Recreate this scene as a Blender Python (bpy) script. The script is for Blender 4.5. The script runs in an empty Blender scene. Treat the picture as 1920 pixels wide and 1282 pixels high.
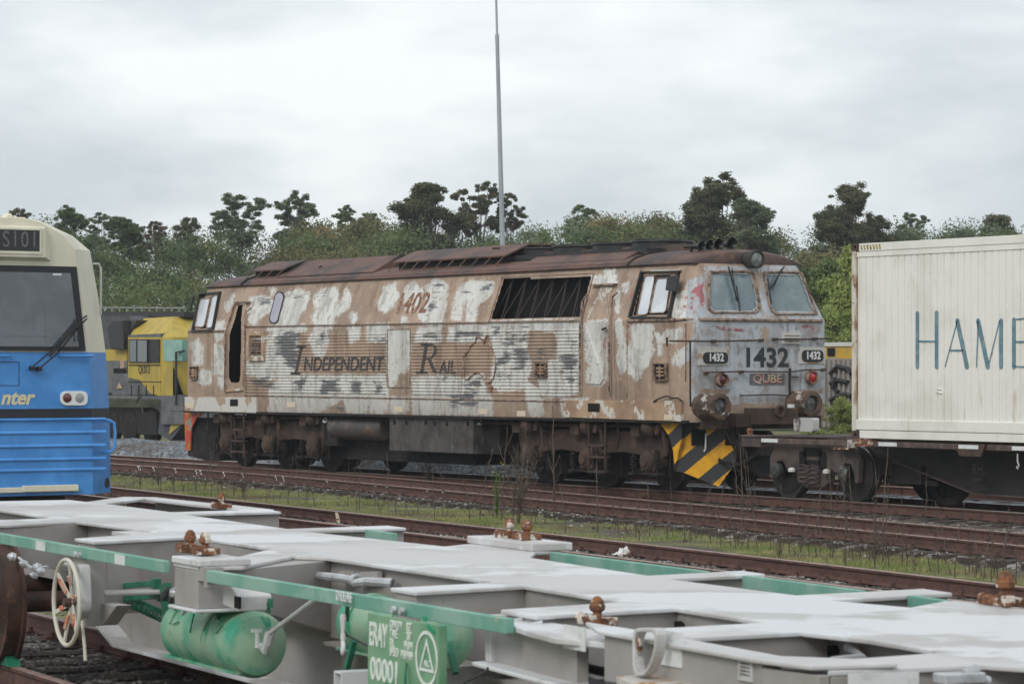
import bpy, math, random
import numpy as np
from mathutils import Matrix, Vector, noise as mnoise
R=math.radians
scene=bpy.context.scene
col=scene.collection
random.seed(7); rng=np.random.default_rng(7)

# ---------------- camera, sky, sun, exposure ----------------
F=5600.; H0=695.; TH=math.atan(3640/F); ZC=2.0
PT=math.atan((H0-641)/F)
fwd=Vector((-math.cos(TH)*math.cos(PT),math.sin(TH)*math.cos(PT),math.sin(PT)))
rt=Vector((math.sin(TH),math.cos(TH),0)); up=rt.cross(fwd)
cam=bpy.data.cameras.new('camera'); co=bpy.data.objects.new('camera',cam); col.objects.link(co)
co.matrix_world=Matrix(((rt.x,up.x,-fwd.x,0),(rt.y,up.y,-fwd.y,0),(rt.z,up.z,-fwd.z,ZC),(0,0,0,1)))
cam.sensor_width=36; cam.lens=F*36/1920; cam.clip_start=.5; cam.clip_end=3000
cam.dof.use_dof=True; cam.dof.focus_distance=50; cam.dof.aperture_fstop=10
scene.camera=co
scene.view_settings.view_transform='Standard'; scene.view_settings.look='None'
scene.view_settings.exposure=0.0; scene.view_settings.gamma=1
scene.render.resolution_x=1024; scene.render.resolution_y=683
SUN_EL=36; SUN_AZ=-62       # degrees; direction the light comes from
w=bpy.data.worlds.new("World"); scene.world=w; w.use_nodes=True
nt=w.node_tree; nt.nodes.clear()
def N(nt,t,**k):
    n=nt.nodes.new(t)
    for a,b in k.items(): setattr(n,a,b)
    return n
def world():
    L=nt.links.new
    out=N(nt,'ShaderNodeOutputWorld'); bg=N(nt,'ShaderNodeBackground'); bg.inputs[1].default_value=1.24
    sky=N(nt,'ShaderNodeTexSky',sky_type='NISHITA',sun_disc=False,sun_elevation=R(SUN_EL),sun_rotation=R(90-SUN_AZ))
    sc=N(nt,'ShaderNodeVectorMath',operation='SCALE'); sc.inputs['Scale'].default_value=.09; L(sky.outputs[0],sc.inputs[0])
    tc=N(nt,'ShaderNodeTexCoord'); mp=N(nt,'ShaderNodeMapping'); mp.inputs['Scale'].default_value=(1,1,3.2)
    mp.inputs['Location'].default_value=(2.3,.4,1.1)
    L(tc.outputs['Generated'],mp.inputs[0])
    n1=N(nt,'ShaderNodeTexNoise'); n1.inputs['Scale'].default_value=3.6; n1.inputs['Detail'].default_value=6; n1.inputs['Roughness'].default_value=.5; n1.inputs['Distortion'].default_value=.25
    L(mp.outputs[0],n1.inputs[0])
    n2=N(nt,'ShaderNodeTexNoise'); n2.inputs['Scale'].default_value=11; n2.inputs['Detail'].default_value=7; n2.inputs['Roughness'].default_value=.5
    L(mp.outputs[0],n2.inputs[0])
    mx=N(nt,'ShaderNodeMix',data_type='FLOAT'); mx.inputs[0].default_value=.36; L(n1.outputs[0],mx.inputs[2]); L(n2.outputs[0],mx.inputs[3])
    rp=N(nt,'ShaderNodeValToRGB'); e=rp.color_ramp.elements
    e[0].position=.41; e[0].color=(.52,.575,.61,1); e[1].position=.59; e[1].color=(.84,.865,.88,1)
    m=e.new(.5); m.color=(.68,.72,.745,1)
    L(mx.outputs[0],rp.inputs[0])
    m2=N(nt,'ShaderNodeMix',data_type='RGBA'); m2.inputs[0].default_value=.93; L(sc.outputs[0],m2.inputs[6]); L(rp.outputs[0],m2.inputs[7])
    L(m2.outputs[2],bg.inputs[0]); L(bg.outputs[0],out.inputs[0])
world()
sl=bpy.data.lights.new('sun','SUN'); sl.energy=1.5; sl.angle=R(22); sl.color=(1,.965,.92)
so=bpy.data.objects.new('sun',sl); col.objects.link(so)
sd=Vector((math.cos(R(SUN_EL))*math.cos(R(SUN_AZ)),math.cos(R(SUN_EL))*math.sin(R(SUN_AZ)),math.sin(R(SUN_EL))))
so.rotation_euler=sd.to_track_quat('Z','Y').to_euler(); so.location=(0,0,40)

# ---------------- measuring helpers: a line of sight of the photograph met with a real plane ----------------
def ray(u,v): return fwd+rt*((u-960)/F)-up*((v-641)/F)
O=Vector((0,0,ZC))
def atz(u,v,h=-.1): d=ray(u,v); return O+d*((h-ZC)/d.z)
def aty(u,v,Y): d=ray(u,v); return O+d*(Y/d.y)
def atx(u,v,X): d=ray(u,v); return O+d*(X/d.x)
def atd(u,v,Z): return O+ray(u,v)*Z
WA=R(7.1)
WM=Matrix.Translation((-14,9,0))@Matrix.Rotation(-WA,4,'Z')      # flat wagon frame
WI=WM.inverted()
def wl(u,v,ly):      # local point on the wagon's plane ly
    o=WI@O; d=WI.to_3x3()@ray(u,v); return o+d*((ly-o.y)/d.y)
def wz(u,v,h=.9): return WI@atz(u,v,h)

# ---------------- objects ----------------
WMAT={}
def tag(o,label=None,cat=None,group=None,kind=None):
    if label: o['label']=label
    if cat: o['category']=cat
    if group: o['group']=group
    if kind: o['kind']=kind
    return o
def thing(name,label,cat,loc=(0,0,0),rz=0,group=None,kind=None,M=None):
    o=bpy.data.objects.new(name,None); col.objects.link(o); o.empty_display_size=.3
    m=M if M is not None else Matrix.Translation(loc)@Matrix.Rotation(rz,4,'Z')
    o.matrix_world=m; WMAT[o.name]=m
    return tag(o,label,cat,group,kind)
def link(name,me,parent,M):
    """M: world matrix of the new object"""
    o=bpy.data.objects.new(name,me); col.objects.link(o)
    if parent is not None:
        o.parent=parent; o.matrix_local=WMAT[parent.name].inverted()@M
    else: o.matrix_world=M
    WMAT[o.name]=M
    return o
class MB:
    def __init__(s,M=None): s.v=[];s.f=[];s.M=M or Matrix.Identity(4)
    def add(s,vs,fs):
        n=len(s.v); s.v+=[tuple(s.M@Vector(p)) for p in vs]; s.f+=[tuple(i+n for i in f) for f in fs]; return s
    def box(s,x0,x1,y0,y1,z0,z1):
        x0,x1=sorted((x0,x1));y0,y1=sorted((y0,y1));z0,z1=sorted((z0,z1))
        return s.add([(x0,y0,z0),(x1,y0,z0),(x1,y1,z0),(x0,y1,z0),(x0,y0,z1),(x1,y0,z1),(x1,y1,z1),(x0,y1,z1)],
          [(0,3,2,1),(4,5,6,7),(0,1,5,4),(1,2,6,5),(2,3,7,6),(3,0,4,7)])
    def bar(s,p,q,a,b,upv=(0,0,1)):
        p=Vector(p);q=Vector(q);d=(q-p).normalized();U=Vector(upv);S=d.cross(U)
        if S.length<1e-4: S=d.cross(Vector((1,0,0)))
        S.normalize();T=S.cross(d)
        vs=[e+S*(i*a/2)+T*(j*b/2) for e in (p,q) for i,j in ((-1,-1),(1,-1),(1,1),(-1,1))]
        return s.add(vs,[(0,1,2,3),(7,6,5,4),(0,4,5,1),(1,5,6,2),(2,6,7,3),(3,7,4,0)])
    def cyl(s,p,q,r,n=20,r2=None,caps=True):
        p=Vector(p);q=Vector(q);d=(q-p).normalized();a=d.orthogonal().normalized();b=d.cross(a);r2=r if r2 is None else r2
        vs=[];fs=[]
        for i in range(n):
            t=2*math.pi*i/n;c=a*math.cos(t)+b*math.sin(t);vs+=[p+c*r,q+c*r2]
        for i in range(n):
            j=(i+1)%n;fs.append((2*i,2*j,2*j+1,2*i+1))
        if caps: fs+=[tuple(2*i for i in range(n))[::-1],tuple(2*i+1 for i in range(n))]
        return s.add(vs,fs)
    def lathe(s,p,ax,prof,n=24):
        """prof: (distance along axis, radius)"""
        p=Vector(p);d=Vector(ax).normalized();a=d.orthogonal().normalized();b=d.cross(a);vs=[];fs=[];m=len(prof)
        for i in range(n):
            t=2*math.pi*i/n;c=a*math.cos(t)+b*math.sin(t)
            vs+=[p+d*h+c*max(r,.0005) for h,r in prof]
        for i in range(n):
            j=(i+1)%n
            for k in range(m-1): fs.append((i*m+k,j*m+k,j*m+k+1,i*m+k+1))
        return s.add(vs,fs)
    def tube(s,pts,r,n=6,r2=None):
        pts=[Vector(p) for p in pts];m=len(pts);vs=[];fs=[];a=None
        for k,p in enumerate(pts):
            d=(pts[min(k+1,m-1)]-pts[max(k-1,0)]).normalized()
            a=d.orthogonal().normalized() if a is None else (a-d*a.dot(d)).normalized()
            b=d.cross(a);rr=r if r2 is None else r+(r2-r)*k/(m-1)
            for i in range(n):
                t=2*math.pi*i/n;vs.append(p+(a*math.cos(t)+b*math.sin(t))*rr)
        for k in range(m-1):
            for i in range(n):
                j=(i+1)%n;fs.append((k*n+i,k*n+j,(k+1)*n+j,(k+1)*n+i))
        fs+=[tuple(range(n))[::-1],tuple((m-1)*n+i for i in range(n))]
        return s.add(vs,fs)
    def prism(s,pts,off):
        pts=[Vector(p) for p in pts];off=Vector(off);n=len(pts)
        nr=Vector((0,0,0))
        for i in range(n):
            nr+=pts[i].cross(pts[(i+1)%n])
        if nr.dot(off)>0: pts=pts[::-1]
        vs=pts+[p+off for p in pts]
        fs=[tuple(range(n)),tuple(range(2*n-1,n-1,-1))]+[(i,i+n,(i+1)%n+n,(i+1)%n) for i in range(n)]
        return s.add(vs,fs)
    def plate(s,xy,z0,z1): return s.prism([(x,y,z0) for x,y in xy],(0,0,z1-z0))
    def frame(s,outer,inner,off):
        """a flat ring between two loops of the same length, given thickness off"""
        off=Vector(off);n=len(outer);o=[Vector(p) for p in outer];i_=[Vector(p) for p in inner]
        vs=o+i_+[p+off for p in o]+[p+off for p in i_];fs=[]
        for k in range(n):
            l=(k+1)%n
            fs+=[(k,l,n+l,n+k),(2*n+k,3*n+k,3*n+l,2*n+l),(k,2*n+k,2*n+l,l),(n+k,n+l,3*n+l,3*n+k)]
        return s.add(vs,fs)
    def torus(s,c,ax,R_,r,n=32,m=8):
        c=Vector(c);d=Vector(ax).normalized();a=d.orthogonal().normalized();b=d.cross(a);vs=[];fs=[]
        for i in range(n):
            t=2*math.pi*i/n;e=a*math.cos(t)+b*math.sin(t)
            for k in range(m):
                q=2*math.pi*k/m;vs.append(c+e*(R_+r*math.cos(q))+d*(r*math.sin(q)))
        for i in range(n):
            for k in range(m):
                i2=(i+1)%n;k2=(k+1)%m;fs.append((i*m+k,i2*m+k,i2*m+k2,i*m+k2))
        return s.add(vs,fs)
    def build(s,name,mat,parent=None,label=None,smooth=False,bevel=0,cat=None,group=None,kind=None):
        me=bpy.data.meshes.new(name)
        if parent is not None: M=WMAT[parent.name]
        else:
            V=np.array(s.v); M=Matrix.Translation((float(V[:,0].mean()),float(V[:,1].mean()),float(V[:,2].min())))
        Mi=M.inverted()
        me.from_pydata([tuple(Mi@Vector(p)) for p in s.v],[],s.f)
        if isinstance(mat,(list,tuple)):
            for m in mat: me.materials.append(m)
        else: me.materials.append(mat)
        if smooth:
            me.polygons.foreach_set('use_smooth',[True]*len(me.polygons)); me.set_sharp_from_angle(angle=R(38))
        me.update()
        o=link(name,me,parent,M)
        if bevel:
            b=o.modifiers.new('bevel','BEVEL'); b.width=bevel; b.segments=2; b.limit_method='ANGLE'; b.angle_limit=R(40)
        return tag(o,label,cat,group,kind)
def rounded(pts,r,n=4):
    """round the corners of a loop of 3-D points"""
    out=[];m=len(pts);pts=[Vector(p) for p in pts]
    for i,p in enumerate(pts):
        a=(pts[i-1]-p);b=(pts[(i+1)%m]-p);ra=min(r,a.length*.45);rb=min(r,b.length*.45)
        A=p+a.normalized()*ra;B=p+b.normalized()*rb
        for k in range(n+1):
            t=k/n;out.append(A.lerp(p,t).lerp(p.lerp(B,t),t))
    return out
def scale_loop(pts,k):
    c=sum((Vector(p) for p in pts),Vector())/len(pts)
    return [c+(Vector(p)-c)*k for p in pts]
def inset(pts,d):
    """move each point of a loop towards its centroid by about d"""
    c=sum((Vector(p) for p in pts),Vector())/len(pts)
    return [p+(c-p).normalized()*d for p in (Vector(q) for q in pts)]
def text(s,M,size,mat,parent,name='lettering',bold=0,width=1,shear=0,spacing=1,align='CENTER',ext=.002,label=None,fit=None):
    """M: world matrix of the text plane (x right, y up, z towards the reader)"""
    c=bpy.data.curves.new('t','FONT');c.body=s;c.size=size;c.offset=bold;c.shear=shear;c.space_character=spacing
    c.align_x=align;c.align_y='CENTER';c.extrude=ext;c.resolution_u=4
    t=bpy.data.objects.new('t',c);col.objects.link(t)
    me=bpy.data.meshes.new_from_object(t.evaluated_get(bpy.context.evaluated_depsgraph_get()))
    bpy.data.objects.remove(t);me.name=name
    
    if fit:
        xs_=[v.co.x for v in me.vertices];width=fit/(max(xs_)-min(xs_))
    me.transform(Matrix.Diagonal((width,1,1,1)));me.materials.clear();me.materials.append(mat)
    o=link(name,me,parent,M);return tag(o,label)
def plane_mat(origin,right,upv):
    r=Vector(right).normalized();n=r.cross(Vector(upv)).normalized();u=n.cross(r)
    return Matrix(((r.x,u.x,n.x,origin[0]),(r.y,u.y,n.y,origin[1]),(r.z,u.z,n.z,origin[2]),(0,0,0,1)))

# ---------------- materials ----------------
def mat(name,c,rough=.6,c2=None,scale=3,lo=.45,hi=.6,metal=0,bump=0,bscale=40,stretch=(1,1,1),c3=None,scale3=12,lo3=.6,hi3=.66,spec=.4,detail=6,alpha=1,stretch3=(1,1,1),rough3=None):
    m=bpy.data.materials.new(name);m.use_nodes=True;t=m.node_tree;b=t.nodes['Principled BSDF'];L=t.links.new
    b.inputs['Roughness'].default_value=rough;b.inputs['Metallic'].default_value=metal;b.inputs['Specular IOR Level'].default_value=spec
    b.inputs['Alpha'].default_value=alpha
    b.inputs['Base Color'].default_value=(*c,1)
    tc=N(t,'ShaderNodeTexCoord')
    def nz(sc,st,det=detail):
        mp=N(t,'ShaderNodeMapping');mp.inputs['Scale'].default_value=st;L(tc.outputs['Object'],mp.inputs[0])
        n=N(t,'ShaderNodeTexNoise');n.inputs['Scale'].default_value=sc;n.inputs['Detail'].default_value=det;n.inputs['Roughness'].default_value=.6
        L(mp.outputs[0],n.inputs[0]);return n
    last=None
    def over(prev,colr,fac):
        mx=N(t,'ShaderNodeMix',data_type='RGBA');L(fac,mx.inputs[0])
        if prev is None: mx.inputs[6].default_value=(*c,1)
        else: L(prev,mx.inputs[6])
        mx.inputs[7].default_value=(*colr,1);return mx.outputs[2]
    def ramp(src,a,b_):
        r=N(t,'ShaderNodeMapRange');r.inputs[1].default_value=a;r.inputs[2].default_value=b_;r.interpolation_type='SMOOTHSTEP';L(src,r.inputs[0]);return r.outputs[0]
    if c2: last=over(last,c2,ramp(nz(scale,stretch).outputs[0],lo,hi))
    if c3:
        f3=ramp(nz(scale3,stretch3).outputs[0],lo3,hi3);last=over(last,c3,f3)
    if last is not None: L(last,b.inputs['Base Color'])
    if bump:
        bp=N(t,'ShaderNodeBump');bp.inputs['Strength'].default_value=bump;bp.inputs['Distance'].default_value=.02
        L(nz(bscale,(1,1,1),4).outputs[0],bp.inputs['Height']);L(bp.outputs[0],b.inputs['Normal'])
    return m
RUST=(.13,.055,.03)
M={}
M['roof']=mat('roof_rust_paint',(.13,.068,.052),.62,(.055,.04,.038),1.1,.42,.62,bump=.15,bscale=9,c3=(.2,.1,.065),scale3=5,lo3=.55,hi3=.75)
M['under']=mat('brown_grime',(.055,.037,.03),.8,(.11,.065,.047),4,.45,.7,bump=.4,bscale=25)
M['under_dark']=mat('black_grime',(.014,.012,.012),.8,(.032,.026,.023),5,.45,.7,bump=.3,bscale=25)
M['black']=mat('black_paint',(.018,.018,.02),.5,(.035,.033,.032),8,.45,.65)
M['void']=mat('void_shade_black',(.006,.006,.006),.9)  # near-black that paints the darkness inside holes and gaps; also on the catches
M['rail_web']=mat('rail_rust',(.12,.058,.045),.75,(.07,.038,.032),7,.4,.65,bump=.3,bscale=30,c3=(.22,.12,.09),scale3=25,lo3=.6,hi3=.75)
M['rail_top']=mat('rail_head',(.32,.22,.185),.42,(.22,.135,.11),9,.4,.65,metal=.15)
M['rail_shiny']=mat('rail_polished',(.5,.49,.48),.3,(.3,.27,.25),9,.5,.7,metal=.6)
M['sleeper']=mat('weathered_timber',(.085,.07,.06),.9,(.035,.028,.025),6,.4,.65,stretch=(1,6,1),bump=.6,bscale=20)
M['spring']=mat('rusty_steel',(.09,.05,.035),.7,(.05,.035,.03),10,.4,.6)
M['glass']=mat('cab_glass_sky_tint',(.22,.31,.34),.05,(.5,.56,.58),1.1,.42,.7,spec=1.0,alpha=.5)  # pale blue tint puts the reflected bright sky into the glass colour
M['glass_side']=mat('side_glass',(.52,.56,.6),.12,(.66,.69,.72),3,.4,.7,spec=1.0)
M['rubber']=mat('rubber',(.02,.02,.02),.6)
M['frame_rust']=mat('rusted_window_frame',(.30,.22,.165),.6,(.10,.05,.035),9,.42,.62)
M['ivory']=mat('ivory_paint',(.6,.6,.56),.5,(.45,.44,.4),5,.45,.7)
M['white_mark']=mat('reflective_white',(.68,.7,.7),.4,(.55,.55,.53),14,.5,.7)
# ================= GROUND AND TRACKS =================
def ground_mat():
    m=bpy.data.materials.new('yard_ground');m.use_nodes=True;t=m.node_tree;b=t.nodes['Principled BSDF'];L=t.links.new
    b.inputs['Roughness'].default_value=.95;b.inputs['Specular IOR Level'].default_value=.1
    tc=N(t,'ShaderNodeTexCoord')
    def nz(s,d=6,r=.6):
        n=N(t,'ShaderNodeTexNoise');n.inputs['Scale'].default_value=s;n.inputs['Detail'].default_value=d;n.inputs['Roughness'].default_value=r;L(tc.outputs['Object'],n.inputs[0]);return n.outputs[0]
    def rp(src,st):
        r=N(t,'ShaderNodeValToRGB');L(src,r.inputs[0]);e=r.color_ramp.elements
        e[0].position,e[0].color=st[0][0],(*st[0][1],1);e[1].position,e[1].color=st[-1][0],(*st[-1][1],1)
        for p,c in st[1:-1]: q=e.new(p);q.color=(*c,1)
        return r.outputs[0]
    green=rp(nz(2.2),[(.3,(.09,.11,.038)),(.46,(.19,.205,.08)),(.58,(.28,.26,.125)),(.72,(.24,.19,.13))])
    grav=rp(nz(38,3,.7),[(.3,(.035,.03,.027)),(.5,(.11,.095,.085)),(.7,(.27,.245,.225))])
    mx=N(t,'ShaderNodeMix',data_type='RGBA');mr=N(t,'ShaderNodeMapRange');mr.inputs[1].default_value=.47;mr.inputs[2].default_value=.58
    ad=N(t,'ShaderNodeMath',operation='ADD');s2=N(t,'ShaderNodeMath',operation='MULTIPLY');s2.inputs[1].default_value=.35
    L(nz(.55,4),ad.inputs[0]);L(nz(9,4),s2.inputs[0]);L(s2.outputs[0],ad.inputs[1]);sb=N(t,'ShaderNodeMath',operation='SUBTRACT');sb.inputs[1].default_value=.17;L(ad.outputs[0],sb.inputs[0])
    L(sb.outputs[0],mr.inputs[0]);L(mr.outputs[0],mx.inputs[0]);L(green,mx.inputs[6]);L(grav,mx.inputs[7])
    L(mx.outputs[2],b.inputs['Base Color'])
    bp=N(t,'ShaderNodeBump');bp.inputs['Strength'].default_value=.8;bp.inputs['Distance'].default_value=.04;L(nz(30,5,.7),bp.inputs['Height']);L(bp.outputs[0],b.inputs['Normal'])
    return m
def ballast_mat(name,dark,mid,light):
    m=bpy.data.materials.new(name);m.use_nodes=True;t=m.node_tree;b=t.nodes['Principled BSDF'];L=t.links.new
    b.inputs['Roughness'].default_value=.92
    tc=N(t,'ShaderNodeTexCoord');v=N(t,'ShaderNodeTexVoronoi');v.inputs['Scale'].default_value=17;L(tc.outputs['Object'],v.inputs[0])
    sx=N(t,'ShaderNodeSeparateColor');L(v.outputs['Color'],sx.inputs[0])
    r=N(t,'ShaderNodeValToRGB');e=r.color_ramp.elements;e[0].color=(*dark,1);e[1].color=(*light,1);q=e.new(.55);q.color=(*mid,1);L(sx.outputs[0],r.inputs[0])
    n=N(t,'ShaderNodeTexNoise');n.inputs['Scale'].default_value=1.3;n.inputs['Detail'].default_value=5;L(tc.outputs['Object'],n.inputs[0])
    mr=N(t,'ShaderNodeMapRange');mr.inputs[1].default_value=.5;mr.inputs[2].default_value=.7;L(n.outputs[0],mr.inputs[0])
    mx=N(t,'ShaderNodeMix',data_type='RGBA');L(mr.outputs[0],mx.inputs[0]);L(r.outputs[0],mx.inputs[6]);mx.inputs[7].default_value=(.085,.06,.045,1)
    L(mx.outputs[2],b.inputs['Base Color'])
    bp=N(t,'ShaderNodeBump');bp.invert=True;bp.inputs['Strength'].default_value=1;bp.inputs['Distance'].default_value=.04;L(v.outputs['Distance'],bp.inputs['Height']);L(bp.outputs[0],b.inputs['Normal'])
    return m
M['ground']=ground_mat()
M['ballast']=ballast_mat('track_ballast',(.03,.026,.024),(.12,.1,.09),(.36,.33,.31))
M['ballast_grey']=ballast_mat('blue_grey_ballast',(.05,.055,.062),(.15,.17,.19),(.32,.35,.37))
g=MB();g.add([(-420,-60,-.34),(120,-60,-.34),(120,330,-.34),(-420,330,-.34)],[(0,1,2,3)])
g.build('ground',M['ground'],kind='structure')
def line_y(pts,x):
    return float(np.interp(x,[p[0] for p in pts],[p[1] for p in pts]))
def smooth_line(pts,step=.5,win=4.):
    xs=np.arange(pts[0][0],pts[-1][0]+.01,step);ys=np.interp(xs,[p[0] for p in pts],[p[1] for p in pts])
    k=int(win/step);ker=np.ones(2*k+1)/(2*k+1);yp=np.concatenate([ys[0]+(ys[1]-ys[0])*np.arange(-k,0),ys,ys[-1]+(ys[-1]-ys[-2])*np.arange(1,k+1)])
    return list(zip(xs,np.convolve(yp,ker,'valid')))
RAILP=[(-.07,0),(.07,0),(.07,.012),(.012,.03),(.012,.112),(.034,.122),(.036,.146),(.028,.152),(-.028,.152),(-.036,.146),(-.034,.122),(-.012,.112),(-.012,.03),(-.07,.012)]
def rail(pts,off,top,name,parent,topmat,label=None):
    n=len(pts);P=[]
    for i,(x,y) in enumerate(pts):
        a=pts[max(i-1,0)];b=pts[min(i+1,n-1)];t=Vector((b[0]-a[0],b[1]-a[1],0)).normalized();nn=Vector((-t.y,t.x,0))
        P.append((Vector((x,y,top-.152))+nn*off,nn))
    m=MB();k=len(RAILP);vs=[];fs=[]
    for c,nn in P: vs+=[c+nn*a+Vector((0,0,h)) for a,h in RAILP]
    for i in range(n-1):
        for j in range(k): fs.append((i*k+j,(i+1)*k+j,(i+1)*k+(j+1)%k,i*k+(j+1)%k))
    m.add(vs,fs);o=m.build(name,[M['rail_web'],topmat],parent,label=label)
    mi=[1 if (q%k) in (6,7,8) else 0 for q in range(len(o.data.polygons))];o.data.polygons.foreach_set('material_index',mi)
    return o
def track(label,ctl,top=-.1,sx=None,topmat=None,bal=None,shoulder=1.55,seed=1,off=0):
    pts=smooth_line(ctl) if len(ctl)>2 else [(ctl[0][0]+(ctl[1][0]-ctl[0][0])*k/40,ctl[0][1]+(ctl[1][1]-ctl[0][1])*k/40) for k in range(41)]
    t=thing('railway_track',label,'railway track',(pts[len(pts)//2][0],pts[len(pts)//2][1],top-.3),kind='structure')
    for s in (-1,1): rail(pts,s*.7525,top,'rail',t,topmat or M['rail_top'])
    # sleepers, chairs
    sl=MB();ch=MB();r_=random.Random(seed);d=0;last=None
    L_=0;seg=[(pts[i],pts[i+1]) for i in range(len(pts)-1)];nxt=0
    for a,b in seg:
        ln=math.hypot(b[0]-a[0],b[1]-a[1])
        while nxt<L_+ln:
            f=(nxt-L_)/ln;x=a[0]+(b[0]-a[0])*f;y=a[1]+(b[1]-a[1])*f
            if sx is None or sx[0]<x<sx[1]:
                an=math.atan2(b[1]-a[1],b[0]-a[0])+r_.uniform(-.03,.03);Mx=Matrix.Translation((x,y,0))@Matrix.Rotation(an,4,'Z')
                sl.M=Mx;sl.box(-.12,.12,-1.3+r_.uniform(-.06,.06),1.3+r_.uniform(-.06,.06),top-.3,top-.154+r_.uniform(-.012,0))
                ch.M=Mx
                for s in (-1,1):
                    for q in (-1,1):
                        ch.box(-.075,.075,s*.7525+q*.05,s*.7525+q*.15,top-.16,top-.138);ch.cyl((.03,s*.7525+q*.085,top-.145),(.03,s*.7525+q*.085,top-.105),.022,8)
            nxt+=.65
        L_+=ln
    if sl.v:
        sl.build('sleeper',M['sleeper'],t,kind='stuff');ch.build('rail_spike',M['rail_web'],t,kind='stuff')
    # ballast bed
    m=MB();W=[-shoulder-.35,-shoulder,-1.05,-.85,-.6,-.3,0,.3,.6,.85,1.05,shoulder,shoulder+.35];vs=[];fs=[]
    P=[(pts[0][0]+k*.25) for k in range(int((pts[-1][0]-pts[0][0])/.25)+1)]
    for x in P:
        y=line_y(pts,x)
        for q in W:
            z=top-.175 if abs(q)<=shoulder else -.42
            if abs(q)<=shoulder: z+=(mnoise.noise((x*2.3,q*3+seed*9,0)))*.035
            if abs(q)==shoulder: z-=.05
            vs.append((x,y+q+mnoise.noise((x,q,5))*.06,z))
    k=len(W)
    for i in range(len(P)-1):
        for j in range(k-1): fs.append((i*k+j,(i+1)*k+j,(i+1)*k+j+1,i*k+j+1))
    m.add(vs,fs);m.build('ballast_bed',bal or M['ballast'],t,kind='stuff')
    return pts
TL=track('railway track carrying the peeling locomotive and the container wagon',[(-200,31.8),(-60,31.8),(-41,31.8),(-37,31.72),(-32,31.3),(-26,30.5),(30,22)],-.11,(-70,-20),M['rail_shiny'],seed=1)
TB=track('rusty track that merges towards the locomotive track at its left end',[(-110,31.2),(-80,31.0),(-62,30.13),(-52,29.55),(-36.8,27.2),(-26.7,25.5),(30,16)],-.1,(-66,-18),seed=2,shoulder=1.2)
TC=track('rusty track between the grass strip and the pale flat wagon',[(-110,29),(-60,23.9),(-49.4,22.65),(-38.5,21.4),(-30,20.45),(-24.2,19.65),(-20.2,19.05),(30,11.5)],-.1,(-54,-14),seed=3,shoulder=1.25)
TD=track('track under the blue and cream railcar',[(-110,17.5),(-60,16.1),(-36,15.7),(-25,14.9),(30,8)],-.11,(-42,-16),seed=4)
a=WM@Vector((-60,-.36,0));b=WM@Vector((24,-.36,0))
TW=track('track under the pale grey flat wagon',[(a.x,a.y),(b.x,b.y)],-.09,(-32,2),seed=5)
TBk=track('far track carrying the yellow locomotive',[(-220,58),(-90,40.2),(-80,38.95),(-74,38.1),(-62,36.9),(-45,36.2),(40,36)],-.1,(-100,-60),bal=M['ballast_grey'],seed=6)
m=MB();tb_=[o for o in bpy.data.objects if o.name.startswith('railway_track')][1]
for u,v in [(208,873),(223,873),(240,875),(276,878),(293,882),(305,881),(343,885),(362,888),(418,893),(437,894),(516,901),(618,909),(636,911),(722,918),(740,921)]:
    p=atz(u,v,-.1);y_=line_y(TB,p.x)-.7525;m.box(p.x-.03,p.x+.03,y_-.0385,y_-.034,-.145,-.105);m.box(p.x-.02,p.x+.02,y_-.016,y_-.0125,-.21,-.15);m.box(p.x-.04,p.x+.03,y_-.0715,y_-.068,-.262,-.235)
m.build('paint_dab',M['white_mark'],tb_)
# heap of blue grey stone beyond the locomotive track
m=MB();vs=[];fs=[]
for i in range(140):
    x=-92+i*.3
    for j,(q,z) in enumerate([(0,-.36),(.5,.0),(1.1,.16),(1.8,.14),(2.5,-.02),(3.2,-.36)]):
        vs.append((x,33.4+q+mnoise.noise((x*.7,j,2))*.25,z+(mnoise.noise((x*1.3,j*2,0))*.12 if 0<j<5 else 0)))
for i in range(139):
    for j in range(5): fs.append((i*6+j,(i+1)*6+j,(i+1)*6+j+1,i*6+j+1))
m.add(vs,fs);m.build('ballast_bank',M['ballast_grey'],kind='structure')

# haze of the damp air
m=MB();m.box(-422,122,-62,332,-1.4,34);hz=bpy.data.materials.new('damp_air');hz.use_nodes=True;t=hz.node_tree;t.nodes.clear()
v_=N(t,'ShaderNodeVolumePrincipled');v_.inputs['Density'].default_value=.0004;v_.inputs['Color'].default_value=(.92,.95,1,1);o_=N(t,'ShaderNodeOutputMaterial');t.links.new(v_.outputs[0],o_.inputs['Volume'])
m.build('haze',hz,None,label='faint damp haze in the air of the yard',cat='haze',kind='stuff')
# loose stones and grass of the strip between the tracks
def scatter(name,pos,fn,matl,label,cat,kind='stuff'):
    V=[];Fs=[];n=0
    for p in pos:
        v,f=fn(p);V+=v;Fs+=[tuple(i+n for i in q) for q in f];n+=len(v)
    m=MB();m.v=V;m.f=Fs;return m.build(name,matl,None,label=label,cat=cat,kind=kind)
def stone(p):
    x,y,z,s=p;r=[s*random.uniform(.6,1.2) for _ in range(6)];a=random.uniform(0,3)
    c,sn=math.cos(a),math.sin(a)
    v=[(x+r[0]*c,y+r[0]*sn,z),(x-r[1]*sn,y+r[1]*c,z+.1*s),(x-r[2]*c,y-r[2]*sn,z),(x+r[3]*sn,y-r[3]*c,z-.1*s),(x+.2*s,y,z+r[4]*.7),(x,y,z-r[5]*.5)]
    return v,[(0,1,4),(1,2,4),(2,3,4),(3,0,4),(1,0,5),(2,1,5),(3,2,5),(0,3,5)]
pos=[]
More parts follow.
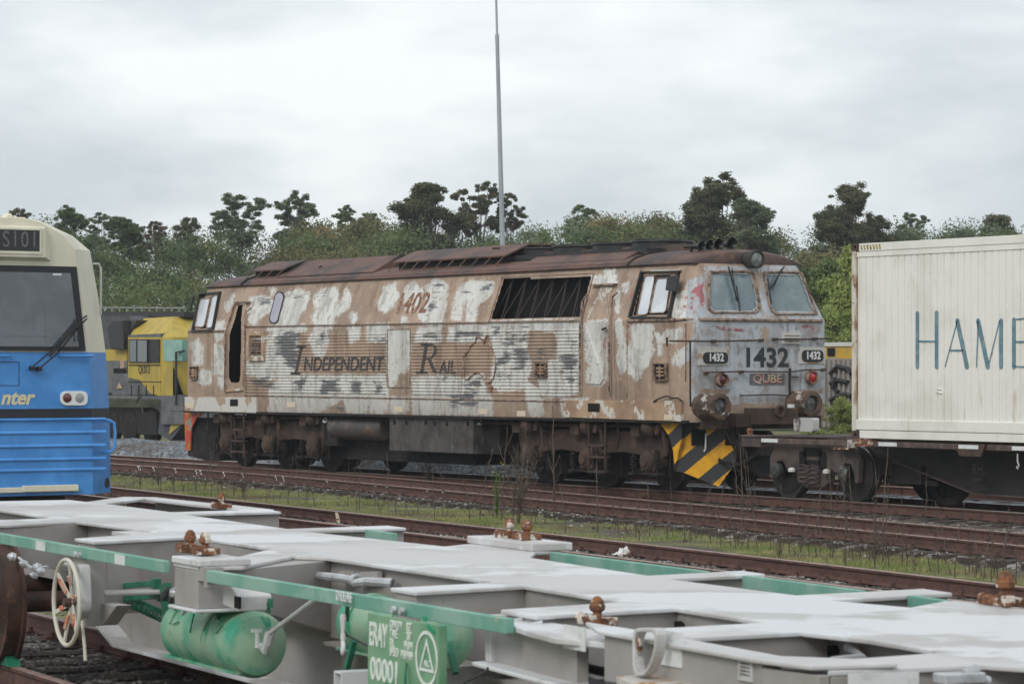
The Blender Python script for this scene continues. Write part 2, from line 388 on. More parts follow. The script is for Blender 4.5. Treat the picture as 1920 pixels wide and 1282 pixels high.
for i in range(16000):
    T,top,xr=random.choice([(TC,-.1,(-52,-14)),(TB,-.1,(-64,-20)),(TC,-.1,(-40,-14)),(TW,-.09,(-28,-6))])
    x=random.uniform(*xr);q=random.gauss(0,.8);z=top-.165 if abs(q)<1.5 else top-.22
    pos.append((x,line_y(T,x)+q,z,random.uniform(.018,.038)))
M['stone']=mat('loose_stone',(.16,.14,.13),.9,(.42,.4,.38),3,.5,.6,c3=(.06,.045,.04),scale3=2,lo3=.5,hi3=.6)
scatter('ballast_stones',pos,stone,M['stone'],'loose grey and brown ballast stones along the rusty tracks','gravel')
def blade(p):
    x,y,z,h=p;a=random.uniform(0,6.3);w=.007;dx,dy=math.cos(a)*w,math.sin(a)*w;lx,ly=random.uniform(-.4,.4)*h,random.uniform(-.4,.4)*h
    return [(x-dx,y-dy,z),(x+dx,y+dy,z),(x+dx*.6+lx*.5,y+dy*.6+ly*.5,z+h*.6),(x+lx,y+ly,z+h)],[(0,1,2),(0,2,3)]
gp=[[],[]]
while len(gp[0])+len(gp[1])<74000:
    x=random.uniform(-62,-17);f=random.random();y0=line_y(TC,x)+1.2;y1=line_y(TB,x)-1.15;y=y0+(y1-y0)*f
    d=mnoise.noise((x*.45,y*.8,3))+.5*mnoise.noise((x*1.9,y*1.9,7))
    if d<random.uniform(-.12,.22)-(.25 if mnoise.noise((x*.25,y*.3,21))>.1 else 0): continue
    gp[1 if mnoise.noise((x*.6,y*.9,11))>random.uniform(-.05,.35) else 0].append((x,y,-.345,random.uniform(.012,.05)*(1+2.2*max(0,d-.15))))
M['grass']=mat('grass_green',(.155,.21,.06),.8,(.31,.30,.12),1.2,.4,.6)
M['straw']=mat('grass_straw',(.25,.21,.12),.85,(.13,.12,.06),2,.4,.6)
scatter('grass',gp[0],blade,M['grass'],'short green grass on the strip between the rusty tracks','grass')
scatter('dry_grass',gp[1],blade,M['straw'],'straw coloured dead grass mixed into the strip between the tracks','grass')
# ================= THE PEELING LOCOMOTIVE =================
CY=31.8; ZB=2.87; ZS=1.12; ZG=3.85; XF=-40.99; XL=-60.1
def inz(z): return max(0.,(z-ZB))*.35/.98
def sidey(z): return 30.3+inz(z)
def SP(u,v,off=0):
    p=aty(u,v,30.3)
    for _ in range(6): p=aty(u,v,sidey(p.z)-off)
    return p
def FP(u,v,off=0):
    p=atx(u,v,XF)
    for _ in range(6): p=atx(u,v,XF-inz(p.z)+off)
    return p
c1=lambda l:[(320+x/2.564,420+y/2.564) for x,y in l]
c2=lambda l:[(900+x/2.374,420+y/2.374) for x,y in l]
c4=lambda l:[(1180+x/3.771,420+y/3.771) for x,y in l]
loco=thing('peeling_locomotive','old diesel locomotive with peeling tan and white paint and number 1432','locomotive',(-50.6,CY,-.11))
# --- body shell with one fine sheet for the near side and both ends
def outline(z):
    w=1.5-inz(z);xf=XF-inz(z);xl=XL+inz(z)
    near=np.linspace(xl+.72,xf-.72,660)
    fr=[(xf-.35,CY-w+.002),(xf-.25,CY-w+.008),(xf-.17,CY-w+.02),(xf-.11,CY-w+.038),(xf-.065,CY-w+.06),(xf-.03,CY-w+.085),(xf-.01,CY-w+.115)]
    fy=np.linspace(CY-w+.15,CY+w-.15,84)
    P=[(xl-xf+XF if 0 else xl+(xf-x),y) for x,y in fr][::-1]
    left=[(xl,CY+w-.15),(xl,CY)]+[(xl,CY-w+.15)]+P
    right=fr+[(xf,y) for y in fy]+[(x,2*CY-y) for x,y in fr[::-1]]
    return left+[(x,CY-w) for x in near]+right+[(xf-.72,CY+w),(xl+.72,CY+w)]
zl=[ZS+.12*i for i in range(4)]+list(np.arange(1.52,2.74,.0125))+list(np.arange(2.76,ZB,.035))+[ZB]+list(np.arange(ZB+.03,ZG,.035))+[ZG]
zl=sorted(set(round(float(z),4) for z in zl))
rows=[outline(z) for z in zl];nc=len(rows[0])
V=np.array([[x,y,z] for z,r in zip(zl,rows) for x,y in r])
# pixel position of each vertex, to read the paint pattern off the photograph's layout
D=V-np.array([0,0,ZC]);fw=D@np.array(fwd);U_=960+F*(D@np.array(rt))/fw;V_=641-F*(D@np.array(up))/fw
def sdf(poly,U,W):
    """signed distance in photo pixels, positive inside"""
    P=np.array(poly,float);Q=np.roll(P,-1,0);d=np.full(U.shape,1e9);ins=np.zeros(U.shape,bool)
    for (x0,y0),(x1,y1) in zip(P,Q):
        ex,ey=x1-x0,y1-y0;t=np.clip(((U-x0)*ex+(W-y0)*ey)/(ex*ex+ey*ey+1e-9),0,1)
        d=np.minimum(d,np.hypot(U-x0-t*ex,W-y0-t*ey))
        c=((y0<=W)!=(y1<=W));ins^=c&(U<x0+(W-y0)*ex/(ey if abs(ey)>1e-9 else 1e-9))
    return np.where(ins,d,-d)
WHITE=[c1(l) for l in [
 [(385,360),(440,350),(480,362),(486,380),(478,420),(440,435),(400,482),(375,455),(400,430),(372,420),(395,395)],
 [(552,335),(600,318),(640,322),(660,335),(655,380),(620,430),(595,500),(540,500),(545,440),(520,480),(505,480),(548,400)],
 [(690,370),(700,345),(745,312),(790,310),(806,340),(800,400),(822,380),(845,316),(862,345),(850,400),(815,422),(790,440),(770,500),(700,500),(685,440),(712,415)],
 [(870,440),(885,430),(888,460),(875,475)],[(485,310),(500,320),(490,345)],
 [(1030,310),(1060,288),(1080,290),(1090,350),(1060,400),(1035,420),(1008,412),(1003,380)],
 [(1140,300),(1165,283),(1190,300),(1210,320),(1195,370),(1150,412),(1128,400),(1125,350)],
 [(1235,300),(1270,275),(1310,280),(1325,300),(1318,400),(1300,480),(1235,485),(1200,450),(1195,420),(1230,380)],
 [(1400,300),(1440,280),(1545,280),(1540,330),(1515,360),(1480,380),(1455,470),(1425,470),(1432,400),(1428,350),(1405,360),(1390,460),(1355,450),(1362,390),(1380,330)],
 [(1115,450),(1130,452),(1125,478),(1112,475)],
 [(225,475),(252,470),(250,540),(225,560),(210,520)],[(100,575),(130,555),(150,600),(145,670),(110,680),(118,620)],
 [(215,580),(255,600),(255,700),(245,720),(205,715)],[(135,720),(150,705),(190,715),(195,760),(165,768),(140,757)],[(265,395),(300,342),(296,390),(272,412)],[(235,740),(258,745),(255,790),(240,785)],
 [(362,590),(420,560),(480,540),(500,512),(600,505),(608,560),(598,640),(590,725),(500,735),(470,755),(400,720),(363,715)],
 [(668,560),(690,505),(740,505),(755,560),(735,625),(705,632)],[(860,500),(905,495),(905,545),(870,562)],[(950,490),(1045,485),(1045,560),(952,562)],[(470,498),(640,490),(650,510),(480,520)],
 [(480,790),(530,745),(640,728),(830,736),(850,728),(935,738),(1030,728),(1042,820),(1035,905),(965,905),(945,840),(930,835),(945,905),(848,905),(835,835),(700,905),(705,835),(690,830),(698,905),(475,905)],
 [(1050,515),(1090,508),(1145,512),(1147,660),(1130,705),(1100,712),(1075,760),(1052,785)],
 [(1175,562),(1198,505),(1240,498),(1298,500),(1300,562)],[(1338,560),(1345,500),(1400,488),(1520,490),(1512,530),(1490,560)],
 [(1168,745),(1290,728),(1400,742),(1500,725),(1512,800),(1522,910),(1165,910)],
 [(1530,500),(1650,480),(1650,782),(1560,780),(1545,740),(1566,640),(1548,560)],[(1060,835),(1135,840),(1140,905),(1060,905)],
 ]]+[c2(l) for l in [
 [(40,440),(200,428),(440,430),(440,745),(350,770),(275,760),(262,640),(345,600),(352,520),(330,475),(215,462),(200,520),(225,640),(195,730),(90,740),(60,700),(75,600),(60,500)],
 [(0,0+755),(45,760),(55,855),(0,855)],[(205,700),(270,740),(275,855),(225,850),(212,790)],[(365,782),(475,780),(478,855),(368,852)],
 [(468,440),(565,428),(560,690),(545,712),(478,708)],[(498,240),(560,228),(602,232),(604,258),(510,265)],[(545,285),(580,288),(562,335),(530,322)],
 [(600,440),(622,425),(640,495),(650,640),(628,658),(612,600),(625,540)],[(618,295),(600,330),(612,355),(600,375),(612,392)],[(635,270),(662,262),(655,300),(640,292)],
 [(672,460),(720,448),(768,455),(760,520),(770,560),(745,620),(700,690),(662,665),(660,560),(680,510)],[(780,490),(810,500),(870,448),(895,470),(880,522),(800,525)],
 [(868,600),(905,555),(935,545),(962,545),(950,590),(905,620),(885,640)],[(800,540),(815,555),(800,580)],
 [(852,400),(872,350),(870,330),(915,300),(935,250),(960,242),(1002,245),(1002,428),(862,425)],[(550,200),(600,205),(585,225),(555,220)],
 [(960,440),(1560,430),(1560,790),(940,790),(955,700),(940,600)],[(1005,195),(1560,190),(1570,440),(1000,440)],
 ]]
TANO=[c4(l) for l in [[(535,318),(1235,318),(1240,340),(535,338)],[(868,330),(960,335),(925,480),(935,560),(985,650),(930,655),(905,560)],[(530,320),(572,330),(562,560),(540,660),(525,655)],[(560,640),(1330,645),(1330,668),(560,668)],[(480,1150),(720,1160),(700,1215),(480,1215)],[(1140,1165),(1380,1150),(1385,1215),(1150,1215)]]]+[c2(l) for l in [[(1240,455),(1290,450),(1292,500),(1270,545),(1248,520)],[(1100,480),(1115,500),(1080,520)],[(1000,740),(1040,745),(1035,790),(960,790),(975,750)],[(20,560),(66,600),(60,690),(20,690)]]]
DARK=[c1(l) for l in [
 [(500,560),(520,530),(560,512),(628,530),(605,580),(625,620),(600,700),(560,690),(540,650),(505,625),(520,590)],
 [(420,360),(480,358),(478,385),(430,385)],[(580,355),(650,330),(640,350),(590,372)],[(705,350),(745,330),(740,345),(712,365)],
 [(1262,290),(1300,278),(1318,310),(1290,320),(1265,330)],[(1238,390),(1270,350),(1275,400),(1240,430)],[(1395,320),(1440,300),(1440,330),(1405,345)],[(1490,285),(1545,282),(1535,320),(1500,322)],
 [(720,748),(800,738),(822,815),(725,822)],[(862,762),(915,752),(915,815),(870,812)],[(980,760),(1018,758),(1015,815),(982,812)],[(600,740),(650,735),(640,800),(600,795)],
 [(385,745),(470,735),(512,780),(385,782)],[(725,525),(748,530),(742,560),(712,572)],[(960,538),(1038,540),(1035,558),(985,560)],
 [(1218,528),(1292,520),(1290,552),(1222,554)],[(1368,505),(1420,500),(1508,520),(1500,545),(1375,548)],[(1312,722),(1370,726),(1358,748),(1312,746)],[(1400,765),(1492,742),(1482,782),(1412,788)],
 [(1348,830),(1470,802),(1462,872),(1350,882)],[(755,885),(830,870),(840,905),(755,905)],[(722,828),(750,830),(748,850),(722,850)],[(1560,640),(1640,600),(1635,660),(1570,690)],[(1570,700),(1640,720),(1630,745),(1575,740)],[(1600,510),(1640,500),(1640,560),(1605,570)]]]+[c2(l) for l in [
 [(150,562),(222,556),(222,600),(200,655),(150,650),(160,610)],[(125,490),(160,488),(158,540),(128,545)],[(360,580),(425,565),(430,655),(365,660)],[(260,545),(282,560),(285,612),(258,602)],[(72,660),(110,662),(108,690),(72,695)],[(385,670),(430,668),(430,715),(395,712)],[(60,462),(85,460),(85,500),(62,498)],[(400,505),(430,510),(425,550),(405,548)],[(180,520),(200,450),(215,455),(205,525)]]]
RED=[c2(l) for l in [[(962,262),(1000,250),(997,375),(975,362),(968,320),(940,310)],[(905,318),(960,325),(955,340),(905,332)],[(905,365),(962,360),(950,378),(910,380)],[(1435,455),(1495,450),(1492,465),(1435,465)],[(1045,455),(1080,452),(1180,466),(1178,480),(1060,470)],[(1455,230),(1540,400),(1530,415),(1445,260)],[(545,500),(560,500),(555,640),(545,640)],[(650,450),(668,455),(660,540),(650,530)],[(668,290),(690,285),(680,350),(665,345)]]]
def field(polys):
    f=np.full(U_.shape,-40.)
    for p in polys:
        P=np.array(p);b=(U_>P[:,0].min()-12)&(U_<P[:,0].max()+12)&(V_>P[:,1].min()-12)&(V_<P[:,1].max()+12)
        f[b]=np.maximum(f[b],sdf(p,U_[b],V_[b]))
    return f
fW=np.minimum(field(WHITE),-field(TANO));fD=field(DARK);fR=field(RED)
colidx=np.tile(np.arange(nc),len(zl));isfront=colidx>=(10+660+2)
fF=np.where(isfront,1.,-1.)
# pressed ribs of the lower side
xs=V[:,0];zs=V[:,2]
xa=SP(458,680).x;xb=SP(1088,680).x;da=SP(725,680).x;db=SP(771,680).x
ribz=(zs>1.52)&(zs<2.75);ribx=(xs>xa)&(xs<xb)&~((xs>da)&(xs<db))&(np.abs(V[:,1]-30.3)<.001)
V[:,1]-=np.where(ribz&ribx,.020*(.5+.5*np.cos(2*np.pi*(zs-1.52)/.0625+np.pi)),0)
# openings
DOOR=c1([(322,384),(352,384),(346,440),(338,745),(330,766),(288,766),(276,740),(279,530),(300,470)])
GRILL=[(944,521),(1112,514),(1089,598),(918,601)]
OPEN=[DOOR,GRILL]
WINL=c4([(575,345),(845,345),(868,360),(908,560),(905,600),(880,622),(600,622),(568,600),(562,560),(572,380)])
WINR=c4([(962,350),(1190,347),(1215,365),(1312,630),(1290,632),(1040,632),(1008,610),(990,560),(960,400)])
CABW=c2([(722,222),(882,215),(842,412),(676,412)])
LCAB=c1([(150,345),(235,338),(205,505),(112,508)])
gone=np.zeros(U_.shape,bool)
for p in OPEN+[WINL,WINR,CABW,LCAB]:
    gone|=(sdf(p,U_,V_)>1)&((colidx>8))
faces=[];nr=len(zl)
idx=np.arange(nr*nc).reshape(nr,nc);g2=gone.reshape(nr,nc)
for i in range(nr-1):
    for j in range(nc-1):
        a,b,c,d=g2[i,j],g2[i,j+1],g2[i+1,j+1],g2[i+1,j]
        if a and b and c and d: continue
        faces.append((idx[i,j],idx[i,j+1],idx[i+1,j+1],idx[i+1,j]))
    faces.append((idx[i,nc-1],idx[i,0],idx[i+1,0],idx[i+1,nc-1]))
me=bpy.data.meshes.new('body');Mw=WMAT[loco.name]
me.from_pydata((V-np.array(Mw.translation)).tolist(),[],[tuple(int(k) for k in f) for f in faces]);me.update()
for nm,f in (('w',fW),('d',fD),('r',fR)):
    at=me.attributes.new(nm,'FLOAT','POINT');at.data.foreach_set('value',np.clip(f/10.,-1,1).astype(np.float32))
at=me.attributes.new('f','FLOAT','POINT');at.data.foreach_set('value',fF.astype(np.float32))
def body_mat(name,attrs=True):
    m=bpy.data.materials.new(name);m.use_nodes=True;t=m.node_tree;b=t.nodes['Principled BSDF'];L=t.links.new
    tc=N(t,'ShaderNodeTexCoord')
    def nz(s,st=(1,1,1),d=7,r=.62):
        mp=N(t,'ShaderNodeMapping');mp.inputs['Scale'].default_value=st;L(tc.outputs['Object'],mp.inputs[0])
        n=N(t,'ShaderNodeTexNoise');n.inputs['Scale'].default_value=s;n.inputs['Detail'].default_value=d;n.inputs['Roughness'].default_value=r;L(mp.outputs[0],n.inputs[0]);return n.outputs[0]
    def mr(src,a,c):
        r=N(t,'ShaderNodeMapRange');r.interpolation_type='SMOOTHSTEP';r.inputs[1].default_value=a;r.inputs[2].default_value=c;L(src,r.inputs[0]);return r.outputs[0]
    def mth(op,a,c):
        n=N(t,'ShaderNodeMath',operation=op)
        for i,q in enumerate((a,c)):
            if isinstance(q,(int,float)): n.inputs[i].default_value=q
            else: L(q,n.inputs[i])
        return n.outputs[0]
    def mix(f,a,c):
        n=N(t,'ShaderNodeMix',data_type='RGBA')
        if isinstance(f,(int,float)): n.inputs[0].default_value=f
        else: L(f,n.inputs[0])
        for i,q in ((6,a),(7,c)):
            if isinstance(q,tuple): n.inputs[i].default_value=(*q,1)
            else: L(q,n.inputs[i])
        return n.outputs[2]
    def attr(k):
        a=N(t,'ShaderNodeAttribute',attribute_name=k);return a.outputs['Fac']
    big=nz(.8);fine=nz(7);streak=nz(3.2,(1,1,.12));fine2=nz(22,d=4);st2=nz(9,(1,1,.07))
    tan=mix(mr(big,.4,.62),(.41,.30,.222),(.30,.222,.17))
    tan=mix(mth('MULTIPLY',mr(streak,.48,.66),.7),tan,(.21,.14,.10))
    tan=mix(mth('MULTIPLY',mr(fine,.56,.68),.5),tan,(.56,.4,.28))
    white=mix(mr(streak,.42,.7),(.66,.655,.62),(.5,.485,.45))
    white=mix(mth('MULTIPLY',mr(fine,.54,.66),.75),white,(.40,.33,.26));white=mix(mth('MULTIPLY',mr(nz(5,(1,1,.5)),.55,.6),.5),white,(.3,.29,.29))
    front=mix(mr(streak,.4,.68),(.46,.495,.535),(.36,.37,.385))
    front=mix(mth('MULTIPLY',mr(fine,.53,.64),.7),front,(.30,.25,.21));front=mix(mth('MULTIPLY',mr(nz(4.2,(1,1,.45)),.56,.62),.55),front,(.24,.2,.18))
    if attrs:
        wn=mth('ADD',mth('ADD',attr('w'),.20),mth('ADD',mth('MULTIPLY',mth('SUBTRACT',fine,.5),1.9),mth('MULTIPLY',mth('SUBTRACT',fine2,.5),1.5)))
        pale=mix(mr(attr('f'),-.2,.2),white,front)
        c=mix(mr(wn,-.34,.1),tan,pale);sepz=N(t,'ShaderNodeSeparateXYZ');L(tc.outputs['Object'],sepz.inputs[0]);low=N(t,'ShaderNodeMapRange');low.inputs[1].default_value=1.75;low.inputs[2].default_value=1.2;L(mth('ADD',sepz.outputs[2],mth('MULTIPLY',mth('SUBTRACT',fine,.5),.9)),low.inputs[0]);c=mix(mth('MULTIPLY',low.outputs[0],.45),c,(.17,.12,.09))
        dn=mth('ADD',attr('d'),mth('ADD',mth('MULTIPLY',mth('SUBTRACT',nz(4.5,(.45,1,5)),.5),5.5),mth('MULTIPLY',mth('SUBTRACT',fine2,.5),1.8)))
        c=mix(mth('MULTIPLY',mr(dn,-.1,.5),.85),c,(.085,.087,.098))
        rn=mth('ADD',attr('r'),mth('MULTIPLY',mth('SUBTRACT',nz(11),.5),3))
        c=mix(mth('MULTIPLY',mr(rn,.0,.4),.8),c,(.36,.06,.07))
    else: c=tan
    # rust runs and chips
    c=mix(mth('MULTIPLY',mr(st2,.56,.70),.6),c,(.15,.09,.065))
    c=mix(mr(nz(16),.69,.73),c,(.09,.05,.04))
    L(c,b.inputs['Base Color']);b.inputs['Roughness'].default_value=.62;b.inputs['Specular IOR Level'].default_value=.3
    bp=N(t,'ShaderNodeBump');bp.inputs['Strength'].default_value=.35;bp.inputs['Distance'].default_value=.01
    L(nz(2.5,d=4),bp.inputs['Height']);L(bp.outputs[0],b.inputs['Normal'])
    return m
M['body']=body_mat('peeling_paint')
me.materials.append(M['body'])
body=link('body',me,loco,Mw)
tag(body,'tan body shell peeling to white, dark grey and pale blue grey')
M['tan']=mat('tan_paint',(.46,.31,.2),.6,(.3,.19,.125),1.5,.4,.65,bump=.15,c3=(.6,.58,.53),scale3=3.1,lo3=.56,hi3=.58,detail=8)
M['pale']=mat('pale_worn_paint',(.58,.56,.52),.6,(.4,.29,.2),2.2,.54,.57,bump=.1,c3=(.13,.07,.045),scale3=9,lo3=.62,hi3=.68,detail=8)
M['number_paint']=mat('black_lettering',(.03,.035,.04),.6,(.06,.06,.065),9,.5,.7)
M['letter_grey']=mat('worn_grey_lettering',(.06,.055,.058),.7,(.27,.19,.14),9,.6,.68,detail=8)
M['letter_rust']=mat('rust_lettering',(.2,.085,.05),.7,(.42,.3,.2),8,.5,.6,detail=8)
# bottom, inner dark box
m=MB();m.box(-59.9,-41.3,30.45,33.15,1.13,1.17);m.build('floor',M['under_dark'],loco)
m=MB()
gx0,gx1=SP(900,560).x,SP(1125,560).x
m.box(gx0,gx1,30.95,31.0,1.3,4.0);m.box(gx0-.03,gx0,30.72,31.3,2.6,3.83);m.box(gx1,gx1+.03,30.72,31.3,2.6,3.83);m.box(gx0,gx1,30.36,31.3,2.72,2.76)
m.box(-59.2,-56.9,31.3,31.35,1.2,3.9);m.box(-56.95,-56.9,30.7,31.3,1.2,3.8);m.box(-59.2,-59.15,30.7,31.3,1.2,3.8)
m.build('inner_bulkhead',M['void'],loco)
m=MB();m.box(-43.2,-43.15,30.8,32.8,2.3,3.8);m.box(-43.2,-41.5,30.5,33.1,2.35,2.4);m.build('cab_back_wall',mat('cab_teal',(.4,.58,.55),.6,(.5,.66,.62),2,.4,.6),loco)
for y_ in (31.05,32.35):
    m=MB();m.prism(rounded([(-42.3,y_-.24,2.5),(-42.3,y_+.24,2.5),(-42.35,y_+.2,3.3),(-42.35,y_-.2,3.3)],.08),(-.1,0,0));m.box(-42.35,-41.9,y_-.24,y_+.24,2.5,2.6);m.build('driver_seat',M['black'],loco,bevel=.01)
m=MB();m.box(-41.6,-41.25,30.5,33.1,2.5,2.9);m.box(-43.14,-43.1,31.5,31.56,2.4,3.8);m.box(-43.14,-43.1,32.2,32.3,2.4,3.8);m.build('cab_console',mat('console_grey',(.2,.22,.22),.6),loco)
# trusses in the big side opening
m=MB();n=9
def gp_(f,g,off=-.08):
    a=[(950,524),(1106,518)];b=[(924,598),(1086,595)]
    u0=a[0][0]+(a[1][0]-a[0][0])*f;v0=a[0][1]+(a[1][1]-a[0][1])*f;u1=b[0][0]+(b[1][0]-b[0][0])*f;v1=b[0][1]+(b[1][1]-b[0][1])*f
    return SP(u0+(u1-u0)*g,v0+(v1-v0)*g,off)
for k in range(6):
    f=.08+k*.165
    m.bar(gp_(f,0,-.16),gp_(min(1,f+.02),1,-.16),.02,.02);m.bar(gp_(f,0,-.16),gp_(max(0,f-.13),1,-.16),.016,.016);m.bar(gp_(f,0,-.2),gp_(min(1,f+.05),1,-.22),.014,.014)
m.build('grille_bracing',mat('truss_grey',(.055,.042,.036),.7),loco)
def side_frame(poly,w,th,name,mt,parent=loco,r=.0,off=.012,k=None,lab=None,bev=0):
    P=[SP(u,v,off) for u,v in poly]
    if r: P=rounded(P,r)
    I=inset(P,w);m=MB();m.frame([p+Vector((0,.03,0)) for p in P],[p+Vector((0,.03,0)) for p in I],(0,-.03-th,0));return m.build(name,mt,parent,label=lab,bevel=bev)
def side_pane(poly,name,mt,parent=loco,r=.08,off=-.02,th=.015,lab=None):
    P=[SP(u,v,off) for u,v in poly]
    if r: P=rounded(P,r)
    m=MB();m.prism(P,(0,-th,0));return m.build(name,mt,parent,label=lab)
side_frame([(941,519),(1114,512),(1091,600),(915,603)],.035,.0,'grille_frame',M['frame_rust'])
# doors
side_frame(c1([(312,376),(368,376),(357,470),(350,800),(262,806),(262,520),(292,440)]),.05,.03,'door_frame',M['tan'],lab='frame of the open left cab door')
m=MB()
for (u,v,u2,v2) in [(322,376,322,368)]: pass
for L_ in (c1([(306,382),(264,520),(258,806)]),c1([(386,404),(362,425),(356,480),(356,800)])): m.tube([SP(u,v,.07) for u,v in L_],.018,6)
for L_ in (c2([(478,312),(455,345),(445,450),(443,770)]),c2([(612,305),(590,325),(575,450),(575,762)])): m.tube([SP(u,v,.08) for u,v in L_],.02,6)
m.build('door_handrail',M['frame_rust'],loco)
m=MB();m.bar(SP(*c1([(308,376)])[0],.05),SP(*c1([(380,374)])[0],.05),.07,.03);m.bar(SP(*c2([(500,272)])[0],.05),SP(*c2([(604,268)])[0],.05),.07,.03);m.build('rain_strip',M['frame_rust'],loco)
P=[SP(u,v,.0) for u,v in c2([(468,445),(500,360),(540,284),(592,284),(575,370),(565,445),(553,690),(538,714),(480,712),(470,690)])]
m=MB();m.prism([p+Vector((0,.01,0)) for p in P],(0,-.035,0));dr=m.build('door',M['body'],loco,label='closed right cab door with worn white lower half',bevel=.01)
for nm,pol in (('w',WHITE),('d',DARK),('r',RED)):
    vv=[]
    for v in dr.data.vertices:
        q=Mw@v.co-O;f_=q.dot(fwd);uu=960+F*q.dot(rt)/f_;vw=641-F*q.dot(up)/f_;vv.append(max(float(sdf(p,np.array([uu]),np.array([vw]))[0]) for p in pol))
    at=dr.data.attributes.new(nm,'FLOAT','POINT');at.data.foreach_set('value',np.clip(np.array(vv)/10,-.6,.6).astype(np.float32))
at=dr.data.attributes.new('f','FLOAT','POINT');at.data.foreach_set('value',np.full(len(dr.data.vertices),-1,np.float32))
m=MB();q=SP(*c2([(543,470)])[0],.06);m.bar(q,q+Vector((.12,0,.03)),.03,.03);m.build('handle',M['under_dark'],dr)
# flat middle door panel
P=[SP(u,v) for u,v in [(728,619),(769,618),(768,726),(727,726)]]
side_frame([(727,617),(770,616),(769,727),(726,727)],.018,.012,'hatch_frame',M['frame_rust'],off=.0)
# oval window
cap=[]
a_=Vector(c1([(528,350)])[0]);b_=Vector(c1([(501,452)])[0]);
for k in range(17):
    t=math.pi*k/16;cap.append((a_.x+8.5*math.cos(t),a_.y-10*math.sin(t)))
for k in range(17):
    t=math.pi*k/16;cap.append((b_.x-8.5*math.cos(t),b_.y+10*math.sin(t)))
side_pane(cap,'oval_window',mat('oval_glass',(.3,.3,.36),.2,(.36,.35,.4),4,.4,.6,spec=.8),r=0,off=.0,th=.025)
side_frame([( (u-514)*1.0+514,v) for u,v in cap],.022,.035,'window_gasket',M['rubber'],off=.0)
# louvred vent and small boxes
side_frame(c1([(375,518),(456,518),(454,657),(374,657)]),.13,.05,'vent_frame',M['tan'],off=.02)
m=MB()
for k in range(7):
    y_=560+k*10.5;m.bar(SP(*c1([(390,y_)])[0],.03),SP(*c1([(440,y_)])[0],.03),.05,.022)
m.build('vent_louvre',M['frame_rust'],loco)
side_pane(c1([(388,552),(442,552),(440,628),(387,628)]),'vent_backing',M['under_dark'],r=0,off=.012,th=.004)
for bx,lab in ((c2([(250,618),(298,618),(300,682),(252,684)]),None),(c2([(776,618),(835,618),(836,697),(778,697)]),None),(c1([(97,685),(130,682),(130,745),(98,747)]),None)):
    P=[SP(u,v) for u,v in bx]
    bxo=side_frame(bx,.035,.05,'filler_box',M['frame_rust'],off=.02)
    m=MB();P=[SP(u,v,.022) for u,v in bx];m.prism(P,(0,.01,0));m.build('filler_recess',M['under_dark'],bxo)
    m=MB();c_=sum(P,Vector())/4;h_=(P[0]-P[3]).length
    for s in (-1,0,1): m.bar(c_+Vector((-.1,-.02,s*h_*.2)),c_+Vector((.1,-.02,s*h_*.2)),.02,.03)
    m.bar(c_+Vector((0,-.03,-h_*.35)),c_+Vector((0,-.03,h_*.35)),.03,.02,upv=(0,1,0));m.build('filler_bracket',M['tan'],bxo)
# panel seams
m=MB()
for x_,y0,y1 in [(655,440,775),(915,440,700)]:
    for a,b in [((x_,y0),(x_,y1))]: m.bar(SP(*c2([a])[0],.002),SP(*c2([b])[0],.002),.012,.012)
for (a,b) in [((205,520),(203,820)),((360,480),(358,820))]: m.bar(SP(*c1([a])[0],.002),SP(*c1([b])[0],.002),.012,.012)
m.bar(SP(458,612,.03),SP(1088,601,.03),.03,.02);m.bar(SP(458,741,.01),SP(1100,753,.01),.02,.02)
m.build('panel_seam',M['frame_rust'],loco)
# sole plates
def box_side(poly,th,name,mt,depth=.05,lab=None,bev=.006,parent=loco):
    m=MB();P=[SP(u,v,th) for u,v in poly];m.prism(P,(0,depth+th,0));return m.build(name,mt,parent,bevel=bev,label=lab)
box_side([(346,744),(480,745),(480,774),(346,770)],.04,'sole_plate',M['pale'])
box_side([(1057,750),(1277,751),(1276,790),(1056,782)],.05,'sole_plate',M['tan'])
box_side(c2([(480,797),(533,799),(532,837),(480,835)]),.053,'step_hole',M['void'],.01,bev=0);box_side(c1([(285,842),(323,842),(323,875),(285,875)]),.043,'step_hole',M['void'],.01,bev=0)
m=MB()
for u,v in [(905,771),(977,775),(747,767),(545,758),(1253,782),(356,760)]:
    P=[SP(u-8,v-5,.056 if u in(1253,356) else .004),SP(u+8,v-5,.056 if u in(1253,356) else .004),SP(u+8,v+5,.056 if u in(1253,356) else .004),SP(u-8,v+5,.056 if u in(1253,356) else .004)];m.prism(P,(0,.003,0))
m.build('cream_marking',mat('cream_patch',(.66,.56,.42),.6),loco)
m=MB();m.bar(SP(346,771,.01),SP(1290,791,.01),.05,.05);m.build('sole_bar',M['under_dark'],loco)
# side cab windows
def cabwin(outer,panes,mirror=None,lab=None):
    f=side_frame(outer,.05,.05,'cab_window',M['rubber'],off=.02,lab=lab)
    for p in panes:
        side_pane(p,'pane',M['glass_side'],f,r=.09,off=-.01,th=.02);side_frame(p,.022,.03,'pane_gasket',M['frame_rust'],f,r=.09,off=.0)
    side_pane(outer,'window_surround',M['under_dark'],f,r=0,off=-.045,th=.02)
cabwin(c2([(722,208),(890,205),(846,420),(666,417)]),[c2([(738,225),(786,225),(752,405),(700,408)]),c2([(790,238),(857,236),(832,396),(756,398)])],lab='side window of the right cab')
cabwin(c1([(145,332),(242,324),(206,512),(106,516)]),[c1([(146,358),(195,352),(165,495),(118,497)]),c1([(204,342),(238,338),(203,500),(172,502)])],lab='side window of the left cab')
m=MB();m.bar(SP(1206,508,.06),SP(1276,506,.06),.04,.02);m.build('window_drip_rail',M['pale'],loco)
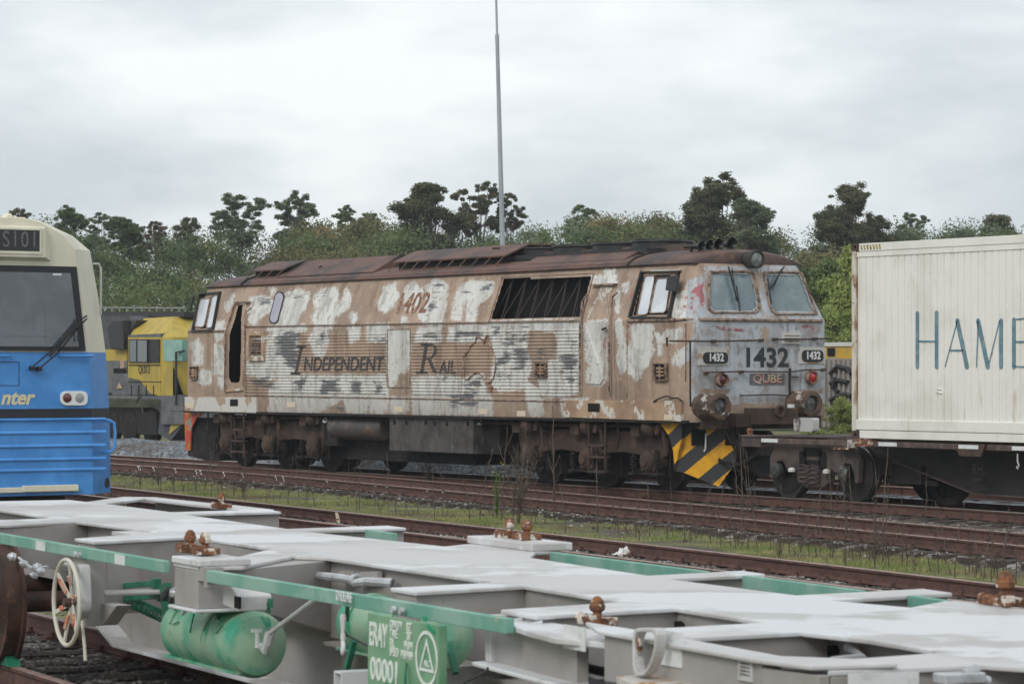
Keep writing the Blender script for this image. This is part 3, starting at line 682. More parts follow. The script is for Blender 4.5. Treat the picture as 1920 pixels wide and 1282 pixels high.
m=MB();P=[SP(*c2([q])[0],.2) for q in [(832,232),(882,228),(868,300),(824,295)]];m.prism(P,(0,.05,0));m.build('side_mirror',M['rubber'],loco,bevel=.01)
m=MB();P=[SP(*c1([q])[0],.18) for q in [(96,355),(108,345),(92,412),(82,415)]];m.prism(P,(0,.05,0));m.build('side_mirror',M['rubber'],loco)
# belt ledge round the cab
def ringpts(z,off,x0):
    w=1.5+off;xf=XF+off
    return [(x0,CY-w,z),(xf-.45,CY-w,z),(xf-.22,CY-w+.03,z),(xf-.09,CY-w+.085,z),(xf,CY-w+.21,z),(xf,CY+w-.21,z),(xf-.09,CY+w-.085,z),(xf-.22,CY+w-.03,z),(x0,CY+w,z)]
m=MB();m.tube(ringpts(ZB+.005,.012,SP(1178,602).x),.03,5);m.build('belt_ledge',M['frame_rust'],loco)
m=MB();m.tube([(2*(XF+XL)/2-x+0,y,z) for x,y,z in ringpts(ZB,.012,-43)],.025,5);m.build('belt_ledge',M['frame_rust'],loco)
# --- front windows
def fpoly(pts,off): return [FP(u,v,off) for u,v in pts]
nrm=Vector((1,0,.35)).normalized()
for W_,out in ((WINL,c4([(548,322),(872,322),(945,600),(925,655),(545,655),(540,560)])),(WINR,c4([(938,328),(1222,328),(1338,655),(1000,660),(962,600),(945,420)]))):
    P=rounded(fpoly(W_,-.03),.06,2);m=MB();m.prism(P,nrm*.012);gw=m.build('windscreen',M['glass'],loco)
    Pi=fpoly(W_,.0);m=MB();c_=sum(Pi,Vector())/len(Pi);Po=[c_+(p-c_)*1.085 for p in Pi];m.frame([p-nrm*.04 for p in Po],[p-nrm*.04 for p in Pi],nrm*.07);m.build('windscreen_frame',M['frame_rust'],gw,bevel=.008)
    m=MB();m.frame([p-nrm*.03 for p in [c_+(p-c_)*1.02 for p in Pi]],[p-nrm*.03 for p in [c_+(p-c_)*.965 for p in Pi]],nrm*.035);m.build('windscreen_gasket',mat('perished_gasket',(.35,.36,.34),.7,(.12,.1,.08),8,.45,.6),gw)
m=MB()
for a,b,w_ in [((700,300),(765,545),.02),((725,310),(755,540),.012),((758,440),(782,615),.02),((1095,300),(990,470),.02),((1075,320),(1010,470),.012),((978,380),(1005,565),.02)]:
    m.bar(FP(*c4([a])[0],.07),FP(*c4([b])[0],.05),w_,.02)
m.build('wiper',M['black'],loco)
# --- headlight, horns
c_=FP(1418,486,.06);c_=Vector((XF-.2,c_.y,c_.z))
c_=atx(1419,486,XF-.12);m=MB();m.lathe(c_+Vector((-.34,0,.0)),(1,0,0),[(0,.0),(0,.14),(.32,.165),(.36,.165),(.36,.135),(.33,.13)],28);hl=m.build('headlight',mat('sooty_metal',(.05,.045,.04),.6,(.02,.02,.02),6),loco,smooth=True)
m=MB();m.lathe(c_,(1,0,0),[(-.02,.13),(.0,.12),(.015,.06),(.02,0)],24);m.build('lens',mat('dull_lens',(.1,.12,.115),.2,(.2,.22,.2),9,spec=.8),hl,smooth=True)
hm=mat('horn_black',(.012,.012,.012),.45)
for u,v,s in [(1315,459,.8),(1330,457,.85),(1347,456,1.),(1372,455,1.15)]:
    p=atx(u,v,-41.75);m=MB();m.lathe(p+Vector((-.5,.0,-.02)),(1,.03,0),[(0,0),(0,.03*s),(.25,.035*s),(.4,.06*s),(.48,.1*s),(.5,.1*s),(.49,.09*s),(.38,.03*s)],20);m.box(p.x-.32,p.x-.28,p.y-.02,p.y+.02,p.z-.25,p.z-.02);m.build('horn',hm,loco,smooth=True)
# --- roof
PR=[(1.2,3.845),(1.215,3.865),(1.19,3.9),(1.06,3.985),(.78,4.075),(.4,4.13),(0,4.15)]
def roofsec(x,k,dx=0):
    z0=3.845;pp=PR+[(-d,z) for d,z in PR[::-1][1:]]
    return [(x,CY-d*(1-dx),z0+(z-z0)*k) for d,z in pp]
m=MB();st=[]
e=[(-41.37,.0,.02),(-41.37,.5,.02),(-41.40,.72,.02),(-41.5,.86,.01),(-41.75,.95,0),(-42.3,1,0),(-43.25,1,0)]
st=[roofsec(x,k,d) for x,k,d in e];mid=[roofsec(x,1) for x in np.linspace(-43.3,-57.9,30)]
st2_=[roofsec(XF+XL-x,k,d) for x,k,d in e[::-1]]
S_=st+mid+st2_;k=len(S_[0]);vs=[p for s in S_ for p in s];fs=[]
for i in range(len(S_)-1):
    for j in range(k-1): fs.append((i*k+j,i*k+j+1,(i+1)*k+j+1,(i+1)*k+j))
m.add(vs,fs);m.build('roof',M['roof'],loco,smooth=True)
m=MB()
m.tube([(-43.28,CY-d*1.005,z+.012) for d,z in PR+[(-d,z) for d,z in PR[::-1][1:]]],.022,5)
m.tube([(-57.9,CY-d*1.005,z+.012) for d,z in PR+[(-d,z) for d,z in PR[::-1][1:]]],.022,5)
m.build('roof_seam',M['under_dark'],loco)
m=MB();m.bar((-57.9,CY-1.17,3.9),(-43.3,CY-1.17,3.9),.03,.03);m.build('gutter',M['roof'],loco)
# raised roof casings: flat crown, sloped flank towards us
def casing(x0,x1,flank,top,name,lab,mt=None,under=False):
    d0,z0=flank;d1,z1=top
    m=MB();prof=[(d0,z0),(d1,z1),(-d1,z1),(-d0,z0)]
    if under: # overhanging plates over a dark louvred gap
        for s in (1,-1):
            m.prism([(x0,CY-s*d0,z0),(x0,CY-s*d1,z1),(x0,CY-s*d1,z1+.03),(x0,CY-s*d0,z0+.03)],(x1-x0,0,0))
        m.box(x0,x1,CY-d1,CY+d1,z1,z1+.03);o=m.build(name,mt or M['roof'],loco,label=lab)
        q=MB();q.box(x0+.06,x1-.06,CY-d0+.1,CY+d0-.1,4.0,z0+.015);q.build('louvre_gap',M['void'],o)
        q=MB();n_=max(2,int((x1-x0)/.45))
        for i in range(n_+1):
            xx=x0+.08+(x1-x0-.16)*i/n_;q.bar((xx,CY-d0+.02,z0+.01),(xx-.12,CY-1.06,4.0),.008,.02)
        q.build('louvre_stay',M['roof'],o)
    else:
        m.prism([(x0,CY-d,z) for d,z in prof],(x1-x0,0,0));o=m.build(name,mt or M['roof'],loco,label=lab)
    return o
hx=lambda u,v:aty(u,v,CY-.95).x
casing(hx(470,512),hx(532,508),(.95,4.16),(.42,4.36),'roof_hatch','small raised roof hatch with a dark louvred gap',under=True)
casing(hx(525,520),hx(706,515),(1.04,4.01),(.4,4.37),'roof_casing',None)
casing(hx(738,500),hx(948,490),(.96,4.17),(.42,4.40),'roof_hatch','long raised roof hatch with a dark louvred gap',under=True)
casing(hx(455,520),hx(1232,500),(.4,4.1),(.3,4.26),'roof_spine',None,M['under'])
casing(hx(990,500),hx(1180,492),(1.05,3.995),(.72,4.16),'roof_flank',None)
m=MB()
for u,v in [(602,502),(664,502)]:
    p=aty(u,v,CY-.72);m.torus(p+Vector((0,-.02,0)),(0,-1,.6),.05,.012,14,5)
for u,v in [(796,478),(924,467)]:
    p=aty(u,v,CY-.6);m.bar(p,p+Vector((.25,0,.0)),.02,.05)
m.build('lifting_eye',M['under_dark'],loco)
for x_ in (-47.75,-46.5,-45.2,-43.95):
    m=MB();c_=Vector((x_,CY+.02,4.2));m.cyl(c_,c_+Vector((0,0,.13)),.56,32);m.torus(c_+Vector((0,0,.13)),(0,0,1),.56,.025,32,6)
    for k in range(4):
        t=math.pi*k/4;m.bar(c_+Vector((math.cos(t)*.55,math.sin(t)*.55,.16)),c_-Vector((math.cos(t)*.55,math.sin(t)*.55,-.16)),.03,.03)
    fan=m.build('radiator_fan',M['black'],loco,smooth=True)
m=MB();m.box(-48.6,-43.35,CY-.75,CY+.75,4.1,4.19);m.build('fan_deck',M['black'],loco)
m=MB();m.tube([(-57.9,31.2,4.1),(-58.1,31.2,4.2),(-58.5,31.3,4.24),(-58.6,31.4,4.1)],.03,6);m.box(-58.4,-58.1,31.3,31.6,4.1,4.25);m.build('roof_aerial',M['black'],loco)
# --- front face fittings
fm=lambda u,v,off: plane_mat(atx(u,v,XF+off),(0,1,0),(0,0,1))
plm=mat('plate_black',(.012,.014,.018),.35,spec=.5)
for (a,b,fr) in (((522,905),(694,985),((488,865),(705,998))),((1220,890),(1368,972),((1205,870),(1386,988)))):
    p0=FP(*c4([fr[0]])[0],.012);p1=FP(*c4([fr[1]])[0],.012);m=MB();m.box(XF-.01,XF+.014,p0.y,p1.y,p0.z,p1.z);fb=m.build('number_box',M['pale'],loco,bevel=.004)
    p0=FP(*c4([a])[0],.02);p1=FP(*c4([b])[0],.02);y0,y1,z0,z1=p0.y,p1.y,p1.z,p0.z
    P=rounded([Vector((XF+.014,y0,z0)),Vector((XF+.014,y1,z0)),Vector((XF+.014,y1,z1)),Vector((XF+.014,y0,z1))],.09,5);m=MB();m.prism(P,(.03,0,0));m.build('number_plate',plm,fb,bevel=.006)
    text('1432',plane_mat((XF+.046,(y0+y1)/2,(z0+z1)/2),(0,1,0),(0,0,1)),.185,M['white_mark'],fb,'number',bold=.006,fit=.30)
pc=FP(*c4([(965,950)])[0],.004)
text('1432',plane_mat((XF+.004,pc.y,pc.z),(0,1,0),(0,0,1)),.455,M['number_paint'],loco,'fleet_number',bold=.013,fit=.93)
def ftube(pts,r,off,name=None):
    m.tube([FP(*c4([q])[0],off) for q in pts],r,6)
m=MB();ftube([(283,826),(600,828),(935,822)],.016,.09);ftube([(1010,815),(1200,815),(1300,812),(1440,810)],.016,.09);ftube([(532,1055),(540,1048),(780,1042),(1135,1045),(1250,1030),(1370,1030),(1382,1022)],.013,.08);ftube([(780,1212),(1000,1205),(1135,1212)],.012,.06)
for q in [(585,828),(920,822),(1020,815),(1300,812),(780,1045),(532,1055),(1360,1030)]:
    p=FP(*c4([q])[0]);m.bar(p,p+Vector((.1,0,0)),.05,.05)
p=FP(*c4([(300,826)])[0]);m.bar(p+Vector((0,-.1,.06)),p+Vector((0,-.1,-.09)),.03,.03)
m.build('front_handrail',M['spring'],loco,smooth=True)
m=MB();ftube([(430,832),(430,1100),(433,1290)],.016,.12);ftube([(1135,1020),(1132,1100),(1135,1210)],.022,.06);m.build('air_pipe',M['under_dark'],loco,smooth=True)
m=MB();m.bar(FP(*c4([(1148,1080)])[0],.04),FP(*c4([(1198,1080)])[0],.04),.02,.02);m.build('hook_bar',M['black'],loco)
# marker lights
for q,rr,cc in (((645,1100),.095,(.09,.012,.012)),((1280,1082),.1,(.42,.012,.015))):
    p=FP(*c4([q])[0]);m=MB();m.lathe(p,(1,0,0),[(0,rr+.03),(.05,rr+.03),(.09,rr+.02),(.09,rr),(.05,rr-.005)],24);lt=m.build('marker_light',M['frame_rust'],loco,smooth=True)
    m=MB();m.lathe(p,(1,0,0),[(.05,rr-.003),(.07,rr*.7),(.085,rr*.3),(.088,0)],24);m.build('red_lens',mat('red_lens',cc,.15,spec=.9),lt,smooth=True)
# louvre on the nose
p0=FP(*c4([(1080,765)])[0]);p1=FP(*c4([(1205,850)])[0]);m=MB()
m.frame([Vector((XF,p0.y,p0.z)),Vector((XF,p1.y,p0.z)),Vector((XF,p1.y,p1.z)),Vector((XF,p0.y,p1.z))],[Vector((XF,p0.y+.03,p0.z-.02)),Vector((XF,p1.y-.03,p0.z-.02)),Vector((XF,p1.y-.03,p1.z+.02)),Vector((XF,p0.y+.03,p1.z+.02))],(.03,0,0))
for k in range(4): z_=p1.z+.035+(p0.z-p1.z-.05)*k/3.3;m.prism([(XF,p0.y+.03,z_),(XF+.045,p0.y+.03,z_-.02),(XF+.045,p0.y+.03,z_-.012),(XF,p0.y+.03,z_+.022)],(0,p1.y-p0.y-.06,0))
m.build('nose_louvre',M['pale'],loco)
# maker's sign
p0=FP(*c4([(850,1055)])[0]);p1=FP(*c4([(1095,1135)])[0]);m=MB();m.box(XF,XF+.012,p0.y,p1.y,p1.z,p0.z);sg=m.build('company_sign',mat('sign_grey',(.16,.16,.175),.5,(.1,.1,.11),8),loco)
text('QUBE',plane_mat((XF+.014,(p0.y+p1.y)/2,(p0.z+p1.z)/2),(0,1,0),(0,0,1)),.2,mat('sign_letters',(.5,.42,.3),.5,(.5,.22,.2),3,.4,.6),sg,bold=.006,width=1.22)
text('QUBE',plane_mat((XF+.0135,(p0.y+p1.y)/2+.006,(p0.z+p1.z)/2-.006),(0,1,0),(0,0,1)),.2,M['number_paint'],sg,bold=.014,width=1.22,ext=.0005)
# red shunter's scrawl
m=MB()
for a in [((610,722),(655,735)),((640,745),(820,752)),((612,715),(640,742)),((1225,722),(1300,722)),((1240,712),(1262,726)),((1170,740),(1195,738))]:
    m.bar(FP(*c4([a[0]])[0],.003),FP(*c4([a[1]])[0],.003),.012,.002)
m.build('chalk_mark',mat('red_chalk',(.4,.07,.12),.8,(.5,.4,.4),12,.5,.6),loco)
# side lettering
def stext(s,u,v,size,mt,off=.024,**k):
    p=SP(u,v,off);n=Vector((0,-1,0)) ;upv=Vector((0,0,1)) if p.z<ZB else Vector((0,.35,.98)).normalized()
    return text(s,plane_mat(p,(1,0,0),upv),size,mt,loco,**k)
c_=c1([(820,675)])[0]
stext('NDEPENDENT',c_[0]+1,c_[1],.40,M['letter_grey'],bold=.004,fit=SP(717,690).x-SP(567,690).x,shear=.18,name='lettering')
stext('AIL',*c1([(1328,690)])[0],.36,M['letter_grey'],fit=SP(855,690).x-SP(824,690).x,shear=.18,bold=.002)
def serif_I(u0,v0,u1,v1):
    m=MB();a=SP(u0,v0,.025);b=SP(u1,v1,.025);h=a.z-b.z
    m.bar(a,b,.085,.004,upv=(0,1,0));
    m.box(a.x-.2,a.x+.19,a.y-.002,a.y+.002,a.z-.02,a.z+.02);m.box(b.x-.22,b.x+.2,b.y-.002,b.y+.002,b.z-.02,b.z+.02);return m,a,b
m,a,b=serif_I(*c1([(628,588)])[0],*c1([(600,718)])[0]);m.build('capital_letter',M['letter_grey'],loco)
m,a,b=serif_I(*c1([(1228,578)])[0],*c1([(1205,712)])[0])
# bowl and leg of the R
h=a.z-b.z;pts=[]
arc=[];cx_=a.x+.16;r0=h*.26
O_=[];I_=[]
for k in range(13):
    t=math.pi/2-math.pi*k/12;O_.append(Vector((cx_+.20*max(0,math.cos(t))+.06*math.sin(t),a.y,a.z-r0+r0*1.0*math.sin(t))));I_.append(Vector((cx_+.12*max(0,math.cos(t))+.05*math.sin(t),a.y,a.z-r0+(r0-.025)*math.sin(t))))
m.prism([Vector((a.x,a.y,a.z+.0))]+O_+[Vector((a.x-.08,a.y,a.z-2*r0))]+[Vector((a.x-.08,a.y,a.z-2*r0+.03))]+I_[::-1]+[Vector((a.x,a.y,a.z-.03))],(0,.004,0))
m.prism([Vector((a.x+.05,a.y,a.z-2*r0)),Vector((a.x+.16,a.y,a.z-2*r0)),Vector((b.x+.52,a.y,b.z+.03)),Vector((b.x+.62,a.y,b.z)),Vector((b.x+.42,a.y,b.z))],(0,.004,0))
m.build('capital_letter',M['letter_grey'],loco)
stext('1402',*c1([(1160,385)])[0],.60,M['letter_rust'],off=.003,bold=.012,fit=SP(801,570).x-SP(746,570).x,shear=.05,name='fleet_number')
# outline of Australia
AU=[(1485,545),(1500,560),(1505,575),(1515,550),(1520,535),(1528,560),(1545,600),(1558,640),(1562,690),(1552,740),(1530,765),(1510,762),(1498,735),(1478,712),(1455,720),(1430,745),(1412,745),(1408,700),(1405,640),(1430,612),(1440,588),(1465,565),(1470,545),(1485,545)]
m=MB();P=[SP(*q,.026) for q in c1(AU)];m.tube(P,.014,4);P=[SP(*q,.026) for q in c1([(1525,785),(1548,785),(1540,805),(1528,802),(1525,785)])];m.tube(P,.012,4);m.build('map_outline',M['letter_rust'],loco)
# --- buffers and drawgear
zb=None
for u,v in ((1355,762),(1527,757)):
    p=atx(u,v,XF+.55);y_=p.y;z_=p.z;m=MB()
    m.lathe((XF-.05,y_,z_),(1,0,0),[(0,.22),(.12,.22),(.14,.19),(.3,.19),(.32,.22),(.36,.22),(.37,.2),(.45,.2),(.47,.232),(.55,.225),(.56,.18),(.56,.15),(.5,.14)],12);bf=m.build('buffer',mat('buffer_rust',(.13,.08,.055),.65,(.06,.04,.032),6,.4,.6,c3=(.42,.4,.37),scale3=3,lo3=.58,hi3=.61,bump=.3),loco)
    m=MB();m.lathe((XF-.05,y_,z_),(1,0,0),[(.5,.14),(.52,.1),(.525,0)],16);m.build('buffer_face',mat('greasy_glass',(.035,.04,.04),.25,(.12,.13,.12),7,spec=.7),bf,smooth=True)
zb=z_
m=MB();m.box(XF-.1,XF+.02,30.5,33.1,1.0,1.22);m.box(XF,XF+.1,30.75,31.0,1.3,1.4)
m.build('buffer_beam',M['under'],loco,bevel=.01)
m=MB();p0=atx(1425,765,XF+.45);p1=atx(1497,795,XF+.45);m.box(XF,XF+.45,p0.y,p1.y,p1.z,p0.z);p0=atx(1380,775,XF+.2);p1=atx(1425,800,XF+.2);m.box(XF,XF+.2,p0.y,p1.y,p1.z,p0.z)
c_=atx(1463,771,XF+.47);m.torus(c_,(1,0,0),.09,.03,20,6)
m.box(XF,XF+.3,31.2,32.5,.72,.84);m.build('drawgear_box',M['under'],loco,bevel=.01)
m=MB();m.cyl((XF+.15,32.35,1.22),(XF+.15,32.35,1.42),.09,12);m.build('spring_cover',M['white_mark'],loco)
m=MB()
for k in range(5):
    m.tube([(XF+.05,30.95+k*.08,1.0),(XF+.22,30.95+k*.09,.8-.05*k),(XF+.25,31.1+k*.09,.55),(XF+.1,31.2+k*.06,.4)],.02,6)
m.tube([SP(*c4([q])[0],.07) for q in [(170,1255),(200,1238),(240,1222),(270,1215),(300,1232),(340,1228),(372,1250)]],.014,6)
m.build('brake_hose',M['under_dark'],loco,smooth=True)
# --- striped snow plough
STR=mat('hazard_stripes',(.7,.36,.012),.55)
def stripes(m):
    t=m.node_tree;b=t.nodes['Principled BSDF'];L=t.links.new;tc=N(t,'ShaderNodeTexCoord');d=N(t,'ShaderNodeVectorMath',operation='DOT_PRODUCT');L(tc.outputs['Object'],d.inputs[0])
    d.inputs[1].default_value=(-.45,-.45,.77)
    ns=N(t,'ShaderNodeTexNoise');ns.inputs['Scale'].default_value=30;L(tc.outputs['Object'],ns.inputs[0]);a=N(t,'ShaderNodeMath',operation='MULTIPLY_ADD');a.inputs[1].default_value=.03;L(ns.outputs[0],a.inputs[0]);L(d.outputs['Value'],a.inputs[2])
    s=N(t,'ShaderNodeMath',operation='MULTIPLY');s.inputs[1].default_value=-1/.46;L(a.outputs[0],s.inputs[0]);fr=N(t,'ShaderNodeMath',operation='FRACT');L(s.outputs[0],fr.inputs[0])
    g=N(t,'ShaderNodeMath',operation='GREATER_THAN');g.inputs[1].default_value=.5;L(fr.outputs[0],g.inputs[0])
    mx=N(t,'ShaderNodeMix',data_type='RGBA');L(g.outputs[0],mx.inputs[0])
    n2=N(t,'ShaderNodeTexNoise');n2.inputs['Scale'].default_value=4;n2.inputs['Detail'].default_value=8;L(tc.outputs['Object'],n2.inputs[0]);r=N(t,'ShaderNodeMapRange');r.inputs[1].default_value=.45;r.inputs[2].default_value=.75;L(n2.outputs[0],r.inputs[0])
    my=N(t,'ShaderNodeMix',data_type='RGBA');L(r.outputs[0],my.inputs[0]);my.inputs[6].default_value=(.78,.39,.01,1);my.inputs[7].default_value=(.42,.2,.03,1);L(my.outputs[2],mx.inputs[6]);mx.inputs[7].default_value=(.035,.037,.042,1);L(mx.outputs[2],b.inputs['Base Color'])
    return m
stripes(STR)
A0=SP(1238,790,.0);
m=MB();P=[aty(u,v,30.42) for u,v in c2([(785,880),(900,880),(895,960),(866,1100),(860,1010),(840,940),(815,905)])];m.prism(P,(0,.03,0))
m.build('side_skirt',STR,loco)
p1=aty(1264,884,30.42)
def onblade(u,v):  # vertical plane from the body corner forward to the middle of the track
    A=Vector((p1.x,30.42,0));B=Vector((XF+.25,31.5,0));n_=(B-A).cross(Vector((0,0,1)));d=ray(u,v);return O+d*((A-O).dot(n_)/d.dot(n_))
P=[onblade(u,v) for u,v in c2([(866,1098),(903,880),(1085,880),(1093,900),(1090,985),(1145,985),(1140,1060),(1062,1168),(905,1105)])]
m=MB();m.prism(P,(-.03,.02,0));pl=m.build('snow_plough',STR,loco)
# far half of the blade
m=MB();q=P[6];r_=P[5];m.prism([q,r_,Vector((XF-.35,32.9,r_.z)),Vector((XF-.35,32.9,q.z-.2)),Vector((XF+.2,31.6,q.z-.25))],(-.03,0,0));m.build('snow_plough',M['under_dark'],loco)
P=[onblade(u,v) for u,v in c2([(943,908),(1005,908),(1010,940),(1000,985),(943,985)])]
m=MB();m.prism([p+Vector((.012,-.02,0)) for p in P],(-.01,.01,0));m.build('coupling_pocket',M['void'],pl)
m=MB();L_=[onblade(u,v)+Vector((.06,-.1,0)) for u,v in c2([(1030,930),(1017,932),(1015,1000),(1008,1010)])];m.tube(L_,.014,6);m.build('cock_handle',M['white_mark'],pl)
# left end skirt with red stripe
m=MB();P=[aty(u,v,30.42) for u,v in c1([(66,905),(158,908),(120,935),(98,985),(92,1088),(70,1085)])];m.prism(P,(0,.03,0));m.build('side_skirt',mat('faded_red_stripes',(.48,.07,.04),.6,(.5,.17,.03),3.3,.46,.5,c3=(.2,.26,.24),scale3=4,lo3=.58,hi3=.6),loco)
m=MB();m.prism([(-60.2,30.45,.95),(-60.2,30.45,.1),(-59.6,30.6,-.0),(-59.2,30.7,.0),(-59.2,30.7,.95)],(0,2.5,0));m.build('snow_plough',M['under_dark'],loco)
# --- bogies
def wheel(m,c,r,hub=.12,axis=(0,1,0)):
    m.lathe(Vector(c)-Vector(axis)*.065,axis,[(0,hub),(0,r-.09),(.01,r-.07),(.0,r-.06),(0,r),(.1,r-.004),(.105,r+.03),(.13,r+.028),(.13,r-.08),(.09,r-.1),(.09,hub),(.09,0)],40)
def bogie(axs,lab):
    x0,x1=min(axs),max(axs)
    m=MB();top=.93;P=[(x0-.5,top-.1),(x0-.35,top),(x1+.35,top),(x1+.5,top-.1)]
    bot=[]
    for i,x in enumerate(sorted(axs,reverse=True)):
        bot+=[(x+.42,.52),(x+.3,.5),(x+.27,.3),(x+.17,.22),(x-.17,.22),(x-.27,.3),(x-.3,.5),(x-.42,.52)]
        if i<2: nx=sorted(axs,reverse=True)[i+1];bot+=[((x+nx)/2,.56)]
    for s in (1,-1):
        y_=CY-s*1.17;m.prism([(x,y_,z) for x,z in P+bot],(0,s*.12,0))
    fr=m.build('bogie_frame',M['under'],loco,bevel=.01,label=lab)
    for x in axs:
        m=MB()
        for s in (1,-1): wheel(m,(x,CY-s*.76,.415),.52,axis=(0,s,0))
        m.cyl((x,CY-.7,.415),(x,CY+.7,.415),.09,12);m.build('wheelset',M['under_dark'],fr,smooth=True)
        m=MB()
        for s in (1,-1):
            y_=CY-s*1.29;m.lathe((x,y_+s*.02,.42),(0,-s,0),[(0,.19),(.05,.19),(.06,.165),(.08,.16),(.09,.11),(.12,.1),(.12,0)],22)
            m.box(x-.2,x+.2,y_,y_+s*.1,.24,.62)
        m.build('axle_box',M['under'],fr,smooth=True,bevel=.008)
        m=MB()
        for s in (1,-1):
            for q in (-.36,.36):
                y_=CY-s*1.33
                for k in range(5): m.torus((x+q,y_,.3+k*.045),(0,0,1),.055,.014,12,5)
                m.cyl((x+q,y_,.2),(x+q,y_,.56),.03,8);m.box(x+q-.08,x+q+.08,y_-.07,y_+.07,.17,.22)
        m.build('axle_spring',M['under_dark'],fr,smooth=True)
        m=MB()
        for s in (1,):
            y_=CY-s*1.33;dx=.32
            m.lathe((x+dx-.28,y_,1.0),(1,0,0),[(0,0),(0,.13),(.04,.16),(.2,.16),(.24,.1),(.26,.06),(.45,.05),(.5,.05),(.5,0)],18)
            m.cyl((x+dx+.1,y_-.05,.9),(x+dx+.16,y_-.05,1.07),.05,10);m.bar((x+dx+.2,y_,.98),(x+dx+.3,y_,.6),.05,.05)
            m.box(x-.42,x-.16,y_-.03,y_+.14,.85,1.04)
        m.build('brake_cylinder',M['under'],fr,smooth=True)
        m=MB();m.bar((x-.5,CY-1.28,.2),(x+.5,CY-1.28,.2),.05,.03);m.bar((x+.42,CY-1.1,.15),(x+.5,CY-1.1,.95),.07,.05);m.box(x+.5,x+.58,CY-.9,CY-.65,.1,.65);m.bar((x-.55,CY-1.1,.25),(x-.2,CY-1.0,.12),.04,.04)
        m.build('brake_rigging',M['under_dark'],fr)
    return fr
ax=lambda u,v:aty(u,v,30.5).x
bogie([ax(421,836),ax(501,838),ax(584,840)],'bogie under the left cab')
bogie([ax(988,857),ax(1098,862),ax(1213,867)],'bogie under the right cab')
# --- between the bogies
def sidebox(u0,v0,u1,v1,y0,y1,name,mt,bev=.01,lab=None):
    a=aty(u0,v0,y0);b=aty(u1,v1,y0);m=MB();m.box(a.x,b.x,y0,y1,b.z,a.z);return m.build(name,mt,loco,bevel=bev,label=lab)
M['box_grey']=mat('sooty_grey_panel',(.085,.076,.07),.6,(.045,.04,.038),2.5,.4,.62,c3=(.12,.115,.11),scale3=7,lo3=.55,hi3=.7,stretch3=(1,1,.3))
bb=sidebox(730,778,887,851,30.36,31.0,'battery_box',M['box_grey'])
m=MB()
for k in range(6):
    p=aty([740,762,798,815,838,877][k],[790,791,791,792,793,793][k],30.355);m.box(p.x-.03,p.x+.03,p.y-.01,p.y+.01,p.z-.05,p.z+.03)
m.build('catch',M['void'],bb)
a=aty(631,800,30.65);b=aty(728,803,30.65);m=MB();m.lathe(a,(1,0,0),[(0,0),(.0,.2),(.05,.26),(b.x-a.x-.05,.26),(b.x-a.x,.2),(b.x-a.x,0)],28);m.build('air_reservoir',mat('sooty_tank',(.07,.06,.055),.5,(.14,.12,.11),4,.5,.7,c3=(.2,.1,.06),scale3=3,lo3=.58,hi3=.7),loco,smooth=True)
m=MB();m.box(-59.0,-42.2,31.3,32.4,.22,1.1);m.build('underframe_light_block',M['under_dark'],loco)  # backing box added to block light under the body, in place of traction motors
sidebox(606,778,632,836,30.5,31.0,'equipment_case',M['under_dark']);sidebox(890,782,936,852,30.6,31.2,'equipment_case',M['under_dark']);sidebox(640,812,890,872,30.85,32.6,'fuel_tank',M['under_dark'])
m=MB();p=aty(612,790,30.48);m.lathe(p,(.5,-1,.6),[(0,.05),(.06,.06),(.07,.03)],10);p=aty(902,794,30.55);m.lathe(p,(.5,-1,.6),[(0,.05),(.08,.07),(.09,.03)],10);m.build('filler_cap',M['white_mark'],loco,smooth=True)
# ladders
for (u0,u1,v0,v1,r_) in ((434,457,775,858,(805,826,846)),(1104,1135,788,884,(834,856,883))):
    m=MB();A=aty(u0,v0,30.33);B=aty(u1,v0,30.33);C=aty(u0,v1,30.33);D_=aty(u1,v1,30.33)
    m.bar(A,Vector((A.x,30.33,C.z)),.03,.03);m.bar(B,Vector((B.x,30.33,C.z)),.03,.03)
    for v in r_: z_=aty(u0,v,30.33).z;m.box(A.x,B.x,30.3,30.42,z_-.02,z_+.02)
    m.build('step_ladder',M['under'],loco)
# pipework clutter
m=MB();r_=random.Random(4)
for k in range(16):
    x=-59.2+k*1.12+r_.uniform(-.3,.3);y_=30.5+r_.uniform(0,.3);m.tube([(x,y_,1.12),(x+r_.uniform(-.1,.1),y_,.85),(x+r_.uniform(-.2,.2),y_+.05,.6)],.018,5)
m.tube([(-59,30.55,1.02),(-56,30.5,1.0),(-52,30.52,1.04),(-46,30.5,1.0),(-42.5,30.55,1.03)],.025,6)
m.build('pipework',M['under'],loco,smooth=True)
# ================= THE PALE FLAT WAGON IN FRONT =================
ZD=.90; ZR=-.09
wg=thing('flat_wagon','pale grey skeletal container flat wagon with green side rails and green air tanks','flat wagon',M=WM@Matrix.Translation((0,-.36,ZR)))
def WB(): return MB(WM)
M['wtop']=mat('pale_grey_deck',(.53,.525,.52),.45,(.43,.415,.40),.9,.44,.60,c3=(.63,.64,.65),scale3=.8,lo3=.50,hi3=.55,detail=9,spec=.4,bump=.05,bscale=6)
M['wside']=mat('pale_grey_web_shaded',(.36,.34,.325),.5,(.29,.27,.255),2,.4,.65,c3=(.26,.22,.19),scale3=7,lo3=.6,hi3=.74,stretch3=(1,1,.25),detail=10,bump=.08,bscale=5)  # deck grey darkened to put the webs' shade into the colour, plus streaks
M['wgreen']=mat('worn_green_rail',(.14,.33,.26),.6,(.25,.41,.34),3,.42,.62,c3=(.34,.38,.24),scale3=11,lo3=.64,hi3=.7,detail=8)
M['dgreen']=mat('dark_green_rods',(.01,.12,.065),.5,(.02,.17,.1),5,.45,.6)
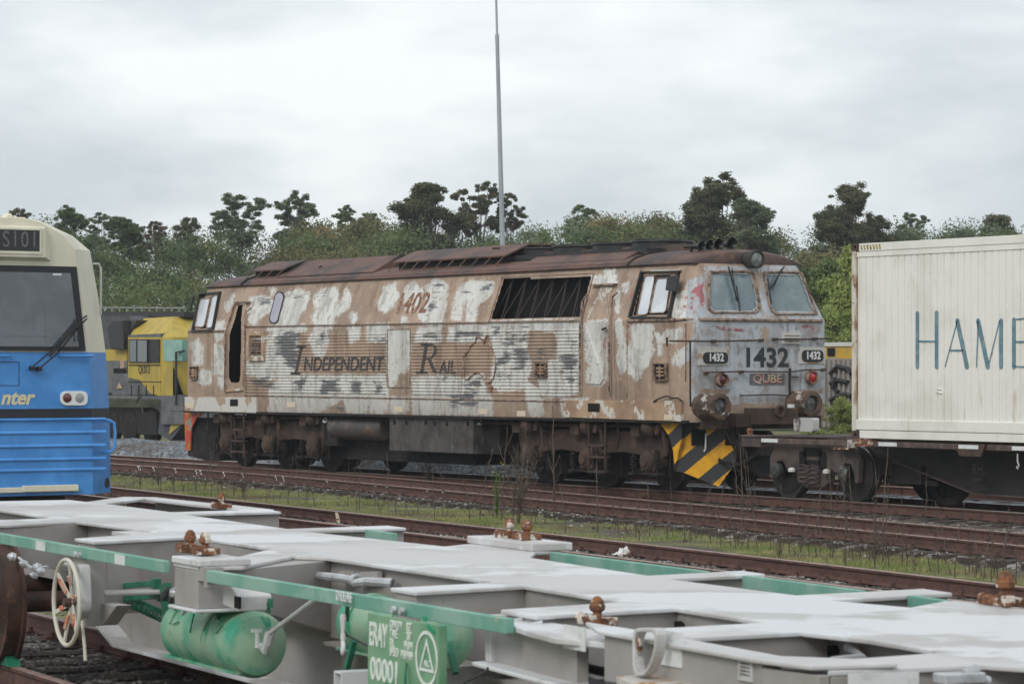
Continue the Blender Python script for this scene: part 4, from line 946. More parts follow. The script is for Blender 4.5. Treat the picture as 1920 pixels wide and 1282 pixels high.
M['tank']=mat('faded_green_tank',(.05,.31,.2),.55,(.27,.42,.29),2.6,.40,.60,c3=(.01,.27,.14),scale3=6,lo3=.6,hi3=.66,detail=8,stretch3=(1,1,.5))
M['rusty']=mat('orange_rust',(.24,.1,.045),.85,(.11,.05,.03),22,.4,.6,c3=(.6,.55,.48),scale3=13,lo3=.54,hi3=.6,bump=.5,bscale=40)
M['galv']=mat('galvanised',(.55,.57,.59),.35,(.4,.41,.42),8,.4,.6,metal=.25)
M['wheel_rust']=mat('wheel_rust',(.075,.035,.024),.6,(.04,.022,.018),5,.4,.6,c3=(.12,.055,.035),scale3=9)
def wx(u,v,lx):
    o=WI@O;d=WI.to_3x3()@ray(u,v);return o+d*((lx-o.x)/d.x)
# --- deck: spine with arms, drawn as plan outlines at deck height
KA,KB=wl(327,1085,-1.44).x-.02,wl(371,1085,-1.44).x+.03
near=[(-9.6,-.5),(-6.6,-.5),(-6.45,-1.18),(-5.75,-1.18),(-6.03,-.52),(-4.35,-.43),(-3.92,-1.20),(-3.50,-1.20),(-3.80,-.42),(-2.3,-.44),(KA,-1.16),(KA,-1.44),(KB,-1.44),(KB+.06,-1.2),(-1.55,-.60),(-1.35,-.47),(.97,-.46),(1.08,-1.12),(1.40,-1.12),(1.24,-.44),(2.42,-.48),(2.58,-1.22),(2.95,-1.22),(2.84,-.44),(3.72,-.47),(3.78,-1.12),(4.22,-1.13),(4.18,-.58),(4.6,-.52),(5.22,-.56),(5.30,-1.10),(5.64,-1.36),(5.70,-.70),(5.9,-.6),(9.0,-.55)]
far=[(9.0,.35),(4.75,.36),(4.4,.95),(3.0,.98),(3.3,.55),(2.75,.44),(2.62,1.25),(2.32,1.28),(2.42,.47),(1.12,.46),(1.03,1.12),(.74,1.15),(.86,.49),(-.8,.60),(-1.28,.88),(-1.32,1.06),(-2.2,1.10),(-2.28,.95),(-2.05,.62),(-4.1,.48),(-4.18,1.30),(-4.52,1.31),(-4.42,.5),(-6.75,.56),(-6.82,1.40),(-7.2,1.42),(-7.12,.6),(-8.4,.6),(-9.6,.55)]
m=WB();m.plate(near+far,ZD-.022,ZD);deck=m.build('deck_plate',M['wtop'],wg,bevel=.006)
def webs(pts,inset_,z0,name='spine_web'):
    m=WB();m.plate(pts,z0,ZD-.023);return m.build(name,M['wside'],wg,bevel=.004)
webs([(-9.6,-.42),(9,-.42),(9,.3),(-9.6,.42)],0,.42)
# deep fish belly below the spine
m=WB();BL1=wl(186,1138,-.32);BL2=wl(245,1205,-.32);P=[(BL1.x,BL1.z),(BL2.x,BL2.z),(6.6,BL2.z-.01),(8,.42),(8,.5),(BL1.x-.4,.5)]
m.prism([(x,-.30,z) for x,z in P],(0,.5,0));m.build('belly_web',M['wside'],wg)
m=WB();m.prism([(x,-.45,z) for x,z in [(BL1.x-.06,BL1.z),(BL2.x-.03,BL2.z-.025),(7,BL2.z-.035),(7,BL2.z-.01),(BL2.x,BL2.z),(BL1.x,BL1.z+.02)]],(0,.8,0));m.build('bottom_flange',M['wtop'],wg,bevel=.004)
m=WB();m.box(-1.2,9,-.55,-.42,.40,.42);m.build('lower_flange',M['wside'],wg)
def arm(a,b,c,d,zt,zi,label=None):
    """box arm under the deck: outer edge a-b, inner edge d-c"""
    m=WB();k=.03
    vs=[(a[0]+k,a[1]+.015,zt),(b[0]-k,b[1]+.015,zt),(c[0]-k,c[1],zi),(d[0]+k,d[1],zi)]
    tp=[(x,y,ZD-.0225) for x,y,z in vs];m.add(vs+tp,[(3,2,1,0),(4,5,6,7),(0,1,5,4),(1,2,6,5),(2,3,7,6),(3,0,4,7)]);return m.build('cross_arm',M['wside'],wg,label=label,bevel=.004)
arm((-6.45,-1.18),(-5.75,-1.18),(-6.03,-.42),(-6.6,-.42),.66,.5)
arm((-3.92,-1.20),(-3.50,-1.20),(-3.80,-.42),(-4.35,-.42),.42,.42)
arm((1.08,-1.12),(1.40,-1.12),(1.24,-.42),(.97,-.42),.62,.45)
arm((2.58,-1.22),(2.95,-1.22),(2.84,-.42),(2.42,-.42),.62,.45)
arm((3.78,-1.12),(4.22,-1.13),(4.18,-.42),(3.72,-.42),.62,.45)
arm((5.30,-1.38),(5.67,-1.36),(5.71,-.42),(5.22,-.42),.2,.2)
for a,b,c,d in (((-7.2,1.40),(-6.82,1.38),(-6.75,.42),(-7.12,.42)),((-4.52,1.29),(-4.18,1.28),(-4.1,.42),(-4.42,.42)),((.74,1.13),(1.03,1.10),(1.12,.42),(.86,.42)),((2.32,1.26),(2.62,1.23),(2.75,.42),(2.42,.42))):
    arm(a,b,c,d,.68,.5)
# twistlock boxes
KX0,KX1=wl(327,1085,-1.44).x,wl(371,1085,-1.44).x
m=WB();m.box(KX0,KX1,-1.44,-1.15,.66,ZD-.024);o=m.build('lock_box',M['wside'],wg,bevel=.006)
m=WB();vs=[(KX0+.02,-1.15,.66),(KX1-.02,-1.15,.66),(-1.4,-.42,.45),(-2.2,-.42,.45)];tp=[(x,y,ZD-.024) for x,y,z in vs];m.add(vs+tp,[(3,2,1,0),(4,5,6,7),(0,1,5,4),(1,2,6,5),(2,3,7,6),(3,0,4,7)]);m.build('cross_arm',M['wside'],wg,bevel=.004)
m=WB();m.plate([(KX0-.03,-1.47),(KX1+.03,-1.47),(KX1+.03,-1.1),(KX0-.03,-1.1)],.64,.66);m.plate([(KX0-.01,-1.455),(KX1+.05,-1.455),(KX1+.05,-1.14),(KX0-.01,-1.14)],ZD+.0,ZD+.04);m.build('lock_plinth',M['wtop'],wg,bevel=.008)
m=WB();m.plate([(-2.28,.88),(-1.3,.86),(-1.3,1.14),(-2.25,1.16)],ZD,ZD+.05);m.build('lock_plinth',M['wtop'],wg,bevel=.008)
def twistlock(x,y,z,lab=None,rot=0,seed=0,big=1):
    m=WB();c=Vector((x,y,z));s=big*.62
    # mirrored conical nose on a collar, baseplate with lugs
    m.lathe(c,(0,0,1),[(0,.085*s),(.02*s,.085*s),(.025*s,.06*s),(.06*s,.058*s),(.075*s,.032*s),(.09*s,.034*s),(.105*s,.058*s),(.135*s,.062*s),(.155*s,.05*s),(.165*s,.052*s),(.2*s,.026*s),(.205*s,.0)],7)
    m.box(x-.14*s,x+.14*s,y-.06,y+.06,z-.002,z+.035);m.bar((x-.19*s,y-.02,z+.02),(x-.1,y,z+.03),.035,.03);m.cyl((x-.21*s,y-.02,z+.02),(x-.18*s,y-.02,z+.02),.03,8);m.box(x+.09,x+.16*s,y-.09,y-.03,z,z+.05)
    return m.build('twistlock',M['rusty'],wg,label=lab,bevel=.004)
for u_,yy_ in ((357,-1.28),(385,-1.28)): twistlock(wl(u_,1050,yy_).x,yy_,ZD+.05)
for u_,yy_ in ((955,1.02),(988,1.02)): twistlock(wl(u_,1010,yy_).x,yy_,ZD+.05)
p=wz(1120,1172,.86);twistlock(p.x,p.y,.865)
p=wz(415,952,.9);twistlock(p.x,p.y,.90)
p=wz(1885,1135,.9);twistlock(p.x,p.y,.905,big=1.25)
# far end bolster at the left end
m=WB();m.plate([(-9.1,.55),(-9.95,1.15),(-9.75,1.38),(-8.0,1.42),(-7.6,1.30),(-8.2,1.2),(-9.5,1.2),(-8.75,.6)],ZD-.021,ZD+.002);m.plate([(-7.9,1.2),(-7.25,1.2),(-7.1,1.45),(-8.0,1.45)],ZD-.02,ZD+.003);m.build('end_bolster',M['wtop'],wg,bevel=.005)
m=WB();m.box(-9.7,-7.2,1.36,1.40,.66,ZD-.022);m.bar((-9.9,1.15,.78),(-9.1,.5,.78),.04,.22);m.build('bolster_web',M['wside'],wg)
# green side rails: front face, with white reflectors and bolts
def rail_(x0,x1,y0,y1,z1=ZD-.005,h=.065,name='side_rail'):
    m=WB();t=.045
    vs=[(x0,y0,z1-h),(x1,y1,z1-h),(x1,y1+t,z1-h),(x0,y0+t,z1-h),(x0,y0,z1),(x1,y1,z1),(x1,y1+t,z1),(x0,y0+t,z1)]
    m.add(vs,[(0,3,2,1),(4,5,6,7),(0,1,5,4),(1,2,6,5),(2,3,7,6),(3,0,4,7)]);return m.build(name,M['wgreen'],wg,bevel=.004)
RB=wl(399,1065,-1.46).x;r1=rail_(-9.5,KX0-.01,-1.565,-1.505,.91,.068);r2=rail_(RB,wl(955,1170,-1.40).x,-1.50,-1.42,.90,.068)
m=WB();m.box(RB-.04,RB+.01,-1.5,-1.40,.80,.915);m.box(KX1,RB,-1.44,-1.40,.82,.9);m.build('rail_socket',M['wside'],wg,bevel=.004)
for x0,x1 in ((-4.12,-3.55),(-1.26,.72),(1.05,2.3),(2.65,3.1)): rail_(x0+.02,x1-.02,.95,.92,.90,.07)
def on(rail,x,x0,x1,y0,y1): return y0+(y1-y0)*(x-x0)/(x1-x0)
m=WB()
for x in (wl(65,1027,-1.56).x,wl(218,1048,-1.53).x):
    y=-1.565+.06*(x+9.5)/7.87-.003;m.box(x-.10,x+.10,y,y+.002,.845,.905)
m.build('reflector',M['white_mark'],r1)
m=WB()
for x in (wl(525,1100,-1.48).x,wl(858,1157,-1.44).x):
    y=-1.50+.08*(x+.93)/3.53-.004;m.box(x-.10,x+.10,y,y+.002,.835,.895)
m.build('reflector',M['white_mark'],r2)
m=WB()
for x in (wl(143,1038,-1.56).x,wl(151,1039,-1.56).x): m.cyl((x,-1.56,.87),(x,-1.575,.87),.018,8)
for x in (wl(741,1135,-1.46).x,wl(756,1138,-1.46).x): m.cyl((x,-1.46,.86),(x,-1.48,.86),.018,8)
m.build('rail_bolt',M['galv'],wg,smooth=True)
# hand brake bracket and wheel
m=WB();bx=wl(167,1100,-1.42)
m.box(bx.x-.13,bx.x+.13,-1.48,-1.36,.42,ZD-.024);m.prism([(bx.x+.13,-1.38,.56),(bx.x+.36,-1.36,.56),(bx.x+.14,-1.38,.42)],(0,.1,0));m.box(bx.x-.13,bx.x+.13,-1.36,-.9,.6,.62)
br=m.build('brake_bracket',M['wside'],wg,bevel=.006)
m=WB();c=wl(125,1129,-1.62);P=[]
g0=wl(165,1105,-1.5);m.prism(rounded([Vector((g0.x-.10,-1.50,g0.z+.13)),Vector((g0.x+.05,-1.50,g0.z+.17)),Vector((g0.x+.09,-1.50,g0.z-.12)),Vector((g0.x-.06,-1.50,g0.z-.2))],.05),(0,-.07,0))
m.build('brake_gearbox',M['wtop'],wg,bevel=.008)
RW=.262;m=WB();m.torus(c,(0,1,0),RW,.014,48,8);hw=m.build('hand_wheel',mat('cream_wheel_paint',(.56,.53,.45),.45),wg,smooth=True,label='cream hand brake wheel with orange marked spokes')
om=mat('orange_spoke',(.5,.12,.05),.6,(.5,.33,.25),18,.45,.6)
for k in range(6):
    t=math.pi*k/3+.32;d=Vector((math.cos(t),0,math.sin(t)));m=WB();m.bar(c+d*.03+Vector((0,.03,0)),c+d*(RW-.005),.026,.012,upv=(0,1,0));m.build('spoke',hw.data.materials[0],hw)
    m=WB();m.bar(c+d*(.08+.03*(k%2))+Vector((0,.018,0)),c+d*(RW-.12+.025*(k%3))+Vector((0,-.002,0)),.0275,.0135,upv=(0,1,0));m.build('spoke_marking',om,hw)
m=WB();m.cyl(c+Vector((0,-.02,0)),c+Vector((0,.13,0)),.028,14);m.build('hub',M['spring'],hw,smooth=True)
m=WB();m.tube([c+Vector((.18,.04,-.1)),c+Vector((.2,.05,-.25)),c+Vector((.22,.05,-.34))],.011,6);m.build('release_handle',hw.data.materials[0],wg,smooth=True)
# green brake rods and spring behind
m=WB()
q=lambda u,v,y:wl(u,v,y)
for (a,b,w_) in (((200,1100),(290,1093),.035),((190,1124),(300,1117),.035)):
    A=q(*a,-.95);B=q(*b,-.95);m.bar(A,B,.03,w_);m.bar(B,B+Vector((.06,0,0)),.05,.065)
A=q(310,1095,-1.0);B=q(318,1175,-1.0);m.bar(A,B,.05,.1);m.build('brake_rod',M['dgreen'],wg,bevel=.004)
m=WB();A=q(246,1128,-.9);B=q(305,1155,-.9);pts=[]
for k in range(121):
    t=k/120;d_=(B-A);pts.append(A+d_*t+Vector((0,math.sin(t*2*math.pi*13)*.035,math.cos(t*2*math.pi*13)*.035)))
m.tube(pts,.007,5);m.build('brake_spring',M['dgreen'],wg,smooth=True)
# air tanks
def tank(cu,cv,u0,yy,r,name,lab):
    c=q(cu,cv,yy);x0=q(u0,cv-30,yy).x;m=WB();Lx=c.x-x0
    m.lathe((x0,yy,c.z),(1,0,0),[(-.0,0),(.005,r*.35),(.03,r*.75),(.08,r*.96),(.12,r),(Lx*.7,r),(Lx*.7+.004,r*1.012),(Lx-.07,r*1.012),(Lx-.02,r*.9),(Lx+.005,r*.6),(Lx+.02,0)],44)
    o=m.build(name,M['tank'],wg,smooth=True,label=lab)
    m=WB();m.box(x0+.02,c.x-.05,yy-.03-r*.6,yy-r*.6+.03,c.z-r*.86,c.z-r*.78)
    for xx in (x0+Lx*.2,x0+Lx*.65):
        m.frame([Vector((xx-.02,yy+(r+.012)*math.cos(t),c.z+(r+.012)*math.sin(t))) for t in np.linspace(math.pi*.35,math.pi*.9,10)],[Vector((xx-.02,yy+(r+.002)*math.cos(t),c.z+(r+.002)*math.sin(t))) for t in np.linspace(math.pi*.35,math.pi*.9,10)],(.04,0,0))
    m.build('tank_strap',M['tank'],o);return c,x0,o
c,x0,t1=tank(487,1210,345,-1.12,.186,'air_tank','larger green air tank with a white pipe in its end')
m=WB();e=c+Vector((.03,0,.0));w_=q(594,1121,-1.3);m.tube([e,e+Vector((.09,-.01,-.02)),e+Vector((.15,-.02,.03)),e+Vector((.2,-.03,.09))],.022,8);m.tube([e+Vector((.2,-.03,.09)),w_],.014,8);m.lathe(e+Vector((.15,-.02,.03)),(.6,0,.8),[(0,.03),(.05,.035),(.09,.03)],8);m.build('air_pipe',M['white_mark'],wg,smooth=True)
m=WB();m.bar(e+Vector((-.0,-.06,.09)),e+Vector((.12,-.05,.1)),.012,.02);m.cyl(e+Vector((.06,-.05,0)),e+Vector((.06,-.05,.09)),.012,8);m.build('cock_handle',M['white_mark'],wg)
m=WB()
for a,b in (((335,1165),(323,1170)),((364,1150),(356,1185)),((418,1172),(405,1187))): m.bar(q(*a,-1.30),q(*b,-1.31),.008,.005)
for u_ in (330,408): p=q(u_,1140,-1.26);m.box(p.x-.012,p.x+.012,-1.27,-1.24,p.z-.06,p.z+.06)
m.build('tank_hanger',M['dgreen'],t1)
c2_,x2,t2=tank(842,1200,668,-.95,.16,'air_tank','green air tank half hidden behind the number board')
# valve gear under box A
m=WB()
p=q(440,1125,-1.35);m.prism([(p.x-.12,-1.38,p.z-.03),(p.x+.13,-1.38,p.z-.05),(p.x+.13,-1.38,p.z+.03),(p.x+.02,-1.38,p.z+.08),(p.x-.1,-1.38,p.z+.06)],(0,.2,0));m.bar(q(450,1115,-1.1),q(478,1130,-1.1),.1,.05);m.build('valve_cover',M['wtop'],wg,bevel=.006)
m=WB();p=q(438,1127,-1.388);m.box(p.x+.0,p.x+.07,-1.385,-1.37,p.z-.035,p.z+.03);m.build('valve_opening',M['void'],wg)
m=WB()
for u,v,s in ((350,1118,.05),(372,1135,.045),(335,1112,.035),(385,1140,.035),(362,1125,.03)):
    p=q(u,v,-1.36);m.lathe(p,(.4,-1,.2),[(-.04,s*.5),(0,s*.7),(.02,s),(.05,s*.8),(.06,s*.3),(.065,0)],9)
m.tube([q(355,1115,-1.36),q(350,1140,-1.36),q(343,1150,-1.33)],.012,6);m.build('valve',M['galv'],wg,smooth=True)
m=WB()
for u,v in ((322,1112),(330,1122),(316,1118),(340,1124)): p=q(u,v,-1.25);m.lathe(p,(0,-1,.3),[(0,.03),(.04,.035),(.05,.0)],7)
m.build('valve_fitting',M['black'],wg)
m=WB();m.bar(q(480,1128,-1.2),q(510,1130,-1.2),.012,.05);m.bar(q(503,1128,-1.2),q(503,1148,-1.2),.02,.02);m.build('rail_hanger',M['dgreen'],wg)
# white pipe along the spine by the oval cutouts
m=WB();A=q(640,1083,-.55);m.tube([q(560,1075,-.52),A,q(668,1088,-.56)],.024,8);m.tube([q(668,1092,-.58),q(690,1090,-.62),q(735,1092,-.62),q(745,1100,-.5)],.026,8);m.lathe(q(665,1088,-.57),(1,0,0),[(0,.04),(.05,.042),(.05,.03)],10)
m.tube([q(60,1024,-1.1),q(150,1032,-1.0)],.02,8);m.tube([q(113,1056,-1.15),q(180,1068,-1.1)],.014,6)
m.tube([q(1560,1240,-.55),q(1620,1232,-.5),q(1590,1212,-.46)],.022,8)
m.build('air_pipe',M['galv'],wg,smooth=True)
m=WB();m.bar(q(641,1078,-.47),q(668,1078,-.46),.03,.05);m.bar(q(672,1082,-.47),q(712,1080,-.46),.03,.06);m.bar(q(640,1084,-.52),q(640,1075,-.47),.06,.01);m.build('pipe_bracket',M['wside'],wg)
m=WB()
for pts in (((560,1062),(612,1058),(612,1088),(560,1094)),((107,994),(150,992),(150,1022),(107,1020)),((1256,1165),(1280,1163),(1286,1176),(1256,1176)),((1522,1212),(1570,1208),(1574,1226),(1518,1236))):
    P=rounded([q(u,v,-.43) for u,v in pts],.03);m.prism(P,(0,-.004,0))
m.build('oval_cutout',M['void'],wg)
# cylinder behind the rail at 250,1000 and small bits
m=WB();m.box(-4.9,-4.3,-.62,-.44,.86,.885);m.build('step_plate',M['wtop'],wg)
# number board
sb=[(686,1126),(836,1152)]
A=q(686,1135,-1.51);B=q(832,1160,-1.47);zt=.83;zb_=.24
m=WB();m.box(A.x,B.x,-1.50,-1.485,zb_,zt);m.box(B.x-.004,B.x+.006,-1.50,-1.455,zb_,zt)
SG=mat('board_green',(.2,.36,.22),.55,(.13,.3,.17),3,.45,.6,c3=(.02,.27,.14),scale3=4,lo3=.66,hi3=.68)
bd=m.build('number_board',SG,wg,bevel=.003,label='green number board lettered ERAY 00001')
def wm(u,v,y): p=q(u,v,y);return WM@Matrix(((1,0,0,p.x),(0,0,-1,p.y),(0,1,0,p.z),(0,0,0,1)))
M['wletter']=mat('white_board_paint',(.72,.76,.72),.5,(.5,.6,.5),20,.5,.65)
y_=-1.502
text('ERAY',wm(709,1192,y_),.158,M['wletter'],bd,fit=.215,bold=.0035,name='lettering');text('00001',wm(721,1259,y_),.15,M['wletter'],bd,fit=.32,bold=.003,name='lettering')
for s_,u,v,w_ in (('CAPACITY',731,1170,.14),('TARE',731,1187,.09),('D.L.',731,1204,.05),('SPEED',731,1221,.10),('82T',762,1175,.06),('20T',762,1192,.06),('19.8M',757,1209,.09),('115KM/H',751,1226,.13)):
    text(s_,wm(u,v,y_),.058,M['wletter'],bd,fit=w_,bold=.0012,name='lettering',align='LEFT')
m=WB();c=q(800,1222,y_);n=40
el=[Vector((c.x+.125*math.cos(t),y_,c.z+.13*math.sin(t)-.03)) for t in np.linspace(0,2*math.pi,n,endpoint=False)];ei=[Vector((c.x+.108*math.cos(t),y_,c.z+.113*math.sin(t)-.03)) for t in np.linspace(0,2*math.pi,n,endpoint=False)]
m.frame(el,ei,(0,-.002,0))
T=[Vector((c.x,y_,c.z+.065)),Vector((c.x-.085,y_,c.z-.09)),Vector((c.x+.085,y_,c.z-.09))];ce=sum(T,Vector())/3;m.frame(T,[ce+(p-ce)*.72 for p in T],(0,-.002,0));m.build('emblem',M['wletter'],bd)
text('ALC',WM@Matrix(((1,0,0,c.x),(0,0,-1,y_),(0,1,0,c.z-.055),(0,0,0,1))),.045,M['wletter'],bd,name='emblem_letters',width=.8)
m=WB()
p=q(764,1160,y_-.003);p2=q(797,1160,y_-.003);m.box(p2.x-.03,p2.x+.02,y_-.002,y_,p2.z-.012,p2.z+.012);m.bar(q(802,1172,y_),q(815,1186,y_),.004,.02);m.build('fresh_paint_patch',mat('fresh_green',(.01,.27,.14),.5),bd)
m=WB();p=q(766,1262,y_);m.tube([p+Vector((0,-.01,.05)),p+Vector((.03,-.03,.0)),p+Vector((.03,-.03,-.06)),p+Vector((0,-.01,-.09))],.006,6);m.build('board_handle',M['dgreen'],bd)
text('D.RELEASE',wm(645,1119,-1.477),.07,M['white_mark'],r2,fit=.2,name='lettering')
# white chain link hanging, ladder end and struts
m=WB();p=q(643,1150,-1.49);m.lathe(p,(0,0,-1),[(0,.012),(.02,.018),(.08,.009),(.11,.014),(.14,.01)],8);m.torus(p+Vector((0,0,-.17)),(.3,1,0),.028,.010,18,6);m.build('chain_link',M['wtop'],wg,smooth=True)
m=WB();m.bar(q(664,1200,-1.2),q(648,1262,-1.2),.03,.03);m.bar(q(845,1222,-1.1),q(855,1262,-1.1),.03,.03);m.bar(q(652,1132,-1.4),q(650,1160,-1.35),.02,.03);m.build('tank_strut',M['dgreen'],wg,bevel=.003)
m=WB();p=q(650,1272,-1.3);m.frame([Vector((p.x-.05,-1.35,p.z+.04)),Vector((p.x+.05,-1.35,p.z+.04)),Vector((p.x+.05,-1.35,p.z-.06)),Vector((p.x-.05,-1.35,p.z-.06))],[Vector((p.x-.04,-1.35,p.z+.03)),Vector((p.x+.04,-1.35,p.z+.03)),Vector((p.x+.04,-1.35,p.z-.05)),Vector((p.x-.04,-1.35,p.z-.05))],(0,1.0,0));m.build('box_section',M['wtop'],wg)
m=WB();m.tube([q(690,1210,-1.3),q(650,1190,-1.3),q(640,1170,-1.45)],.005,5);m.tube([q(870,1280,-1.4),q(915,1256,-1.5),q(914,1250,-1.5)],.006,5);m.build('cable',M['black'],wg)
# --- near end: side beam with the stepped lock platform, ring plate, buffers of the bogie
m=WB()
Bm=[(2.62,-1.20),(4.0,-1.42),(5.0,-1.38),(5.72,-1.52),(7.2,-1.50)]
def beam(pts,z0,z1,t):
    for a,b in zip(pts,pts[1:]):
        vs=[(a[0],a[1],z0),(b[0],b[1],z0),(b[0],b[1]+t,z0),(a[0],a[1]+t,z0)];tp=[(x,y,z1) for x,y,_ in vs];m.add(vs+tp,[(0,3,2,1),(4,5,6,7),(0,1,5,4),(1,2,6,5),(2,3,7,6),(3,0,4,7)])
E1=q(955,1150,-1.25);E2=q(1205,1175,-1.36)
beam([(2.62,-1.27),(3.62,-1.36)],.66,.845,.06);m.build('end_beam',M['wside'],wg,bevel=.004)
m=WB();m.plate([(2.72,-1.30),(3.3,-1.42),(3.62,-1.46),(3.92,-1.36),(4.3,-1.2),(4.3,-1.1),(2.75,-1.12)],.835,.862);m.plate([(2.56,-1.36),(3.7,-1.46),(3.7,-1.15),(2.56,-1.15)],.645,.665);m.box(2.58,2.64,-1.30,-1.2,.665,ZD-.02);m.build('lock_platform',M['wtop'],wg,bevel=.006)
m=WB()
for x_ in (2.78,2.98): m.prism([(x_,-1.21,.862),(x_,-1.30,.862),(x_,-1.21,ZD-.02)],(.015,0,0))
m.build('gusset',M['wtop'],wg)
m=WB();beam([(3.95,-1.40),(5.30,-1.44)],.62,.90,.09);beam([(5.30,-1.44),(5.64,-1.40)],.5,.885,.05);m.build('end_beam',M['wside'],wg,bevel=.006)
m=WB();m.plate([(3.55,-1.28),(3.95,-1.43),(5.28,-1.47),(5.62,-1.42),(5.68,-1.08),(5.5,-1.1),(5.25,-1.32),(4.0,-1.27)],ZD+.001,ZD+.02);m.build('end_beam_cap',M['wtop'],wg,bevel=.006)
p=q(1228,1218,-1.46);m=WB()
P=[Vector((p.x-.12,-1.45,p.z+.08)),Vector((p.x+.13,-1.47,p.z+.10)),Vector((p.x+.10,-1.47,p.z-.02)),Vector((p.x+.02,-1.47,p.z-.10)),Vector((p.x-.12,-1.45,p.z-.11))]
m.frame(rounded(P,.05),[p_ for p_ in rounded(scale_loop(P,.84),.05)],(0,-.05,0));rp_=m.build('roping_ring',M['wtop'],wg,bevel=.005)
m=WB();P2=[(p.x-.2,-1.40),(p.x-.16,-1.55),(p.x+.05,-1.60),(p.x+.22,-1.52),(p.x+.24,-1.40)];m.plate(P2,p.z-.145,p.z-.115);m.build('ring_flange',mat('rust_edged_grey',(.55,.52,.48),.6,(.4,.2,.06),9,.5,.62),wg,bevel=.004)
m=WB();c=q(1195,1198,-1.47)
m.torus(c+Vector((.02,-.01,-.02)),(.2,1,0),.03,.012,16,6);m.build('shackle',M['rusty'],wg,smooth=True)
m=WB()
for u,v,w_,h_ in ((1081,1195,.10,.05),(1262,1215,.09,.07)): p=q(u,v,-1.40 if u<1200 else -1.415);m.box(p.x-w_,p.x+w_,p.y-.012,p.y-.005,p.z-h_,p.z+h_)
P=[wx(u,v,5.70) for u,v in ((1590,1262),(1722,1258),(1722,1282),(1590,1286))];m.prism(P,(.004,0,0));m.build('pale_panel',M['white_mark'],wg)
m=WB();p=q(1401,1252,-1.435);m.box(p.x-.055,p.x+.055,-1.445,-1.43,p.z-.05,p.z+.05);bp_=m.build('builder_plate',mat('plate_grey',(.5,.5,.49),.5,(.36,.34,.33),20,.45,.6),wg,bevel=.002)
m=WB()
for k in range(5): m.box(p.x-.035,p.x+.035,-1.447,-1.445,p.z+.03-k*.014,p.z+.034-k*.014)
m.build('plate_lines',M['box_grey'],bp_)
m=WB();p=wx(1800,1270,5.75);m.box(p.x-.05,p.x+.04,p.y-.09,p.y+.09,p.z-.02,p.z+.02);m.cyl((p.x,p.y+.09,p.z-.01),(p.x,p.y+.13,p.z-.02),.022,8);m.cyl((p.x,p.y+.02,p.z+.01),(p.x,p.y+.08,p.z+.03),.022,8);m.build('brake_cock',M['galv'],wg,bevel=.006)
m=WB();m.tube([q(1040,1214,-1.1),q(1062,1235,-1.12),q(1090,1248,-1.15),q(1120,1256,-1.2),q(1150,1262,-1.2)],.021,8);m.build('rubber_hose',M['rubber'],wg,smooth=True)
# bogies: one at each end
def wbogie(xc,lab,cover=False):
    m=WB();yc=-.36
    for s in (-1,1):
        y=yc+s*1.0;P=[(xc-1.1,.44),(xc-.7,.6),(xc-.3,.5),(xc+.3,.5),(xc+.7,.6),(xc+1.1,.44),(xc+1.05,.2),(xc+.75,.3),(xc+.4,.12),(xc-.4,.12),(xc-.75,.3),(xc-1.05,.2)];m.prism([(x,y,z) for x,z in P],(0,s*.12,0))
    fr=m.build('bogie_frame',M['under_dark'],wg,bevel=.01,label=lab)
    for dx in (-.85,.85):
        m=WB()
        for s in (-1,1): wheel(m,(xc+dx,yc+s*.78,ZR+.43),.43,axis=(0,-s,0))
        m.cyl((xc+dx,yc-.75,ZR+.43),(xc+dx,yc+.75,ZR+.43),.075,14);m.build('wheelset',M['wheel_rust'],fr,smooth=True)
        m=WB()
        for s in (-1,1): m.lathe((xc+dx,yc+s*1.1,ZR+.43),(0,s,0),[(0,.12),(.08,.12),(.1,.08),(.12,0)],14)
        m.build('axle_box',M['under_dark'],fr,smooth=True)
    return fr
hb=wl(44,1130,-1.1).x
wbogie(hb-.45-.85+.0,'bogie under the left end of the wagon');wbogie(5.2,'bogie under the right end of the wagon')
m=WB();p=q(1180,1268,-1.28)
m.lathe((p.x+.12,-1.25,p.z-.25),(0,0,1),[(0,.30),(.12,.30),(.2,.285),(.235,.25),(.245,.12),(.25,0)],40);m.build('spring_cover',mat('black_cover',(.012,.013,.018),.35,spec=.6),wg,smooth=True)
m=WB()
for u,v,s in ((28,1045,.03),(75,1065,.03),(82,1072,.025),(50,1058,.025),(70,1080,.02)): m.lathe(q(u,v,-1.15),(0,-1,.3),[(0,s),(.03,s*1.1),(.05,s*.6),(.06,0)],8)
m.tube([q(35,1045,-1.15),q(60,1065,-1.15),q(90,1062,-1.1)],.01,6);m.build('brake_fitting',M['galv'],wg,smooth=True)
# green chock on the rail beneath the left bogie
ck=thing('wheel_chock','small green wedge chock with a red rod lying on the rail at bottom left','chock',M=WM@Matrix.Translation((0,0,0)))
m=WB();p=wl(20,1222,-1.12);m.prism([(p.x-.1,-1.17,ZR),(p.x+.1,-1.17,ZR),(p.x+.03,-1.17,ZR+.07),(p.x-.06,-1.17,ZR+.08)],(0,.1,0));m.build('wedge',M['dgreen'],ck,bevel=.005)
m=WB();m.cyl((p.x-.3,-1.16,ZR+.1),(p.x-.04,-1.16,ZR+.045),.018,8);m.build('rod',mat('red_rod',(.45,.03,.03),.5),ck)
